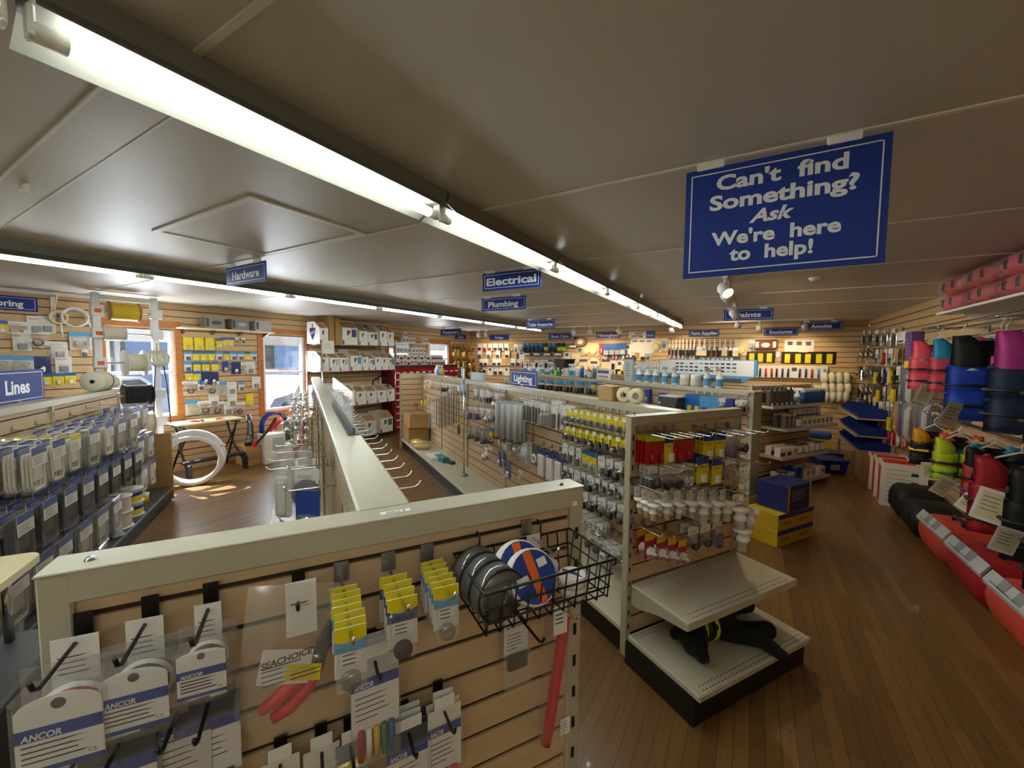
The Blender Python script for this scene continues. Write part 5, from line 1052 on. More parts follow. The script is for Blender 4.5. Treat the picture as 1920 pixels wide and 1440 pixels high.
# rope spool rack of white pipe uprights
XS = XL+.62; SR = Face((XS, 0, 0), pi/2)
def spx(x, y, d=0): u, z = SR.px(x, y, d); return u, z
ua, ub = spx(182, 640)[0], spx(292, 660)[0]
t = thing('spool_rack', 'white upright rope spool rack in front of the first window', 'rack', SR.at(0, 0, 0), SR.rz)
for u in (ua, ub): 
    MB().box(u-.035, -.03, 0, u+.035, .03, ZC-.02, 'vinyl', .006).obj('upright', t)
MB().box(ua-.03, -.02, ZC-.10, ub+.03, .02, ZC-.04, 'vinyl', .004).obj('crossbar', t)
SPZ = [spx(230, 586)[1], spx(214, 626)[1], spx(250, 680)[1], spx(258, 740)[1], spx(260, 792)[1]]
for i, z in enumerate(SPZ):
    for u in (ua, ub): MB().box(u-.06, -.09, z-.06, u+.06, -.031, z+.06, 'vinyl', .008).obj('bracket', t)
    MB().cyl((ua-.05, -.075, z), (ub+.05, -.075, z), .008, 'steel', 8).obj('rod', t)
    if i < 3: MB().box(ua-.03, -.0912, z-.025, ua+.03, -.0902, z+.02, 'orange').obj('price_tag', t)
for i, (x, y, R, w, rope, fl, lab) in enumerate(((232, 583, .115, .28, 'gold', 'cardboard', 'big spool of golden yellow rope on the top rod'), (214, 627, .085, .2, 'rope', 'vinyl', 'small white rope spool on the second rod'), (252, 680, .16, .19, 'rope', 'white', 'large white flanged spool in the window'), (258, 745, .14, .26, 'soft_black', 'black', 'black rope spool on the fourth rod'), (262, 795, .14, .26, 'rope', 'cream', 'cream rope spool on the lowest rod'))):
    u, z = SR.px(x, y, .075); z = SPZ[i]
    t = thing('rope_spool', lab, 'spool', SR.at(u-w/2, z, .075), SR.rz, 'spools on the rope rack rods')
    f = MB()
    for a in (0, w-.01): f.lathe([(.012, a), (R, a), (R, a+.01), (.012, a+.01)], fl, (0, 0, 0), 'x', 26)
    f.obj('flange', t); rr = R*(.9 if i != 2 else .68); P = [(.03, .01)]
    for q in range(16): P += [(rr*.97, .012+(w-.024)*(q+.1)/16), (rr, .012+(w-.024)*(q+.5)/16), (rr*.97, .012+(w-.024)*(q+.9)/16)]
    MB().lathe(P+[(.03, w-.01)], rope, (0, 0, 0), 'x', 26).obj('rope', t)
u, z = SR.px(297, 660, .13)
t = thing('rope_hank', 'white knotted rope hank hanging from the spool rack', 'rope', SR.at(u, z+.02, .13), SR.rz)
b = MB()
for q in range(6): b.tube([(-.06+.024*q, .0, .0), (-.10+.04*q, -.02, -.08), (-.09+.036*q, -.01, -.16), (-.04+.016*q, .01, -.19)], .016, 'rope', 7)
b.tube([(-.02, 0, 0), (-.015, 0, .09), (.015, 0, .09), (.02, 0, 0)], .01, 'rope', 6).obj('hank', t)
for sx in (-.06, .075): MB().tube([(sx*.6, 0, -.16), (sx, .0, -.5), (sx*1.3, .01, -.95)], .007, 'navy', 6).obj('cord', t)
for i, (x, y, R, w) in enumerate(((168, 714, .1, .2), (207, 712, .07, .14))):
    p = FL.at(4.0+.28*i-.05, 1.34, -.03)
    t = thing('rope_spool', ('white coil of thick cord standing on the rope rack top', 'smaller white cord spool with yellow end on the rope rack top')[i], 'spool', (p.x, p.y, 1.34+.001+(R if 1 else 0)), FL.rz, 'cord spools on the rope rack')
    P = [(.02, 0)]
    for q in range(9): P += [(R*.95, w*(q+.1)/9), (R, w*(q+.5)/9), (R*.95, w*(q+.9)/9)]
    MB().lathe(P+[(.02, w)], 'rope', (-w/2, 0, 0), 'x', 20).obj('cord', t); MB().lathe([(.0, w), (R*1.0, w), (R*1.0, w+.02), (0, w+.02)], 'yellow' if i else 'navy', (-w/2, 0, 0), 'x', 20).obj('end_label', t)

# white hose coil leaning, folding work bench, cartons, blue and red hoses
p = floor_px(350, 893); p = V((-6.30, 2.45, 0))
t = thing('hose_coil', 'thick white hose coil standing on edge by the work bench', 'hose', (p.x, p.y, 0), rad(62))
b = MB(); R = .34
for q, (rr, yy) in enumerate(((R, 0), (R*.97, .06), (R*.9, -.055))): b.torus((0, yy, rr+.03 if q == 0 else rr+.028), rr, .03, 'vinyl', 'y', 40, 10)
b.obj('coil', t)
for q, a in enumerate((.4, 2.2, 3.9, 5.4)): MB().torus((R*cos(a), .0, R+.03+R*sin(a)), .05, .009, 'lgrey', 'z' if abs(sin(a)) < .7 else 'x', 12, 6).obj('tie', t)
MB().box(-R-.05, -.045, .20, -R+.02, -.04, .34, 'paper').obj('tag', t)
t = thing('work_bench', 'black folding work bench with pale wooden top', 'work bench', (-6.9, 2.88, 0), pi/2)
MB().box(-.42, -.17, .735, .42, -.015, .76, 'cream', .004).box(-.42, .015, .735, .42, .17, .76, 'cream', .004).obj('top', t)
MB().box(-.38, -.16, .69, -.34, .16, .734, 'dgrey').box(.34, -.16, .69, .38, .16, .734, 'dgrey').obj('top_support', t)
for sx in (-1, 1):
    MB().tube([(sx*.33, -.14, .69), (sx*.34, .05, .34), (sx*.36, .26, .012)], .016, 'black', 6).obj('leg', t); MB().tube([(sx*.33, .14, .69), (sx*.34, -.02, .36), (sx*.37, -.36, .012)], .016, 'black', 6).obj('leg', t)
    MB().tube([(sx*.30, -.14, .60), (sx*.30, .12, .30)], .011, 'black', 6).obj('brace', t)
MB().box(-.40, -.27, .20, .40, -.16, .24, 'dark', .01).obj('step', t); MB().cyl((-.34, .03, .36), (.34, .03, .36), .01, 'maroon', 6).obj('crossbar', t)
for sx in (-1, 1): MB().box(sx*.36-.02, -.36, .0, sx*.36+.02, -.24, .20, 'dark', .008).obj('foot', t)
for i, (dx, m, lab) in enumerate(((-.2, 'red', 'small red tool lying on the bench top nearer the window'), (.12, 'orange', 'small orange clip lying on the bench top'), (-.1, 'navy', 'small navy handle lying on the bench top'))):
    t = thing('hand_tool', lab, 'tool', (-6.9+.1 if i != 1 else -6.8, 2.88+dx, .7605), 1+i); MB().tube([(-.05, 0, .014), (0, 0, .016), (.07, 0, .012)], [.012, .014, .008], m, 8).obj('body', t); MB().cyl((.07, 0, .012), (.1, 0, .01), .004, 'steel', 6).obj('tip', t)
t = carton('open brown carton of black hose pieces beside the work bench', (-6.82, 3.40, 0), pi/2, (.22, .34, .30), 'tan', nm='carton', tape=False); MB().box(-.12, -.181, .1, .12, -.1801, .22, 'kraft').obj('print', t)
t = thing('black_hose', 'black plastic elbow hose standing in the open carton', 'hose', (-6.80, 3.43, .302), 2.4); MB().tube([(-.12, 0, .03), (-.02, .0, .1), (.02, 0, .3), (.0, .03, .48)], [.06, .055, .045, .04], 'smoky', 10).tube([(-.12, 0, .03), (-.02, .0, .1), (.02, 0, .3), (.0, .03, .48)], [.05, .045, .035, .03], 'dark', 10).obj('hose', t)
t = carton('tall white carton holding a blue hose coil under the second window', (-6.66, 3.73, 0), pi/2-.1, (.42, .26, .46), 'white', tape=False); MB().box(-.09, -.1308, .2, .09, -.1302, .4, 'lgrey').obj('print', t)
t = thing('hose_coil', 'bright blue hose coil standing in the tall white carton', 'hose', (-6.66, 3.73, .476), pi/2-.1)
b = MB()
for q in range(5):
    R = .19+.012*(q % 2); b.tube([(R, -.06+.03*q, 0)]+[(R*cos(a), -.06+.03*q, .12+R*sin(a)) for a in [pi*i/14 for i in range(15)]]+[(-R, -.06+.03*q, 0)], .013, 'sign_blue', 8)
b.obj('coil', t)
t = thing('tool', 'long black caulking tool leaning across the cartons', 'tool', (-6.60, 3.49, .302), pi/2); MB().tube([(-.12, -.02, .02), (.05, -.05, .20), (.2, -.07, .42)], .02, 'dark', 8).obj('barrel', t); MB().box(-.15, -.04, .0, -.08, -.01, .08, 'bright_red', .01).obj('grip', t)
t = thing('hose_coil', 'red clear hose coil standing behind the tall white carton', 'hose', (-6.872, 4.06, 0), pi/2)
b = MB()
for q in range(6): b.torus((0, -.07+.028*q, .33), .30+.014*(q % 2), .014, 'bright_red', 'y', 30, 8)
b.obj('coil', t); MB().torus((0, -.09, .33), .31, .016, 'white', 'y', 24, 6, 2.6, 3.3).obj('band', t); MB().lathe([(.17, -.075), (.24, -.075), (.24, .07), (.17, .07), (.17, -.075)], 'cream', (0, 0, .33), 'y', 24).obj('core', t)
t = carton('open empty brown carton with raised flaps behind the red hose', (-7.09, 4.40, 0), pi/2, (.3, .26, .56), 'tan', tape=False)
for sx in (-1, 1): MB().add([(sx*.15, -.13, .56), (sx*.15, .13, .56), (sx*.22, .13, .70), (sx*.22, -.13, .70)], [(0, 1, 2, 3)], 'tan').obj('flap', t)

# ------------------------------------------------------------------ wire rack of bag-in-box cartons, red fastener bins
XO = XL+.53; OF = Face((XO, 0, 0), pi/2)
y0, y1 = 4.66, 6.42
t = thing('wire_rack', 'chrome wire rack of white bulk oil cartons', 'rack', (XL, 0, 0), pi/2)      # local x = world y, local -y = into the room
ZS = [.12, .66, 1.14, 1.62]
ZS = [.08, OF.px(690, 758, 0)[1]-.0, OF.px(690, 695, 0)[1], OF.px(690, 648, 0)[1]]
for i, z in enumerate(ZS):
    b = MB(); 
    for q in range(13): yy = -.06-.46*q/12; b.cyl((y0, yy, z), (y1, yy, z), .004, 'chrome', 5)
    for q in range(7): xx = y0+(y1-y0)*q/6; b.cyl((xx, -.06, z-.006), (xx, -.52, z-.006), .005, 'chrome', 5)
    b.tube([(y0, -.06, z), (y1, -.06, z), (y1, -.525, z), (y0, -.525, z)], .008, 'chrome', 6, closed=True); b.obj('shelf', t)
for xx in (y0, y1):
    for yy in (-.06, -.525): MB().cyl((xx, yy, 0), (xx, yy, ZS[3]+.06), .012, 'chrome', 8).obj('post', t)
def oilbox(lab, u, z, w, h, dp, col, logo, tagm=None, open_=True):
    """carton with the upper front corner cut away; u along the wall, front facing the room"""
    t = thing('oil_carton', lab, 'box', OF.at(u, z+.009, -.02), OF.rz, 'bulk oil cartons')
    f = h*.70; dk = 'dgrey'
    side = [(0, 0), (0, f), (dp*.42, h), (dp, h), (dp, 0)]
    b = MB().prism_x([(y, zz) for y, zz in side], -w/2, -w/2+.004, col).prism_x(side, w/2-.004, w/2, col).box(-w/2+.004, 0, 0, w/2-.004, .004, f, col).box(-w/2+.004, dp-.004, 0, w/2-.004, dp, h, col).box(-w/2+.004, .004, 0, w/2-.004, dp-.004, .004, col)
    b.quad((-w/2+.004, .008, f-.02), (w/2-.004, .008, f-.02), (w/2-.004, dp*.42, h-.03), (-w/2+.004, dp*.42, h-.03), 'cardboard').obj('carton', t)
    q = MB().prism([(-w*.2, f*.55), (-w*.1, f*.55), (w*.06, f*.8), (-w*.02, f*.84), (-w*.2, f*.84)], -.0012, -.0002, dk).lines(-w*.25, w*.25, f*.4, 4, .02, -.0012, 'lgrey', .002)
    if tagm: q.box(w*.12, -.002, f*.45, w*.42, -.0004, f*.9, tagm)
    q.box(-w*.5, -.0012, .0, -w*.38, -.0002, f*.25, 'red').obj('print', t)
    if logo:                                 # anchor shield on the side panel towards the camera
        x = -w/2-.0012; s = MB(); cx, cz, k = dp*.55, h*.47, h*.30
        s.prism_x([(cx-k*.75, cz+k*.75), (cx-k*.3, cz+k*.85), (cx, cz+k*.72), (cx+k*.3, cz+k*.85), (cx+k*.75, cz+k*.75), (cx+k*.6, cz-k*.1), (cx, cz-k*1.1), (cx-k*.6, cz-k*.1)], x, x+.001, 'navy')
        for o in (.0, .28): s.add([(x-.0006, cx+k*.6, cz-k*.35+k*o), (x-.0006, cx-k*.6, cz+k*.12+k*o), (x-.0006, cx-k*.6, cz+k*.22+k*o), (x-.0006, cx+k*.6, cz-k*.25+k*o)], [(0, 1, 2, 3)], 'card')
        s.tube([(x, cx, cz+k*.75), (x, cx, cz+k*1.2)], k*.06, 'navy', 6).torus((x, cx, cz+k*1.28), k*.1, k*.04, 'navy', 'x', 12, 5).obj('emblem', t)
    return t
zt = ZS[3]
for i, (x, w, h, tg, c) in enumerate(((4.72, .17, .40, None, 'white'), (5.28, .34, .46, 'navy', 'white'), (5.60, .2, .40, None, 'white'), (5.84, .25, .38, 'green', 'white'), (6.12, .2, .44, None, 'white'), (6.32, .17, .42, None, 'white'))): oilbox('white oil carton, %s from near end of the top rack shelf' % ordn(i), x, zt, w, h, .38, c, i == 0, tg)
for i, x in enumerate((4.89, 5.02)): carton('plain brown carton on the top rack shelf, %s the tall white one' % ('further from' if i == 0 else 'beside'), OF.at(x, zt+.009, -.2), OF.rz, (.11, .34, .62 if i == 0 else .5), 'cardboard')
for i, (x, w, h, tg) in enumerate(((4.72, .17, .37, None), (4.93, .2, .36, 'lgrey'), (5.14, .19, .36, 'lgrey'), (5.42, .26, .42, 'sky_blue'), (5.64, .15, .38, None), (5.80, .15, .34, 'blue'), (5.97, .16, .38, None), (6.15, .18, .37, None), (6.33, .17, .36, 'teal'))): oilbox('white oil carton, %s from the near end of the second rack shelf' % ordn(i), x, ZS[2], w, h, .38, 'white', i == 0, tg)
for i, (x, w, h, tg) in enumerate(((4.74, .2, .42, None), (4.98, .24, .4, 'lgrey'), (5.25, .24, .42, None), (5.52, .24, .38, None), (5.79, .25, .36, None), (6.06, .24, .36, None), (6.31, .2, .36, None))): oilbox('white oil carton, %s from the near end of the third rack shelf' % ordn(i), x, ZS[1], w, h, .38, 'white', i == 0, tg)
oilbox('white oil carton with a bright green tag on the bottom rack shelf', 6.18, ZS[0], .34, .44, .4, 'white', False, 'green'); oilbox('white oil carton on the bottom rack shelf beside the green tagged one', 5.75, ZS[0], .3, .42, .4, 'white', False)
t = thing('drain_hose', 'black looped hose lying over the third shelf cartons', 'hose', OF.at(6.1, ZS[1]+.37, -.1), OF.rz); MB().tube([(-.22, .0, .0), (-.2, 0, .1), (-.05, -.02, .18), (.12, -.03, .12), (.17, -.04, -.05)], .016, 'black', 8).obj('hose', t)
t = thing('notice', 'white paper notice hung on the oil rack\'s near post', 'notice', OF.at(4.66, ZS[2]+.33, .015), OF.rz); MB().box(0, -.001, 0, .24, 0, .24, 'paper').lines(.03, .2, .2, 4, .03, -.0015, 'print', .002).obj('sheet', t)

BF = Face((XL+.36, 0, 0), pi/2); by0, by1 = 6.50, 8.86; zt = 1.50
t = thing('bin_cabinet', 'red steel fastener bin cabinet under the small window', 'cabinet', BF.at(by0, 0, 0), BF.rz)
w = by1-by0; MB().box(0, .02, 0, w, .35, zt, 'maroon', .004).obj('body', t); MB().box(-.01, -.02, zt, w+.01, .35, zt+.02, 'dgrey').obj('top', t)
nc, nr = 11, 9
for r_ in range(nr):
    for c in range(nc):
        x, z = .02+(w-.04)*c/nc, .08+(zt-.12)*r_/nr; ww, hh = (w-.04)/nc-.012, (zt-.12)/nr-.02
        b = MB().prism_x([(.018, 0), (-.03, 0), (-.05, hh*.55), (-.045, hh*.55), (.018, hh)], x, x+ww, 'red').box(x+ww*.2, -.052, hh*.18, x+ww*.75, -.045, hh*.42, 'card')
        b.xf(Matrix.Translation((0, 0, z))); b.obj('bin', t)
# small goods on the cabinet top and on a wire tier
tt = thing('wire_shelf', 'small white wire shelf of boxed parts over the red cabinet', 'shelf', BF.at(6.62, zt+.02, 0), BF.rz)
zw = [.28, .52]
for z in zw: MB().box(0, -.0, z-.012, 1.15, .28, z, 'white').obj('tier', tt)
for xx in (.02, 1.13): MB().box(xx-.012, .02, 0, xx+.012, .045, .56, 'white').obj('post', tt)
for i in range(10): inst('boxw' if i % 3 else 'boxp', 'small white carton, %s from the near end, on the red cabinet top' % ordn(i), BF.at(6.68+.115*i, zt+.021, -.06), BF.rz, 'cartons over the red cabinet')
for i in range(10): inst('boxp' if i % 2 else 'boxw', 'small white carton, %s from the near end, upper step of the red cabinet' % ordn(i), BF.at(6.68+.112*i, zt+.142, -.06), BF.rz, 'cartons over the red cabinet')
for i in range(8): inst('boxw', 'small white carton, %s from the near end, on the lower wire tier' % ordn(i), BF.at(6.70+.13*i, zt+.301, -.10), BF.rz, 'cartons over the red cabinet')
for i, (x, z) in enumerate(((6.95, 0), (7.05, 0), (7.0, .121), (7.16, 0), (7.28, 0), (7.62, 0), (7.72, 0))): inst('boxw', 'small white carton, %s from the near end, on the top wire tier' % ordn(i), BF.at(x, zt+.541+z, -.12), BF.rz, 'cartons over the red cabinet')
for i in range(9): inst('boxp', 'small pink printed carton, %s past the wire shelf on the red cabinet' % ordn(i), BF.at(7.86+.11*i if i < 5 else 7.86+.11*(i-5), zt+.021 if i < 5 else zt+.142, -.06), BF.rz, 'cartons over the red cabinet')
# propellers on the wall past the small window
for r_, y in enumerate((650, 672, 688, 703)):
    row(FLW, (857, y), (880, y+1), ['f_prop']*3, '%s propeller row by the far corner' % ordn(r_), d=.2, stack=2, gap=.1, jit=.1, hooked=True)

# ------------------------------------------------------------------ outside the windows
M('asphalt', '#5f6468', .9); M('car_grey', '#5b6470', .3, coat=1); M('car_white', '#d9dde0', .3, coat=1); M('car_red', '#7c2a26', .35, coat=1); M('siding', '#7e93ad', .7); M('brick_red', '#8d5a4e', .8); M('car_glass', '#1b222c', .1); M('snow', '#e9edf0', .9)
struct('ground_outside', MB().box(-60, -30, -.35, XL-.2, 60, -.25, 'asphalt'))
def car(lab, loc, rz, m):
    t = thing('parked_car', lab, 'car', loc, rz, 'cars outside the windows')
    MB().prism([(-2.1, .25), (2.1, .25), (2.15, .6), (1.9, .82), (.9, .9), (.35, 1.38), (-1.2, 1.42), (-1.8, .95), (-2.15, .85), (-2.2, .45)], -.85, .85, m).obj('body', t)
    MB().prism([(.82, .92), (.34, 1.33), (-1.15, 1.36), (-1.65, .97)], -.857, -.852, 'car_glass').prism([(.82, .92), (.34, 1.33), (-1.15, 1.36), (-1.65, .97)], .852, .857, 'car_glass').obj('windows', t)
    for x in (-1.35, 1.35):
        for y in (-.86, .68): MB().lathe([(0, 0), (.34, 0), (.34, .18), (0, .18)], 'black', (x, y, .34), 'y', 18).obj('wheel', t)
    for y in (-.6, .6): MB().ell((2.14, y, .62), .05, .16, .09, 'white', 10, 6).obj('headlight', t)
car('grey car parked outside the second window', (-12.5, 7.3, -.25), rad(-60), 'car_grey'); car('white car parked outside the first window', (-13.2, 2.6, -.25), rad(-70), 'car_white'); car('dark red car parked behind the grey one', (-17.3, 9.6, -.25), rad(-80), 'car_red')
t = thing('outbuilding', 'blue-grey sided building across the yard outside the windows', 'building', (-22, 3, -.25), pi/2)
MB().box(-9, 0, 0, 12, 6, 5, 'siding').obj('walls', t); MB().prism_x([(-.5, 5), (3, 7.2), (6.5, 5)], -9.4, 12.4, 'dgrey').obj('roof', t)
for i in range(6): MB().box(-7+3*i, -.06, 1.2, -5.6+3*i, -.01, 2.8, 'car_glass').obj('window', t)

# ------------------------------------------------------------------ back wall goods (a few pixels each)
S2 = dict(d=.03, hooked=False)
def brow(a, b, keys, where, n=None, st=1): row(FBW, a, b, keys, where, n=n, d=.006+.055*(st-1), stack=st, gap=.055, hooked=False, jit=.03, sc=1.2)
brow((900, 644), (960, 644), ['f_white', 'f_red', 'f_red', 'f_white', 'f_white', 'f_white', 'f_tan'], 'top row under Pumps sign', st=2)
brow((968, 645), (978, 645), ['f_bag', 'f_bag'], 'top row beside blue gloves', st=2)
brow((985, 642), (1058, 642), ['f_glove', 'f_glove', 'f_glove', 'f_glove', 'f_glove', 'f_gloveY', 'f_glove', 'f_glove', 'f_gloveY', 'f_gloveY'], 'glove row', st=2)
brow((900, 657), (951, 657), ['f_navy', 'f_navy', 'f_navy', 'f_white'], 'second row under Pumps sign', st=2)
brow((971, 657), (978, 657), ['f_black', 'f_grey'], 'second row beside the brushes')
brow((990, 658), (1048, 658), ['f_brush', 'f_brush', 'f_brush', 'f_brush'], 'brush row under the gloves', st=2)
brow((903, 672), (962, 672), ['f_white', 'f_white', 'f_tan', 'f_white', 'f_white', 'f_tan', 'f_tan', 'f_white'], 'third row under Pumps sign', st=2)
brow((972, 672), (980, 674), ['f_navy', 'f_redt'], 'third row by the dish brushes')
brow((989, 674), (1052, 674), ['f_blue', 'f_tan', 'f_black', 'f_black', 'f_black', 'f_brush', 'f_bag', 'f_tan'], 'third row under the brushes')
brow((909, 688), (950, 688), ['f_black', 'f_grey', 'f_white', 'f_white', 'f_grey'], 'fourth row under Pumps sign')
brow((985, 690), (1050, 690), ['f_tan', 'f_white', 'f_tan', 'f_white', 'f_black', 'f_sky', 'f_yel', 'f_tan'], 'fourth row under the brushes')
brow((1076, 643), (1113, 643), ['f_brush', 'f_bag', 'f_cream', 'f_cream'], 'top row by the brown brush')
brow((1063, 660), (1080, 662), ['f_grey', 'f_cream'], 'second row by the brown brush')
brow((1094, 671), (1136, 671), ['f_purple', 'f_round', 'f_purple'], 'purple pad row')
brow((1128, 645), (1168, 643), ['f_redc', 'f_bluep', 'f_bluep', 'f_bluep', 'f_bluep'], 'top row under Fiberglass sign', st=2)
brow((1177, 645), (1177, 645), ['f_grey'], 'under the Fiberglass sign corner')
brow((1131, 657), (1176, 657), ['f_tan', 'f_redc', 'f_bag', 'f_redc', 'f_redc', 'f_bag', 'f_redc', 'f_redc'], 'red hardener row')
brow((1188, 663), (1215, 657), ['f_grey', 'f_tan', 'f_white', 'f_bag'], 'second row under WEST SYSTEM sign')
brow((1191, 635), (1217, 635), ['f_book', 'f_book', 'f_book'], 'booklet row under WEST SYSTEM sign')
brow((1231, 634), (1246, 634), ['f_cream', 'f_bag'], 'beside the paint brushes')
brow((1150, 675), (1186, 678), ['f_black', 'f_grey', 'f_bag', 'f_white'], 'third row under Fiberglass sign')
brow((1208, 682), (1240, 682), ['f_cream', 'f_cream', 'f_cream', 'f_cream'], 'cream sheet row', st=2)
brow((1060, 686), (1140, 688), ['f_sky', 'f_white', 'f_bag', 'f_redt', 'f_redc', 'f_white', 'f_redt', 'f_bag'], 'fifth row behind the second rack')
brow((1150, 692), (1200, 692), ['f_redt', 'f_yel', 'f_tan', 'f_cream', 'f_tan'], 'lowest row behind the second rack')
brow((1256, 636), (1302, 636), ['f_paint', 'f_paint', 'f_paint', 'f_paint', 'f_paint', 'f_paint', 'f_paint', 'f_paint'], 'paint brush row', st=2)
brow((1312, 636), (1380, 636), ['f_paintw', 'f_paintw', 'f_paint', 'f_paint', 'f_paint', 'f_paintw', 'f_paint', 'f_paintw'], 'paint brush row past the wide brush', st=2)
brow((1257, 655), (1290, 655), ['f_roller', 'f_roller', 'f_roller', 'f_roller', 'f_bag'], 'roller row')
brow((1308, 656), (1308, 656), ['f_navy'], 'under the wide white brushes')
brow((1320, 655), (1372, 655), ['f_paintd', 'f_paintd', 'f_paintd', 'f_paintd', 'f_paintd', 'f_paintd', 'f_paintd'], 'small brush row', st=2)
brow((1390, 637), (1411, 637), ['f_cream', 'f_bag'], 'top row past the paint brushes')
brow((1482, 637), (1516, 637), ['f_grey', 'f_grey', 'f_grey'], 'top row under Sealants sign')
brow((1410, 658), (1443, 658), ['f_yel', 'f_yel', 'f_yel'], 'yellow pack row')
brow((1477, 659), (1556, 659), ['f_yel', 'f_yel', 'f_yel', 'f_yel', 'f_yel'], 'yellow pack row under Sealants sign')
brow((1386, 685), (1546, 686), ['f_redt', 'f_blue', 'f_redt', 'f_blue', 'f_blue', 'f_redt', 'f_redt', 'f_blue', 'f_blue', 'f_blue', 'f_grey', 'f_blue', 'f_blue', 'f_redt', 'f_sky', 'f_sky'], 'sealant tube row', st=2)
brow((1500, 722), (1532, 722), ['f_white', 'f_redt', 'f_redt'], 'white and red row by the paint shelves'); brow((1512, 745), (1530, 745), ['f_redt', 'f_redt'], 'lower white and red row by the paint shelves')
brow((1546, 697), (1586, 697), ['f_rag', 'f_rag', 'f_rag', 'f_rag'], 'upper cloth pack row'); brow((1546, 716), (1588, 716), ['f_rag', 'f_rag', 'f_rag', 'f_rag'], 'middle cloth pack row'); brow((1548, 730), (1584, 730), ['f_rag', 'f_rag', 'f_rag', 'f_rag'], 'lower cloth pack row')
brow((890, 686), (902, 690), ['f_clamp', 'f_clamp'], 'gold clamp row in the far corner', st=2); brow((893, 700), (906, 702), ['f_clamp', 'f_clamp'], 'lower gold clamp row in the far corner', st=2)
def bthing(nm, lab, cat, x, y, parts, d=.02):
    u, z = FBW.px(x, y, d); t = thing(nm, lab, cat, FBW.at(u, z, d), 0)
    for pn, mb in parts: mb.obj(pn, t)
bthing('plastic_roll', 'amber plastic wrapped roll pack on the back wall', 'roll', 1315, 676, [('roll', MB().cyl((-.24, -.09, -.09), (.24, -.09, -.09), .085, 'maroon', 14)), ('wrap', MB().box(-.27, -.185, -.19, .27, -.003, .0, 'bag', .04)), ('label', MB().box(.0, -.19, -.14, .12, -.187, -.04, 'pink'))])
bthing('caulking_gun', 'dark blue caulking gun hanging on the back wall', 'tool', 1356, 676, [('barrel', MB().cyl((-.12, -.05, -.05), (.2, -.05, -.02), .03, 'navy', 10)), ('nozzle', MB().cyl((.2, -.05, -.02), (.3, -.05, -.05), .012, 'cream', 8)), ('grip', MB().tube([(-.1, -.05, -.06), (-.14, -.05, -.2)], .014, 'black', 6)), ('trigger', MB().tube([(-.05, -.05, -.07), (.05, -.05, -.12), (-.06, -.05, -.18)], .008, 'black', 6))])
bthing('oval_brush', 'brown and white oval mop pad high on the back wall', 'brush', 1089, 632, [('pad', MB().ell((0, -.05, -.12), .17, .045, .12, 'tan')), ('label', MB().ell((.02, -.09, -.12), .09, .012, .07, 'paper', 10, 6)), ('band', MB().box(-.17, -.07, -.06, -.02, -.03, .0, 'bristle', .01))])
bthing('hand_tool', 'black wedge shaped scraper on the back wall', 'tool', 1381, 664, [('blade', MB().prism([(-.09, -.12), (.09, -.12), (.07, -.03), (.03, .0), (-.03, 0), (-.07, -.03)], -.03, -.004, 'dgrey')), ('edge', MB().box(-.09, -.032, -.13, .09, -.002, -.118, 'steel'))])
bthing('knee_pads', 'boxed red and white kneeling pads on the back wall', 'box', 1436, 637, [('carton', MB().box(-.19, -.06, -.2, .19, -.002, 0, 'maroon', .01)), ('label', MB().ell((0, -.061, -.11), .08, .003, .05, 'white', 12, 6).box(-.18, -.0625, -.16, -.12, -.0605, -.04, 'card').box(.12, -.0625, -.16, .18, -.0605, -.04, 'card'))])
bthing('light_switch', 'white light switch between the yellow packs', 'switch', 1459, 660, [('plate', MB().box(-.03, -.008, -.11, .03, -.001, .0, 'white', .003)), ('toggle', MB().box(-.006, -.018, -.07, .006, -.007, -.04, 'white'))])

# ------------------------------------------------------------------ paint rack: chart boards on top, end shelves of tins and bottles
RD = thing('display_rack', 'paint rack with chart boards on top and end shelves of tins', 'display rack', O_, RZE, 'slatboard display racks')
spine(RD, 4.52, 1.75, 5.6, zt=1.36); deck(RD, 4.08, 4.489, 1.75, 5.6, .18, lip=(1, 0, 0, 1)); deck(RD, 4.551, 4.96, 1.75, 5.6, .18, lip=(0, 0, 1, 1))
mb = MB(); slatwall(mb, 3.72, 5.1, .12, 1.36, .1, 'slat', y=1.70, t=.03); mb.box(3.70, 1.69, 0, 3.72, 1.74, 1.38, 'beige').box(5.1, 1.69, 0, 5.12, 1.74, 1.38, 'beige').obj('end_panel', RD)
ZD = [.10, .45, .82, 1.13]; D0 = [3.98, 3.86, 3.92, 3.60]; D1 = [5.03, 5.0, 5.16, 4.98]
for i, z in enumerate(ZD):
    MB().box(D0[i], 1.36, z-.03, D1[i], 1.688, z, 'beige_deck', .004).box(D0[i], 1.352, z-.032, D1[i], 1.36, z+.012, 'lgrey').obj('shelf', RD)
MB().box(4.0, 1.39, 0, 5.0, 1.688, .069, 'kick').obj('kick_plate', RD)
MB().box(5.035, 1.36, .03, 5.06, 1.40, .055, 'maroon', .004).obj('end_clip', RD)
def drow(sh, keys, e0, e1, n, where, deep=2, gap=.11, dd=.08, zoff=.0005):
    for i in range(n):
        k = keys[i % len(keys)]
        for q in range(deep): inst(k, '%s, %s from the near corner, %s%s' % (PR[k][1], ordn(i), where, '' if q == 0 else ', behind'), W(1.36+dd+q*gap, e0+(e1-e0)*i/max(1, n-1), ZD[sh]+zoff), RZE+.05*((i*7) % 3-1), 'goods on the '+where)
drow(3, ['jugg'], 3.68, 4.10, 5, 'paint rack top shelf'); drow(3, ['jar', 'btl', 'jar'], 4.2, 4.36, 3, 'paint rack top shelf middle')
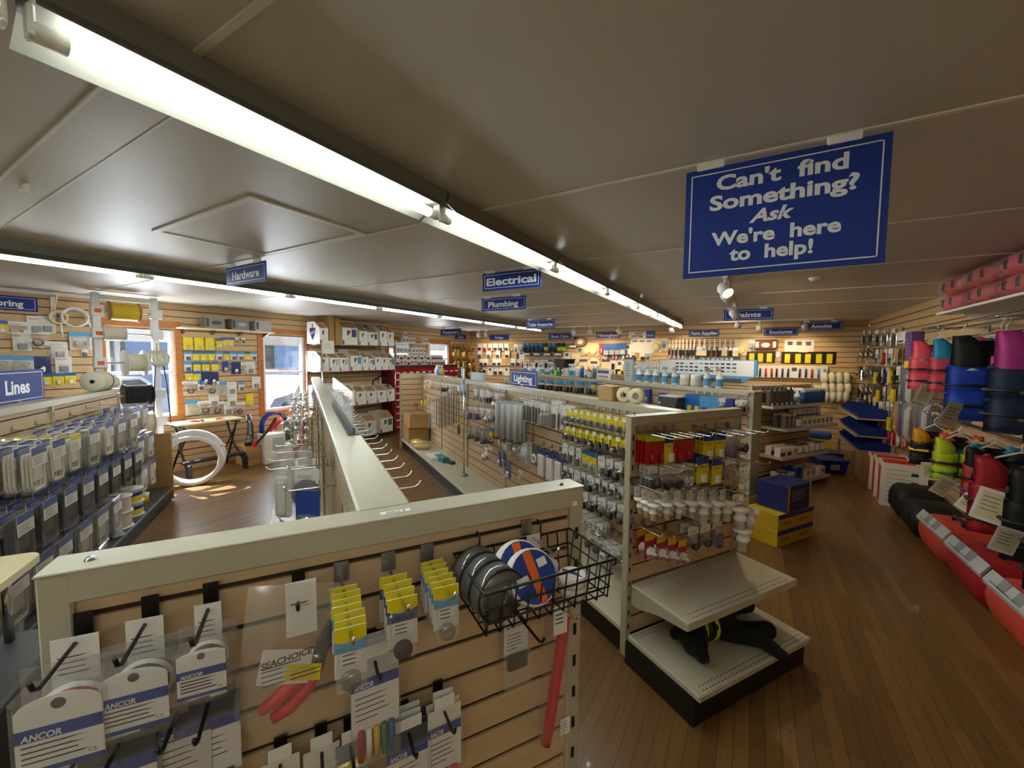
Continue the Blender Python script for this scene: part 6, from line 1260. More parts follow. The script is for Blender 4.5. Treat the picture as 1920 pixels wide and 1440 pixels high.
drow(3, ['aero'], 4.44, 4.9, 8, 'paint rack top shelf end'); drow(2, ['aerog', 'aerog', 'aerog', 'tin'], 4.0, 4.3, 4, 'third paint shelf'); drow(2, ['boxw'], 4.42, 5.08, 7, 'third paint shelf end', gap=.1)
drow(1, ['boxp', 'boxp', 'boxw', 'tin', 'tin', 'tinw', 'tin', 'tin'], 3.95, 4.92, 8, 'second paint shelf', gap=.12); drow(0, ['tin', 'boxw', 'aero', 'aero', 'boxw', 'boxw', 'tinw', 'boxw'], 4.06, 4.94, 8, 'lowest paint shelf', gap=.12)
for i in range(6): inst('tin', 'steel paint can, %s from the near corner, stacked row of the third paint shelf' % ordn(i), W(1.56, 4.40+.12*i, ZD[2]+.125), RZE, 'stacked cans on the third paint shelf')
# boards, bottles and tins on the second rack and paint rack tops
t = thing('chart_board', 'pale blue colour chart board standing on the paint rack top', 'chart', W(3.05, 4.45, 1.368), RZ_LONG)
MB().prism([(-.95, .0), (.72, 0), (.95, .10), (.95, .34), (-.95, .34)], -.01, .01, 'sky_blue').quad((-.93, -.0105, .09), (.9, -.0105, .09), (.9, -.0105, .33), (-.93, -.0105, .33), 'vinyl').obj('board', t)
b = MB()
for r_ in range(3):
    for c in range(12): b.quad((-.55+.1*c, -.0112, .14+.06*r_), (-.48+.1*c, -.0112, .14+.06*r_), (-.48+.1*c, -.0112, .165+.06*r_), (-.55+.1*c, -.0112, .165+.06*r_), ['black', 'dgrey', 'lgrey', 'navy', 'cream', 'dark', 'black', 'grey', 'black', 'dark', 'dgrey', 'black'][(c*5+r_*3) % 12])
b.obj('swatches', t); MB().box(-.9, -.03, .001, .7, .03, .05, 'dgrey', .004).obj('foot', t)
t = thing('chart_board', 'plain grey-blue board beside the colour chart on the rack top', 'chart', W(4.35, 4.45, 1.368), RZ_LONG); MB().prism([(-.3, 0), (.3, 0), (.3, .27), (-.18, .27), (-.3, .2)], -.01, .01, 'lgrey').quad((-.29, -.0105, .12), (.29, -.0105, .12), (.29, -.0105, .265), (-.17, -.0105, .265), 'vinyl').obj('board', t); MB().box(-.25, -.03, .0005, .25, .03, .03, 'dgrey').obj('foot', t)
t = thing('display_bag', 'grey printed bag standing on the second rack top', 'bag', W(2.62, 2.43, 1.405), RZ_LONG); MB().prism([(-.07, 0), (.07, 0), (.09, .30), (-.09, .30)], -.03, .03, 'lgrey').box(-.095, -.02, .29, .095, .02, .33, 'dgrey').obj('bag', t); MB().lines(-.05, .05, .25, 6, .035, -.031, 'dgrey', .004).obj('print', t)
def btop(g0, g1, n, keys, where):
    for i in range(n): k = keys[i % len(keys)]; inst(k, '%s, %s from the near end, %s' % (PR[k][1], ordn(i), where), W(g0+(g1-g0)*i/max(1, n-1), 2.43, 1.4045), RZ_LONG+.1*((i*5) % 3-1), 'goods on the second rack top')
btop(1.25, 2.45, 9, ['btl', 'btl', 'tinw', 'tinw', 'btl', 'btl', 'btl', 'btl', 'btl'], 'second rack top by the end board')
btop(3.3, 4.1, 9, ['aero', 'aerog', 'tin', 'jar', 'aero', 'tinw', 'btl', 'btl', 'tinw'], 'second rack top past the grey bag')
btop(4.6, 5.6, 10, ['btl', 'jar', 'jar', 'btl', 'tinw', 'jar', 'btl', 'tinw', 'jar', 'btl'], 'far part of the second rack top')
t = thing('bottle', 'dark green flat bottle standing on the second rack top', 'bottle', W(4.32, 2.40, 1.4045), RZ_LONG); MB().prism([(-.07, 0), (.07, 0), (.05, .26), (-.05, .26)], -.03, .03, 'green').box(-.035, -.031, .08, .035, -.0305, .16, 'lgrey').obj('body', t); MB().box(-.02, -.02, .26, .02, .02, .3, 'green', .004).obj('cap', t)
t = thing('tub', 'black plastic tub standing on top of small jars, second rack', 'tub', W(4.22, 2.43, 1.55), RZ_LONG); MB().prism([(-.12, 0), (.12, 0), (.17, .14), (-.17, .14)], -.1, .1, 'black').box(-.18, -.11, .13, .18, .11, .15, 'black', .006).obj('tub', t)
for q in range(3): inst('boxw', 'small white carton under the black tub, %s from the near end' % ordn(q), W(4.10+.12*q, 2.43, 1.4045), RZ_LONG, 'cartons under the black tub')
t = thing('display_card', 'small framed pink and white chart on the second rack top', 'chart', W(3.14, 2.40, 1.4045), RZ_LONG); MB().box(-.15, -.01, 0, .15, .01, .16, 'card', .002).box(-.13, -.011, .09, .13, -.0105, .13, 'purple').obj('board', t); b = MB()
for c in range(5): b.ell((-.1+.05*c, -.012, .04), .014, .004, .014, 'maroon', 8, 5)
b.obj('swatches', t)
# yellow and blue boxes on the floor by the second rack
for i, (e, z) in enumerate(((2.33, 0), (2.62, 0), (2.33, .151), (2.62, .151))):
    t = thing('boxed_motor', ('yellow blue-striped carton, lower, nearer the Lighting rack', 'yellow blue-striped carton, lower, nearer the aisle', 'yellow blue-striped carton, upper, nearer the Lighting rack', 'yellow blue-striped carton, upper, nearer the aisle')[i], 'box', W(.46, e+.05, z), RZE, 'yellow cartons on the floor'); MB().box(-.143, -.0, 0, .143, .3, .149, 'gold', .003).obj('carton', t)
    b = MB().box(-.1435, -.0006, .105, .1435, -.0003, .149, 'ancor_blue').box(.1431, 0, .105, .1436, .3, .149, 'ancor_blue').lines(-.1, .1, .07, 2, .02, -.001, 'print', .003); b.obj('band', t)
t = thing('boxed_motor', 'dark blue yellow-edged carton on top of the yellow cartons', 'box', W(.46, 2.56, .302), RZE+.03); MB().box(-.2, 0, 0, .2, .28, .25, 'navy', .003).obj('carton', t); MB().box(-.2, -.0008, 0, -.17, -.0003, .25, 'gold').box(.17, -.0008, 0, .2, -.0003, .25, 'gold').lines(-.13, .14, .19, 5, .022, -.001, 'lgrey', .003).obj('print', t)

# ------------------------------------------------------------------ track lights, smoke detector
M('spot_glow', '#ffdca0', .5, emit=9)
def track(x, y0, y1, along, heads, nm, w=16):
    t = thing('light_track', 'white ceiling light track '+nm, 'light track', (0, 0, 0))
    if along == 'y': MB().box(x-.017, y0, ZC-.025, x+.017, y1, ZC-.0005, 'white').obj('rail', t)
    else: MB().box(y0, x-.017, ZC-.025, y1, x+.017, ZC-.0005, 'white').obj('rail', t)
    for i, (p, tgt) in enumerate(heads):
        px, py = (x, p) if along == 'y' else (p, x); d = (V(tgt)-V((px, py, ZC-.13))).normalized(); h = thing('spotlight', 'white track spotlight, %s %s' % (ordn(i), nm), 'spotlight', (px, py, ZC-.026), 0, 'track spotlights')
        MB().box(-.02, -.04, -.03, .02, .04, 0, 'white', .003).cyl((0, 0, -.03), (0, 0, -.09), .008, 'white', 8).obj('stem', h)
        q = d.to_track_quat('Z', 'Y').to_matrix().to_4x4(); q.translation = V((0, 0, -.12))
        HEAD = MB().lathe([(0, -.06), (.035, -.06), (.05, -.03), (.05, .06), (.046, .06), (.046, 0), (0, 0)], 'white', n=16).xf(q); hd = HEAD.obj('head', h); MB().lathe([(0, .045), (.045, .045)], 'spot_glow', n=16).xf(q).obj('lamp', hd)
        l = bpy.data.lights.new('spot', 'SPOT'); l.energy = w; l.color = (1, .76, .45); l.spot_size = rad(95); l.spot_blend = .6; l.shadow_soft_size = .04
        lo = bpy.data.objects.new('spot', l); COL.objects.link(lo); lo.location = V((px, py, ZC-.146))+d*.07; lo.rotation_euler = d.to_track_quat('-Z', 'Y').to_euler()
track(-.22, 3.8, 8.3, 'y', [(3.95, (.4, 3.2, 1.5)), (4.35, (.9, 6, 1.2)), (6.1, (1.2, 7.6, .4)), (8.05, (-.4, 9.8, 1.5))], 'over the vest aisle', 9)
track(8.98, -6.7, -1.4, 'x', [(-6.3, (-6.6, 9.8, 1.5)), (-6.05, (-6.0, 9.8, 1.5)), (-3.6, (-3.6, 9.8, 1.4)), (-3.2, (-3.0, 9.8, 1.5)), (-2.55, (-2.1, 9.8, 1.4)), (-1.45, (-1.2, 9.8, 1.5))], 'along the back wall', 9)
track(9.0, -.9, 1.2, 'x', [(.1, (.2, 9.8, 1.5)), (.8, (.9, 9.8, 1.5))], 'in front of the Sealants sign', 9)
p = floor_px(1530, 520, ZC); t = thing('smoke_detector', 'small white round detector on the ceiling past the big sign', 'detector', (p.x, p.y, ZC)); MB().lathe([(0, -.03), (.04, -.028), (.055, -.01), (.055, -.0005)], 'white', n=18).obj('body', t)
p = floor_px(237, 561, ZC); t = thing('smoke_detector', 'dark and white dome detector above the golden rope spool', 'detector', (p.x, p.y, ZC)); MB().lathe([(0, -.05), (.045, -.045), (.07, -.02), (.07, -.0005)], 'white', n=18).obj('body', t); MB().ell((0, 0, -.045), .04, .04, .02, 'black', 12, 6).obj('lens', t)

# ------------------------------------------------------------------ life vest wall
DR = .40
grain('nylon_red', '#b3202a', '#a01822', .6, sc=30, bump=.1); grain('nylon_pink', '#e8536a', '#dd4860', .6, sc=30); grain('nylon_blue', '#1c46c0', '#1a3fb0', .6, sc=30); grain('nylon_navy', '#22304e', '#1c2842', .65, sc=30)
grain('nylon_black', '#121216', '#0d0d10', .65, sc=30); grain('nylon_lime', '#d2dc20', '#c4d018', .6, sc=30); grain('nylon_gold', '#e2a218', '#d89810', .6, sc=30); grain('nylon_teal', '#2f9fc8', '#2890b8', .6, sc=30); grain('nylon_magenta', '#c63a92', '#b83086', .6, sc=30); grain('nylon_orange', '#d24a38', '#c24030', .6, sc=30)
M('webbing', '#0c0c0d', .6); M('hanger_white', '#e9e6da', .4)
TR = random.Random(5)
def hanger(loc, rz, lab, w=.36):
    t = thing('coat_hanger', lab, 'hanger', loc, rz, 'white hangers on the vest rails')
    MB().tube([(-.018, 0, -.012), (-.02, 0, .006), (-.008, 0, .02), (.008, 0, .02), (.02, 0, .008), (.018, 0, -.02), (0, 0, -.05), (0, 0, -.09)], .0045, 'hanger_white', 6).tube([(-w/2, 0, -.2), (-w*.46, 0, -.17), (0, 0, -.09), (w*.46, 0, -.17), (w/2, 0, -.2)], .007, 'hanger_white', 6).obj('frame', t)
def vest(lab, loc, rz, w, h, main, side=None, chest=None, belts=('webbing',), buckle='black', tagp=(.1, .2, .15), hng=True, logo=None):
    """buoyant vest hung from a rail; origin at the rail; front faces local -y"""
    hanger(loc, rz, 'white hanger of the '+lab, w*.8) if hng else None
    t = thing('life_vest', lab, 'life vest', loc, rz, 'life vests on the wall rails'); side = side or main; z0 = -.13
    def pad(x0, x1, zb, zt, y, th, m, nm, cut=0):
        b = MB(); n, k = 7, 9; vs, fs = [], []
        for s_ in (-1, 1):
            for j in range(k+1):
                v = j/k; z = zb+(zt-zb)*v
                for i in range(n+1):
                    uu = i/n*2-1; vv = v*2-1; e = max(0, (1-abs(uu)**3.5))**.5*max(0, (1-abs(vv)**5))**.5
                    xa, xb = x0, x1
                    if cut > 0 and v > .55: xa = x0+(x1-x0)*cut*((v-.55)/.45)**1.3
                    if cut < 0 and v > .55: xb = x1+(x1-x0)*cut*((v-.55)/.45)**1.3
                    vs.append((xa+(xb-xa)*(uu+1)/2, y+s_*th/2*e-.0001*s_, z))
        N = (n+1)*(k+1)
        for s_ in range(2):
            for j in range(k):
                for i in range(n): a = s_*N+j*(n+1)+i; fs.append((a, a+1, a+n+2, a+n+1))
        ring = [i for i in range(n+1)]+[j*(n+1)+n for j in range(1, k+1)]+[k*(n+1)+i for i in range(n-1, -1, -1)]+[j*(n+1) for j in range(k-1, 0, -1)]
        for a, c in zip(ring, ring[1:]+ring[:1]): fs.append((a, c, c+N, a+N))
        b.add(vs, fs, m, True); b.obj(nm, t)
    pad(-w*.46, w*.46, z0-h, z0-h*.25, .04, .07, side, 'back_panel'); pad(-w*.44, w*.44, z0-h*.5, z0-.035, .05, .035, 'nylon_black', 'back_yoke')
    for sx in (-1, 1):
        for (a, c) in ((1.0, .66), (.67, .34)): xa, xb = sorted((sx*w*.5, sx*.004)); pad(xa, xb, z0-h*a, z0-h*c, -.055, .095, main, 'front_panel')
        xa, xb = sorted((sx*w*.07, sx*w*.46)); pad(xa, xb, z0-h*.46, z0+.0, -.05, .085, chest or main, 'shoulder_panel', .55*sx); MB().box(sx*w*.38, -.06, z0-.045, sx*w*.25, .06, z0+.004, chest or main, .022).obj('strap', t)
    for i in range(2):
        z = z0-h*(.58+.24*i); bl = MB().tube([(-w*.51, .0, z), (-w*.48, -.08, z), (-w*.25, -.105, z), (0, -.1, z), (w*.25, -.105, z), (w*.48, -.08, z), (w*.51, 0, z)], .012, belts[i % len(belts)], 6).obj('belt', t).name; MB().box(-.03, -.125, z-.02, .03, -.108, z+.02, buckle, .005).obj('buckle', bpy.data.objects[bl])
    if logo: MB().lathe([(0, -.002), (.035, -.002), (.035, .001)], logo, (-w*.25, -.098, z0-h*.44), 'y', 16).obj('emblem', t)
    if tagp:
        x, dz, s = tagp; s *= .72; b = MB(); b.box(-s*.36, -.001, -s, s*.36, 0, 0, 'paper').box(-s*.28, -.0016, -s*.9, s*.28, -.001, -s*.1, 'cream').lines(-s*.22, s*.22, -s*.25, 4, s*.13, -.002, 'print', .002)
        b.xf(Matrix.Translation((x, -.135, z0-h*.62-dz)) @ Matrix.Rotation(TR.uniform(-.1, .55), 4, 'Y') @ Matrix.Rotation(TR.uniform(-.5, .9), 4, 'Z')); b.obj('hang_tag', t)
    return t
RX1, RZ1, RX2, RZ2 = 1.45, 2.03, 1.47, 1.23
t = thing('hanging_rail', 'upper chrome rails of the life vest wall', 'rail', (0, 0, 0))
for x in (RX1, RX1+.22): MB().cyl((x, 1.2, RZ1), (x, 5.55, RZ1), .013, 'chrome', 10).obj('rail', t)
for y in (1.4, 2.8, 4.1, 5.4): MB().cyl((RX1-.02, y, RZ1), (XR-.001, y, RZ1), .009, 'chrome', 8).box(XR-.012, y-.03, RZ1-.05, XR-.001, y+.03, RZ1+.05, 'steel').obj('arm', t)
t = thing('hanging_rail', 'lower chrome rail of the life vest wall', 'rail', (0, 0, 0)); MB().cyl((RX2, 1.2, RZ2), (RX2, 5.4, RZ2), .013, 'chrome', 10).obj('rail', t)
for y in (1.4, 2.8, 4.1, 5.3): MB().cyl((RX2-.02, y, RZ2), (XR-.001, y, RZ2), .009, 'chrome', 8).box(XR-.012, y-.03, RZ2-.05, XR-.001, y+.03, RZ2+.05, 'steel').obj('arm', t)
VZ = -.22
v = lambda lab, x, y, top, w, h, main, **k: vest(lab, (x, y, RZ1 if top else RZ2), k.pop('rz', VZ), w, h, main, **k)
v('coral pink vest with black belts at the far end of the upper rail', RX1, 5.1, 1, .38, .44, 'nylon_pink', belts=('webbing',), buckle='teal', logo='grey', tagp=(-.05, .12, .24))
v('light blue vest with pink lower part behind a long tag', RX1+.02, 4.72, 1, .36, .44, 'nylon_pink', chest='nylon_teal', side='nylon_teal', tagp=(.1, .22, .3), buckle='gold')
v('pink and silver vest partly behind the bright blue vest', RX1+.16, 4.44, 1, .4, .46, 'nylon_black', chest='nylon_pink', tagp=None)
v('bright blue and black vest on the upper rail', RX1+.02, 4.12, 1, .5, .60, 'nylon_blue', side='nylon_black', chest='nylon_black', tagp=(-.18, .1, .26), logo='white')
v('navy vest with teal collar behind the magenta striped vest', RX1+.15, 3.82, 1, .5, .60, 'nylon_navy', chest='nylon_black', tagp=None)
v('navy vest with magenta stripes on the upper rail', RX1+.03, 3.52, 1, .52, .60, 'nylon_navy', side='nylon_magenta', chest='nylon_magenta', tagp=None)
v('dark navy vest, last one in view on the upper rail', RX1+.06, 3.18, 1, .52, .60, 'nylon_navy', side='nylon_black', tagp=None)
v('golden yellow child vest at the far end of the lower rail', RX2, 5.15, 0, .30, .34, 'nylon_black', chest='nylon_gold', side='nylon_gold', belts=('yellow', 'webbing'), tagp=(-.02, .08, .22), logo='dgrey')
v('hot pink child vest behind the yellow child vest', RX2+.1, 4.92, 0, .28, .34, 'nylon_black', chest='nylon_pink', tagp=None)
v('lime yellow and purple child vest on the lower rail', RX2, 4.62, 0, .30, .34, 'nylon_lime', chest='nylon_lime', side='nylon_teal', tagp=(-.04, .1, .22), belts=('webbing', 'green'))
v('turquoise child vest behind the lime vest', RX2+.12, 4.42, 0, .28, .36, 'nylon_teal', tagp=None)
v('red-orange and black child vest with purple strap on the lower rail', RX2+.06, 4.22, 0, .32, .38, 'nylon_orange', chest='nylon_black', tagp=(-.1, .1, .17), belts=('webbing', 'purple'))
v('deep red adult vest with black buckles on the lower rail', RX2+.05, 3.88, 0, .44, .52, 'nylon_red', side='nylon_black', chest='nylon_red', tagp=(-.1, -.12, .3))
v('black vest next to the deep red one on the lower rail', RX2+.10, 3.55, 0, .46, .56, 'nylon_black', tagp=(-.2, .0, .22))
v('black vest with a large white tag, last on the lower rail', RX2+.08, 3.22, 0, .48, .60, 'nylon_black', tagp=(-.12, -.02, .3))
# shelf of red vest bags under the ceiling
zs = 2.15
t = thing('wall_shelf', 'white wall shelf of red vest bags under the ceiling', 'shelf', (0, 0, 0)); MB().box(1.42, 1.4, zs-.02, XR-.001, 5.14, zs, 'white', .003).obj('board', t)
for y in (1.8, 2.9, 4.0, 5.0): MB().prism([(XR-.002, zs-.02), (1.55, zs-.02), (1.55, zs-.035), (XR-.03, zs-.14), (XR-.002, zs-.14)], y-.01, y+.01, 'white').obj('bracket', t)
def vestbag(lab, loc, rz, s, band=None, m='nylon_orange', group=None, strap=True, wrap=True):
    t = thing('vest_bag', lab, 'bag', loc, rz, group); x, y, z = s[0]/2, s[1]/2, s[2]
    b = MB(); n, k = 16, 8; vs, fs = [], []
    for j in range(k+1):
        for i in range(n*2): 
            a = 2*pi*i/(n*2); q = sin(pi*(j/k*.94+.03))**.16; c_, s_ = cos(a), sin(a); r_ = 1/(abs(c_)**10+abs(s_)**10)**.1
            vs.append((x*r_*c_*q, y*r_*s_*q, z*j/k+.012*sin(a*3+j)*(0 < j < k)))
    for j in range(k):
        for i in range(n*2): fs.append((j*n*2+i, j*n*2+(i+1) % (n*2), (j+1)*n*2+(i+1) % (n*2), (j+1)*n*2+i))
    fs += [tuple(range(n*2-1, -1, -1)), tuple(k*n*2+i for i in range(n*2))]; b.add(vs, fs, m, True).obj('bag', t)
    if strap: 
        for sx in (-.4, .35): MB().box(x*sx-.016, -y-.008, z*.3, x*sx+.016, -y*.9, z*.75, 'dark', .004).obj('strap', t)
    if band: 
        q = MB().prism_x([(-y*1.0, z*.72), (-y*1.03, z*.80), (-y*.80, z*1.03), (-y*.75, z*1.0)], -x*.93, x*.93, band)
        q.lines(-x*.7, x*.5, z*.86, 2, .02, -y*1.0, 'print', .003).obj('printed_band', t)
        for sx in (-.45, .1): q2 = MB().prism_x([(-y*1.035, z*.79), (-y*.81, z*1.045), (-y*.80, z*1.04), (-y*1.03, z*.78)], x*sx, x*sx+x*.28, 'grey'); q2.obj('print', t)
        MB().tube([(-x*.3, -y*.1, z*.98), (-x*.25, -y*.1, z*1.12), (x*.25, -y*.1, z*1.12), (x*.3, -y*.1, z*.98)], .014, 'dark', 6).obj('carry_handle', t)
    if wrap: MB().box(-x*1.02, -y*1.03, .0005, x*1.02, y*1.02, z*1.01, 'blister', .03).obj('wrapper', t)
k = 0
for r_ in range(2):
    for i in range(7): vestbag('red wrapped vest bag, %s from the far end, %s layer of the high shelf' % (ordn(i), ('lower', 'upper')[r_]), (1.62, 4.9-.50*i, zs+.001+r_*.138), -pi/2+.04*((i*3+r_) % 3-1), (.49, .40, .134), group='vest bags on the high shelf', m='nylon_pink' if (i+r_) % 3 == 0 else 'nylon_orange')
# floor row: cartons, black bags, red bags
for i, (x, y, h, lab) in enumerate(((1.60, 6.46, .52, 'white and red printed carton, nearest of three along the floor'), (1.62, 6.82, .50, 'white and red printed carton, middle of three along the floor'), (1.64, 7.18, .46, 'white and red printed carton, third along the floor'))):
    t = thing('printed_carton', lab, 'box', (x, y, 0), -.12, 'printed cartons on the floor'); MB().box(-.2, -.15, 0, .2, .15, h, 'white', .004).obj('carton', t)
    b = MB().box(-.201, -.12, .02, -.2003, .10, h*.9, 'bright_red').box(-.18, -.1508, h, .1, .1, h+.0006, 'bright_red').lines(-.15, .15, h*.85, 8, h*.1, -.151, 'grey', .003)
    for q in range(4): b.box(.06, -.1512, h*(.15+.2*q), .12, -.1505, h*(.22+.2*q), 'print')
    b.obj('print', t)
vestbag('folded black vest bag on the floor beside the printed cartons', (1.62, 6.02, 0), -pi/2, (.42, .4, .34), m='nylon_black', wrap=False, group='vest bags on the floor'); vestbag('longer black vest bag on the floor by the red bags', (1.62, 5.52, 0), -pi/2, (.5, .42, .30), m='nylon_black', wrap=False, group='vest bags on the floor')
for i, y in enumerate((4.92, 4.28, 3.64, 3.0)): vestbag('red carry bag with pale printed band, %s from the black bags on the floor' % ordn(i), (1.62, y, 0), -pi/2+.02, (.62, .40, .32), 'lgrey', group='vest bags on the floor', m='nylon_red' if i % 2 else 'nylon_orange', strap=False, wrap=False)
# goods on the right wall past the vests
def rrow(a, b, keys, where, n=None, st=2, d=.1): row(FRW, a, b, keys, where, n=n or len(keys)+2, d=d, stack=st, gap=.06, jit=.05, hooked=True, sc=1.25)
rrow((1584, 624), (1676, 618), ['f_chrome', 'f_chrome', 'f_chrome', 'f_chrome', 'f_chrome', 'f_chrome', 'f_chrome'], 'top row past the vests')
rrow((1590, 654), (1640, 654), ['f_rail', 'f_rail', 'f_chrome', 'f_chrome', 'f_rail'], 'second row past the vests'); rrow((1645, 655), (1680, 652), ['f_bag', 'f_tan', 'f_redt'], 'second row by the purple packs')
rrow((1590, 688), (1640, 688), ['f_rail', 'f_rail', 'f_white', 'f_rail', 'f_chrome'], 'third row past the vests'); rrow((1646, 692), (1685, 686), ['f_yel', 'f_white', 'f_blue'], 'third row by the purple packs')
rrow((1592, 720), (1640, 722), ['f_rail', 'f_rail', 'f_black', 'f_black', 'f_rail'], 'fourth row past the vests'); rrow((1650, 725), (1690, 722), ['f_yel', 'f_bag', 'f_tan'], 'fourth row by the fender packs')
rrow((1600, 742), (1640, 744), ['f_black', 'f_bag', 'f_rail', 'f_chrome'], 'fifth row past the vests'); rrow((1650, 775), (1688, 778), ['f_tan', 'f_redt', 'f_bag', 'f_yel'], 'sixth row by the fender packs'); rrow((1655, 800), (1690, 803), ['f_redt', 'f_redc', 'f_redt'], 'lowest row by the fender packs'); rrow((1652, 752), (1680, 752), ['f_bag', 'f_tan', 'f_bag'], 'fifth row by the fender packs')
for i, (x, y, w, h, m, m2, lab) in enumerate(((1700, 622, .34, .16, 'white', 'navy', 'navy and white towing sign card on the wall beyond the vests'), (1716, 622, .22, .52, 'purple', 'yellow', 'tall purple packed wiper set with yellow panel beyond the pink vest'))):
    u, z = FRW.px(x, y, .06); t = thing('boxed_kit', lab, 'packaged kit', FRW.at(u, z, .002), FRW.rz); MB().box(-w/2, -.12, -h, w/2, -.002, 0, m, .008).obj('carton', t); MB().box(-w*.4, -.1215, -h*.9, w*.4, -.1205, -h*.72, m2).lines(-w*.35, w*.35, -h*.2, 5, h*.09, -.1212, 'lgrey', .003).obj('print', t)
for r_, (x0, y, n, lab) in enumerate(((1694, 690, 4, 'upper'), (1690, 756, 6, 'lower'))):
    for i in range(n):
        u, z = FRW.px(x0+i*11, y, .2); t = thing('fender_cover', 'navy clear-packed fender, %s from the far end, %s bundle past the vests' % (ordn(i), lab), 'boat fender', FRW.at(u, z, .16), FRW.rz+.1*(i % 2), 'packed fenders past the vests'); m = ('navy', 'lgrey', 'dark')[i % 3]; hook(FRW, u, z-.006, .17, 'chrome hook of packed fender, %s from the far end, %s bundle' % (ordn(i), lab), 'fender hooks past the vests')
        MB().lathe([(0, -.02), (.03, -.03), (.06, -.1), (.06, -.38), (.03, -.44), (0, -.45)], m, n=12).obj('fender', t); MB().cyl((0, 0, -.02), (0, 0, .0), .012, 'lgrey', 8).obj('tab', t); MB().box(-.065, -.065, -.46, .065, .065, -.005, 'blister', .02).obj('wrapper', t)
# blue bins on three stepped shelves at the far corner
t = thing('bin_shelf', 'beige three-tier shelf of blue bins near the far corner', 'shelf', (XR, 8.55, 0), -pi/2)   # local -y = into the room, local x = -world y
zb = [.38, .60, .86]
for z in zb: MB().box(-.75, -.45, z-.02, .75, -.005, z, 'beige_deck', .004).box(-.75, -.462, z-.022, .75, -.45, z+.02, 'beige').obj('shelf', t)
for x in (-.74, .72): MB().box(x, -.05, 0, x+.02, -.01, 1.1, 'beige').box(x, -.44, 0, x+.02, -.40, zb[0]-.02, 'beige').obj('upright', t)
for r_, z in enumerate(zb):
    for i in range(5):
        b = thing('storage_bin', 'blue stacking bin, %s from the near end, %s tier of the bin shelf' % (ordn(i), ('lowest', 'middle', 'top')[r_]), 'bin', (XR-.03, 8.55-.58+.29*i, z+.001), -pi/2, 'blue stacking bins'); o = MB(); w, d, h = .13, .38, .13
        o.prism_x([(0, 0), (-d, 0), (-d-.03, h*.45), (-d*.75, h), (0, h)], -w, -w+.006, 'sign_blue').prism_x([(0, 0), (-d, 0), (-d-.03, h*.45), (-d*.75, h), (0, h)], w-.006, w, 'sign_blue').box(-w+.006, -d, 0, w-.006, 0, .005, 'sign_blue').box(-w+.006, -.006, .005, w-.006, 0, h, 'sign_blue').add([(-w+.006, -d, .004), (w-.006, -d, .004), (w-.006, -d-.03, h*.45), (-w+.006, -d-.03, h*.45)], [(0, 1, 2, 3)], 'sign_blue').obj('bin', b)
        MB().box(-.05, -d-.022, h*.12, .05, -d-.016, h*.34, 'blister').obj('label_window', b)
        if (i+r_) % 2: MB().box(-.09, -d*.8, .006, .09, -.05, .09, ('dgrey', 'tan', 'steel')[r_], .02).obj('contents', b)
for i, (x, y, m, lab) in enumerate(((1.1, 7.9, 'sign_blue', 'blue stacking bin on the floor before the bin shelf'), (1.12, 8.45, 'navy', 'dark blue stacking bin on the floor nearer the back wall'))):
    b = thing('storage_bin', lab, 'bin', (x, y, 0), .3, 'blue bins on the floor'); MB().prism([(-.14, 0), (.14, 0), (.18, .2), (-.18, .2)], -.2, .2, m).box(-.19, -.21, .19, .19, .21, .205, m, .004).obj('bin', b); MB().box(-.06, -.203, .06, .06, -.2005, .14, 'lgrey').obj('label', b)
carton('brown carton with an orange sticker on the floor by the paint shelves', (.62, 8.9, 0), .2, (.4, .3, .42), 'tan', tape=False)
tag(MB().box(-.05, -.0012, -.05, .05, 0, .05, 'orange').obj('price_sticker', None, (.53, 8.728, .34), .2), 'round orange price sticker on the brown floor carton', 'label')
t = thing('boxed_kit', 'yellow carton with blue lid on the floor by the bins', 'box', (1.12, 9.2, 0), -.1); MB().box(-.16, -.14, 0, .16, .14, .30, 'yellow', .004).obj('carton', t); MB().box(-.18, -.16, .30, .18, .16, .42, 'blue', .03).obj('lid', t)
carton('plain brown carton standing between the bin shelf and printed cartons', (1.56, 7.55, 0), -.1, (.3, .3, .4), 'kraft', tape=False)

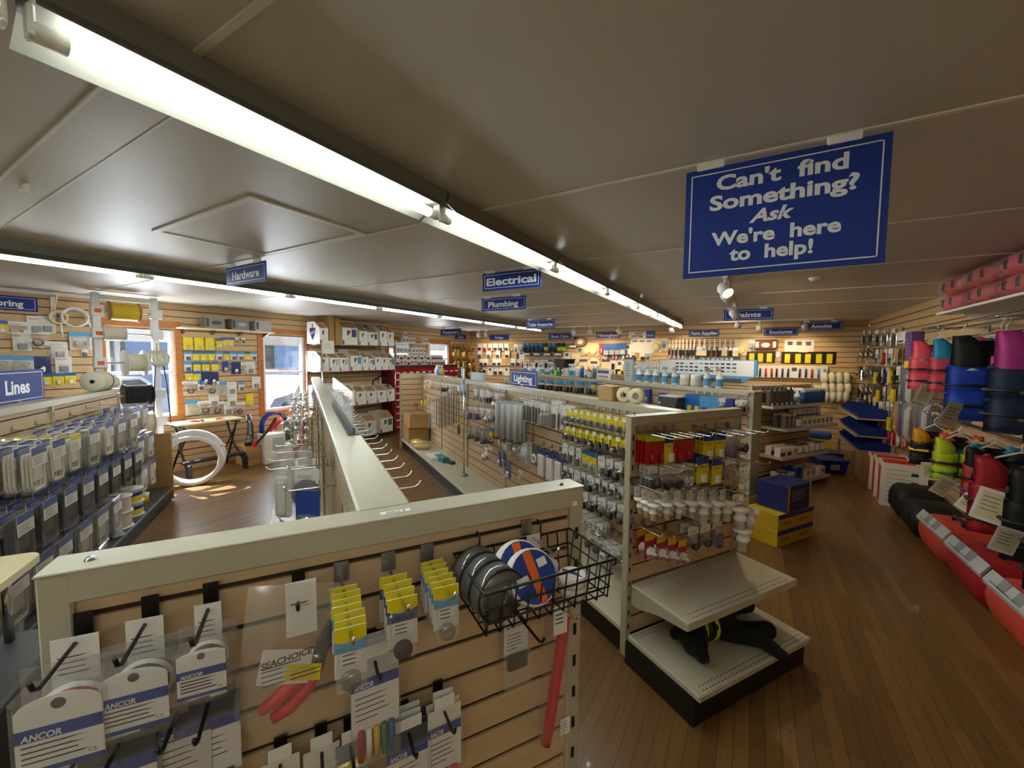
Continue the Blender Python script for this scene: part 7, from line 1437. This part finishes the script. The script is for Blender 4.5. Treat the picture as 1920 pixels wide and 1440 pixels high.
# ------------------------------------------------------------------ stuffed toy dog wearing a yellow-trimmed vest, lying on the end shelf deck
grain('plush', '#0b0b0c', '#131315', .95, sc=60, bump=.6)
o = W(-.24, .46, .176); t = thing('toy_dog', 'black plush toy dog in a yellow-trimmed vest lying on the base shelf', 'soft toy', o, RZE)
def skin(name, parts, mat, parent):
    """one continuous soft body from overlapping balls, merged by remeshing"""
    b = MB()
    for (p, q, r0, r1) in parts:
        n = max(2, int((V(q)-V(p)).length/.02)+1)
        for i in range(n+1): tt = i/n; c = V(p).lerp(V(q), tt); r = r0+(r1-r0)*tt; b.ell(tuple(c), r, r, r, mat, 12, 8)
    ob = b.obj(name, parent); m = ob.modifiers.new('merge', 'REMESH'); m.mode = 'VOXEL'; m.voxel_size = .009; m.use_smooth_shade = True
    s = ob.modifiers.new('smooth', 'SMOOTH'); s.iterations = 6; s.factor = .5
    dg = bpy.context.evaluated_depsgraph_get(); me = bpy.data.meshes.new_from_object(ob.evaluated_get(dg)); ob.modifiers.clear(); ob.data = me; me.materials.clear(); me.materials.append(MATS[mat]); return ob
# local x runs along the shelf (away from the near corner), -y towards the shelf's front
skin('body', [((-.16, .03, .085), (-.01, .0, .09), .078, .085), ((-.01, 0, .09), (.13, .07, .085), .085, .08),
              ((-.20, .0, .075), (-.255, -.05, .065), .072, .066), ((-.25, -.06, .055), (-.275, -.115, .04), .044, .034),
              ((-.02, -.05, .055), (.10, -.17, .055), .05, .045), ((.10, -.17, .055), (.115, -.285, .028), .042, .03),
              ((.02, -.03, .05), (.17, -.13, .05), .045, .045), ((.17, -.13, .05), (.21, -.145, .05), .05, .048),
              ((.13, .07, .06), (.28, .06, .055), .05, .042), ((.28, .06, .055), (.335, .05, .05), .046, .044),
              ((.16, .12, .08), (.20, .17, .10), .03, .014), ((-.235, .05, .10), (-.275, .06, .05), .024, .03)], 'plush', t)
MB().ell((-.284, -.15, .045), .014, .01, .011, 'black', 10, 6).obj('nose', t)
for p in ((-.262, -.085, .108), (-.300, -.07, .085)): MB().ell(p, .007, .007, .007, 'black', 8, 6).obj('eye', t)
bnd = MB()
def girdle(c, ax, r, w, m, nm):
    ax = V(ax).normalized(); a = ax.cross(V((0, 0, 1))).normalized(); b2 = a.cross(ax); P = [[], []]; b = MB(); n = 24; vs = []
    for s_, rr in ((-1, r), (-1, r+.004), (1, r+.004), (1, r)):
        for i in range(n): w_ = 2*pi*i/n; vs.append(V(c)+ax*s_*w/2+rr*(cos(w_)*a+sin(w_)*b2))
    fs = [(q*n+i, q*n+(i+1) % n, ((q+1) % 4)*n+(i+1) % n, ((q+1) % 4)*n+i) for q in range(4) for i in range(n)]
    b.add(vs, fs, m, True).obj(nm, t)
girdle((-.15, .027, .088), (1, -.12, 0), .082, .02, 'nylon_lime', 'vest_trim'); girdle((-.085, .014, .09), (1, -.15, 0), .0865, .022, 'nylon_lime', 'vest_trim'); girdle((-.118, .02, .089), (1, -.15, 0), .0845, .045, 'webbing', 'vest')
MB().box(-.13, -.075, .10, -.10, -.055, .13, 'black', .004).obj('buckle', t)
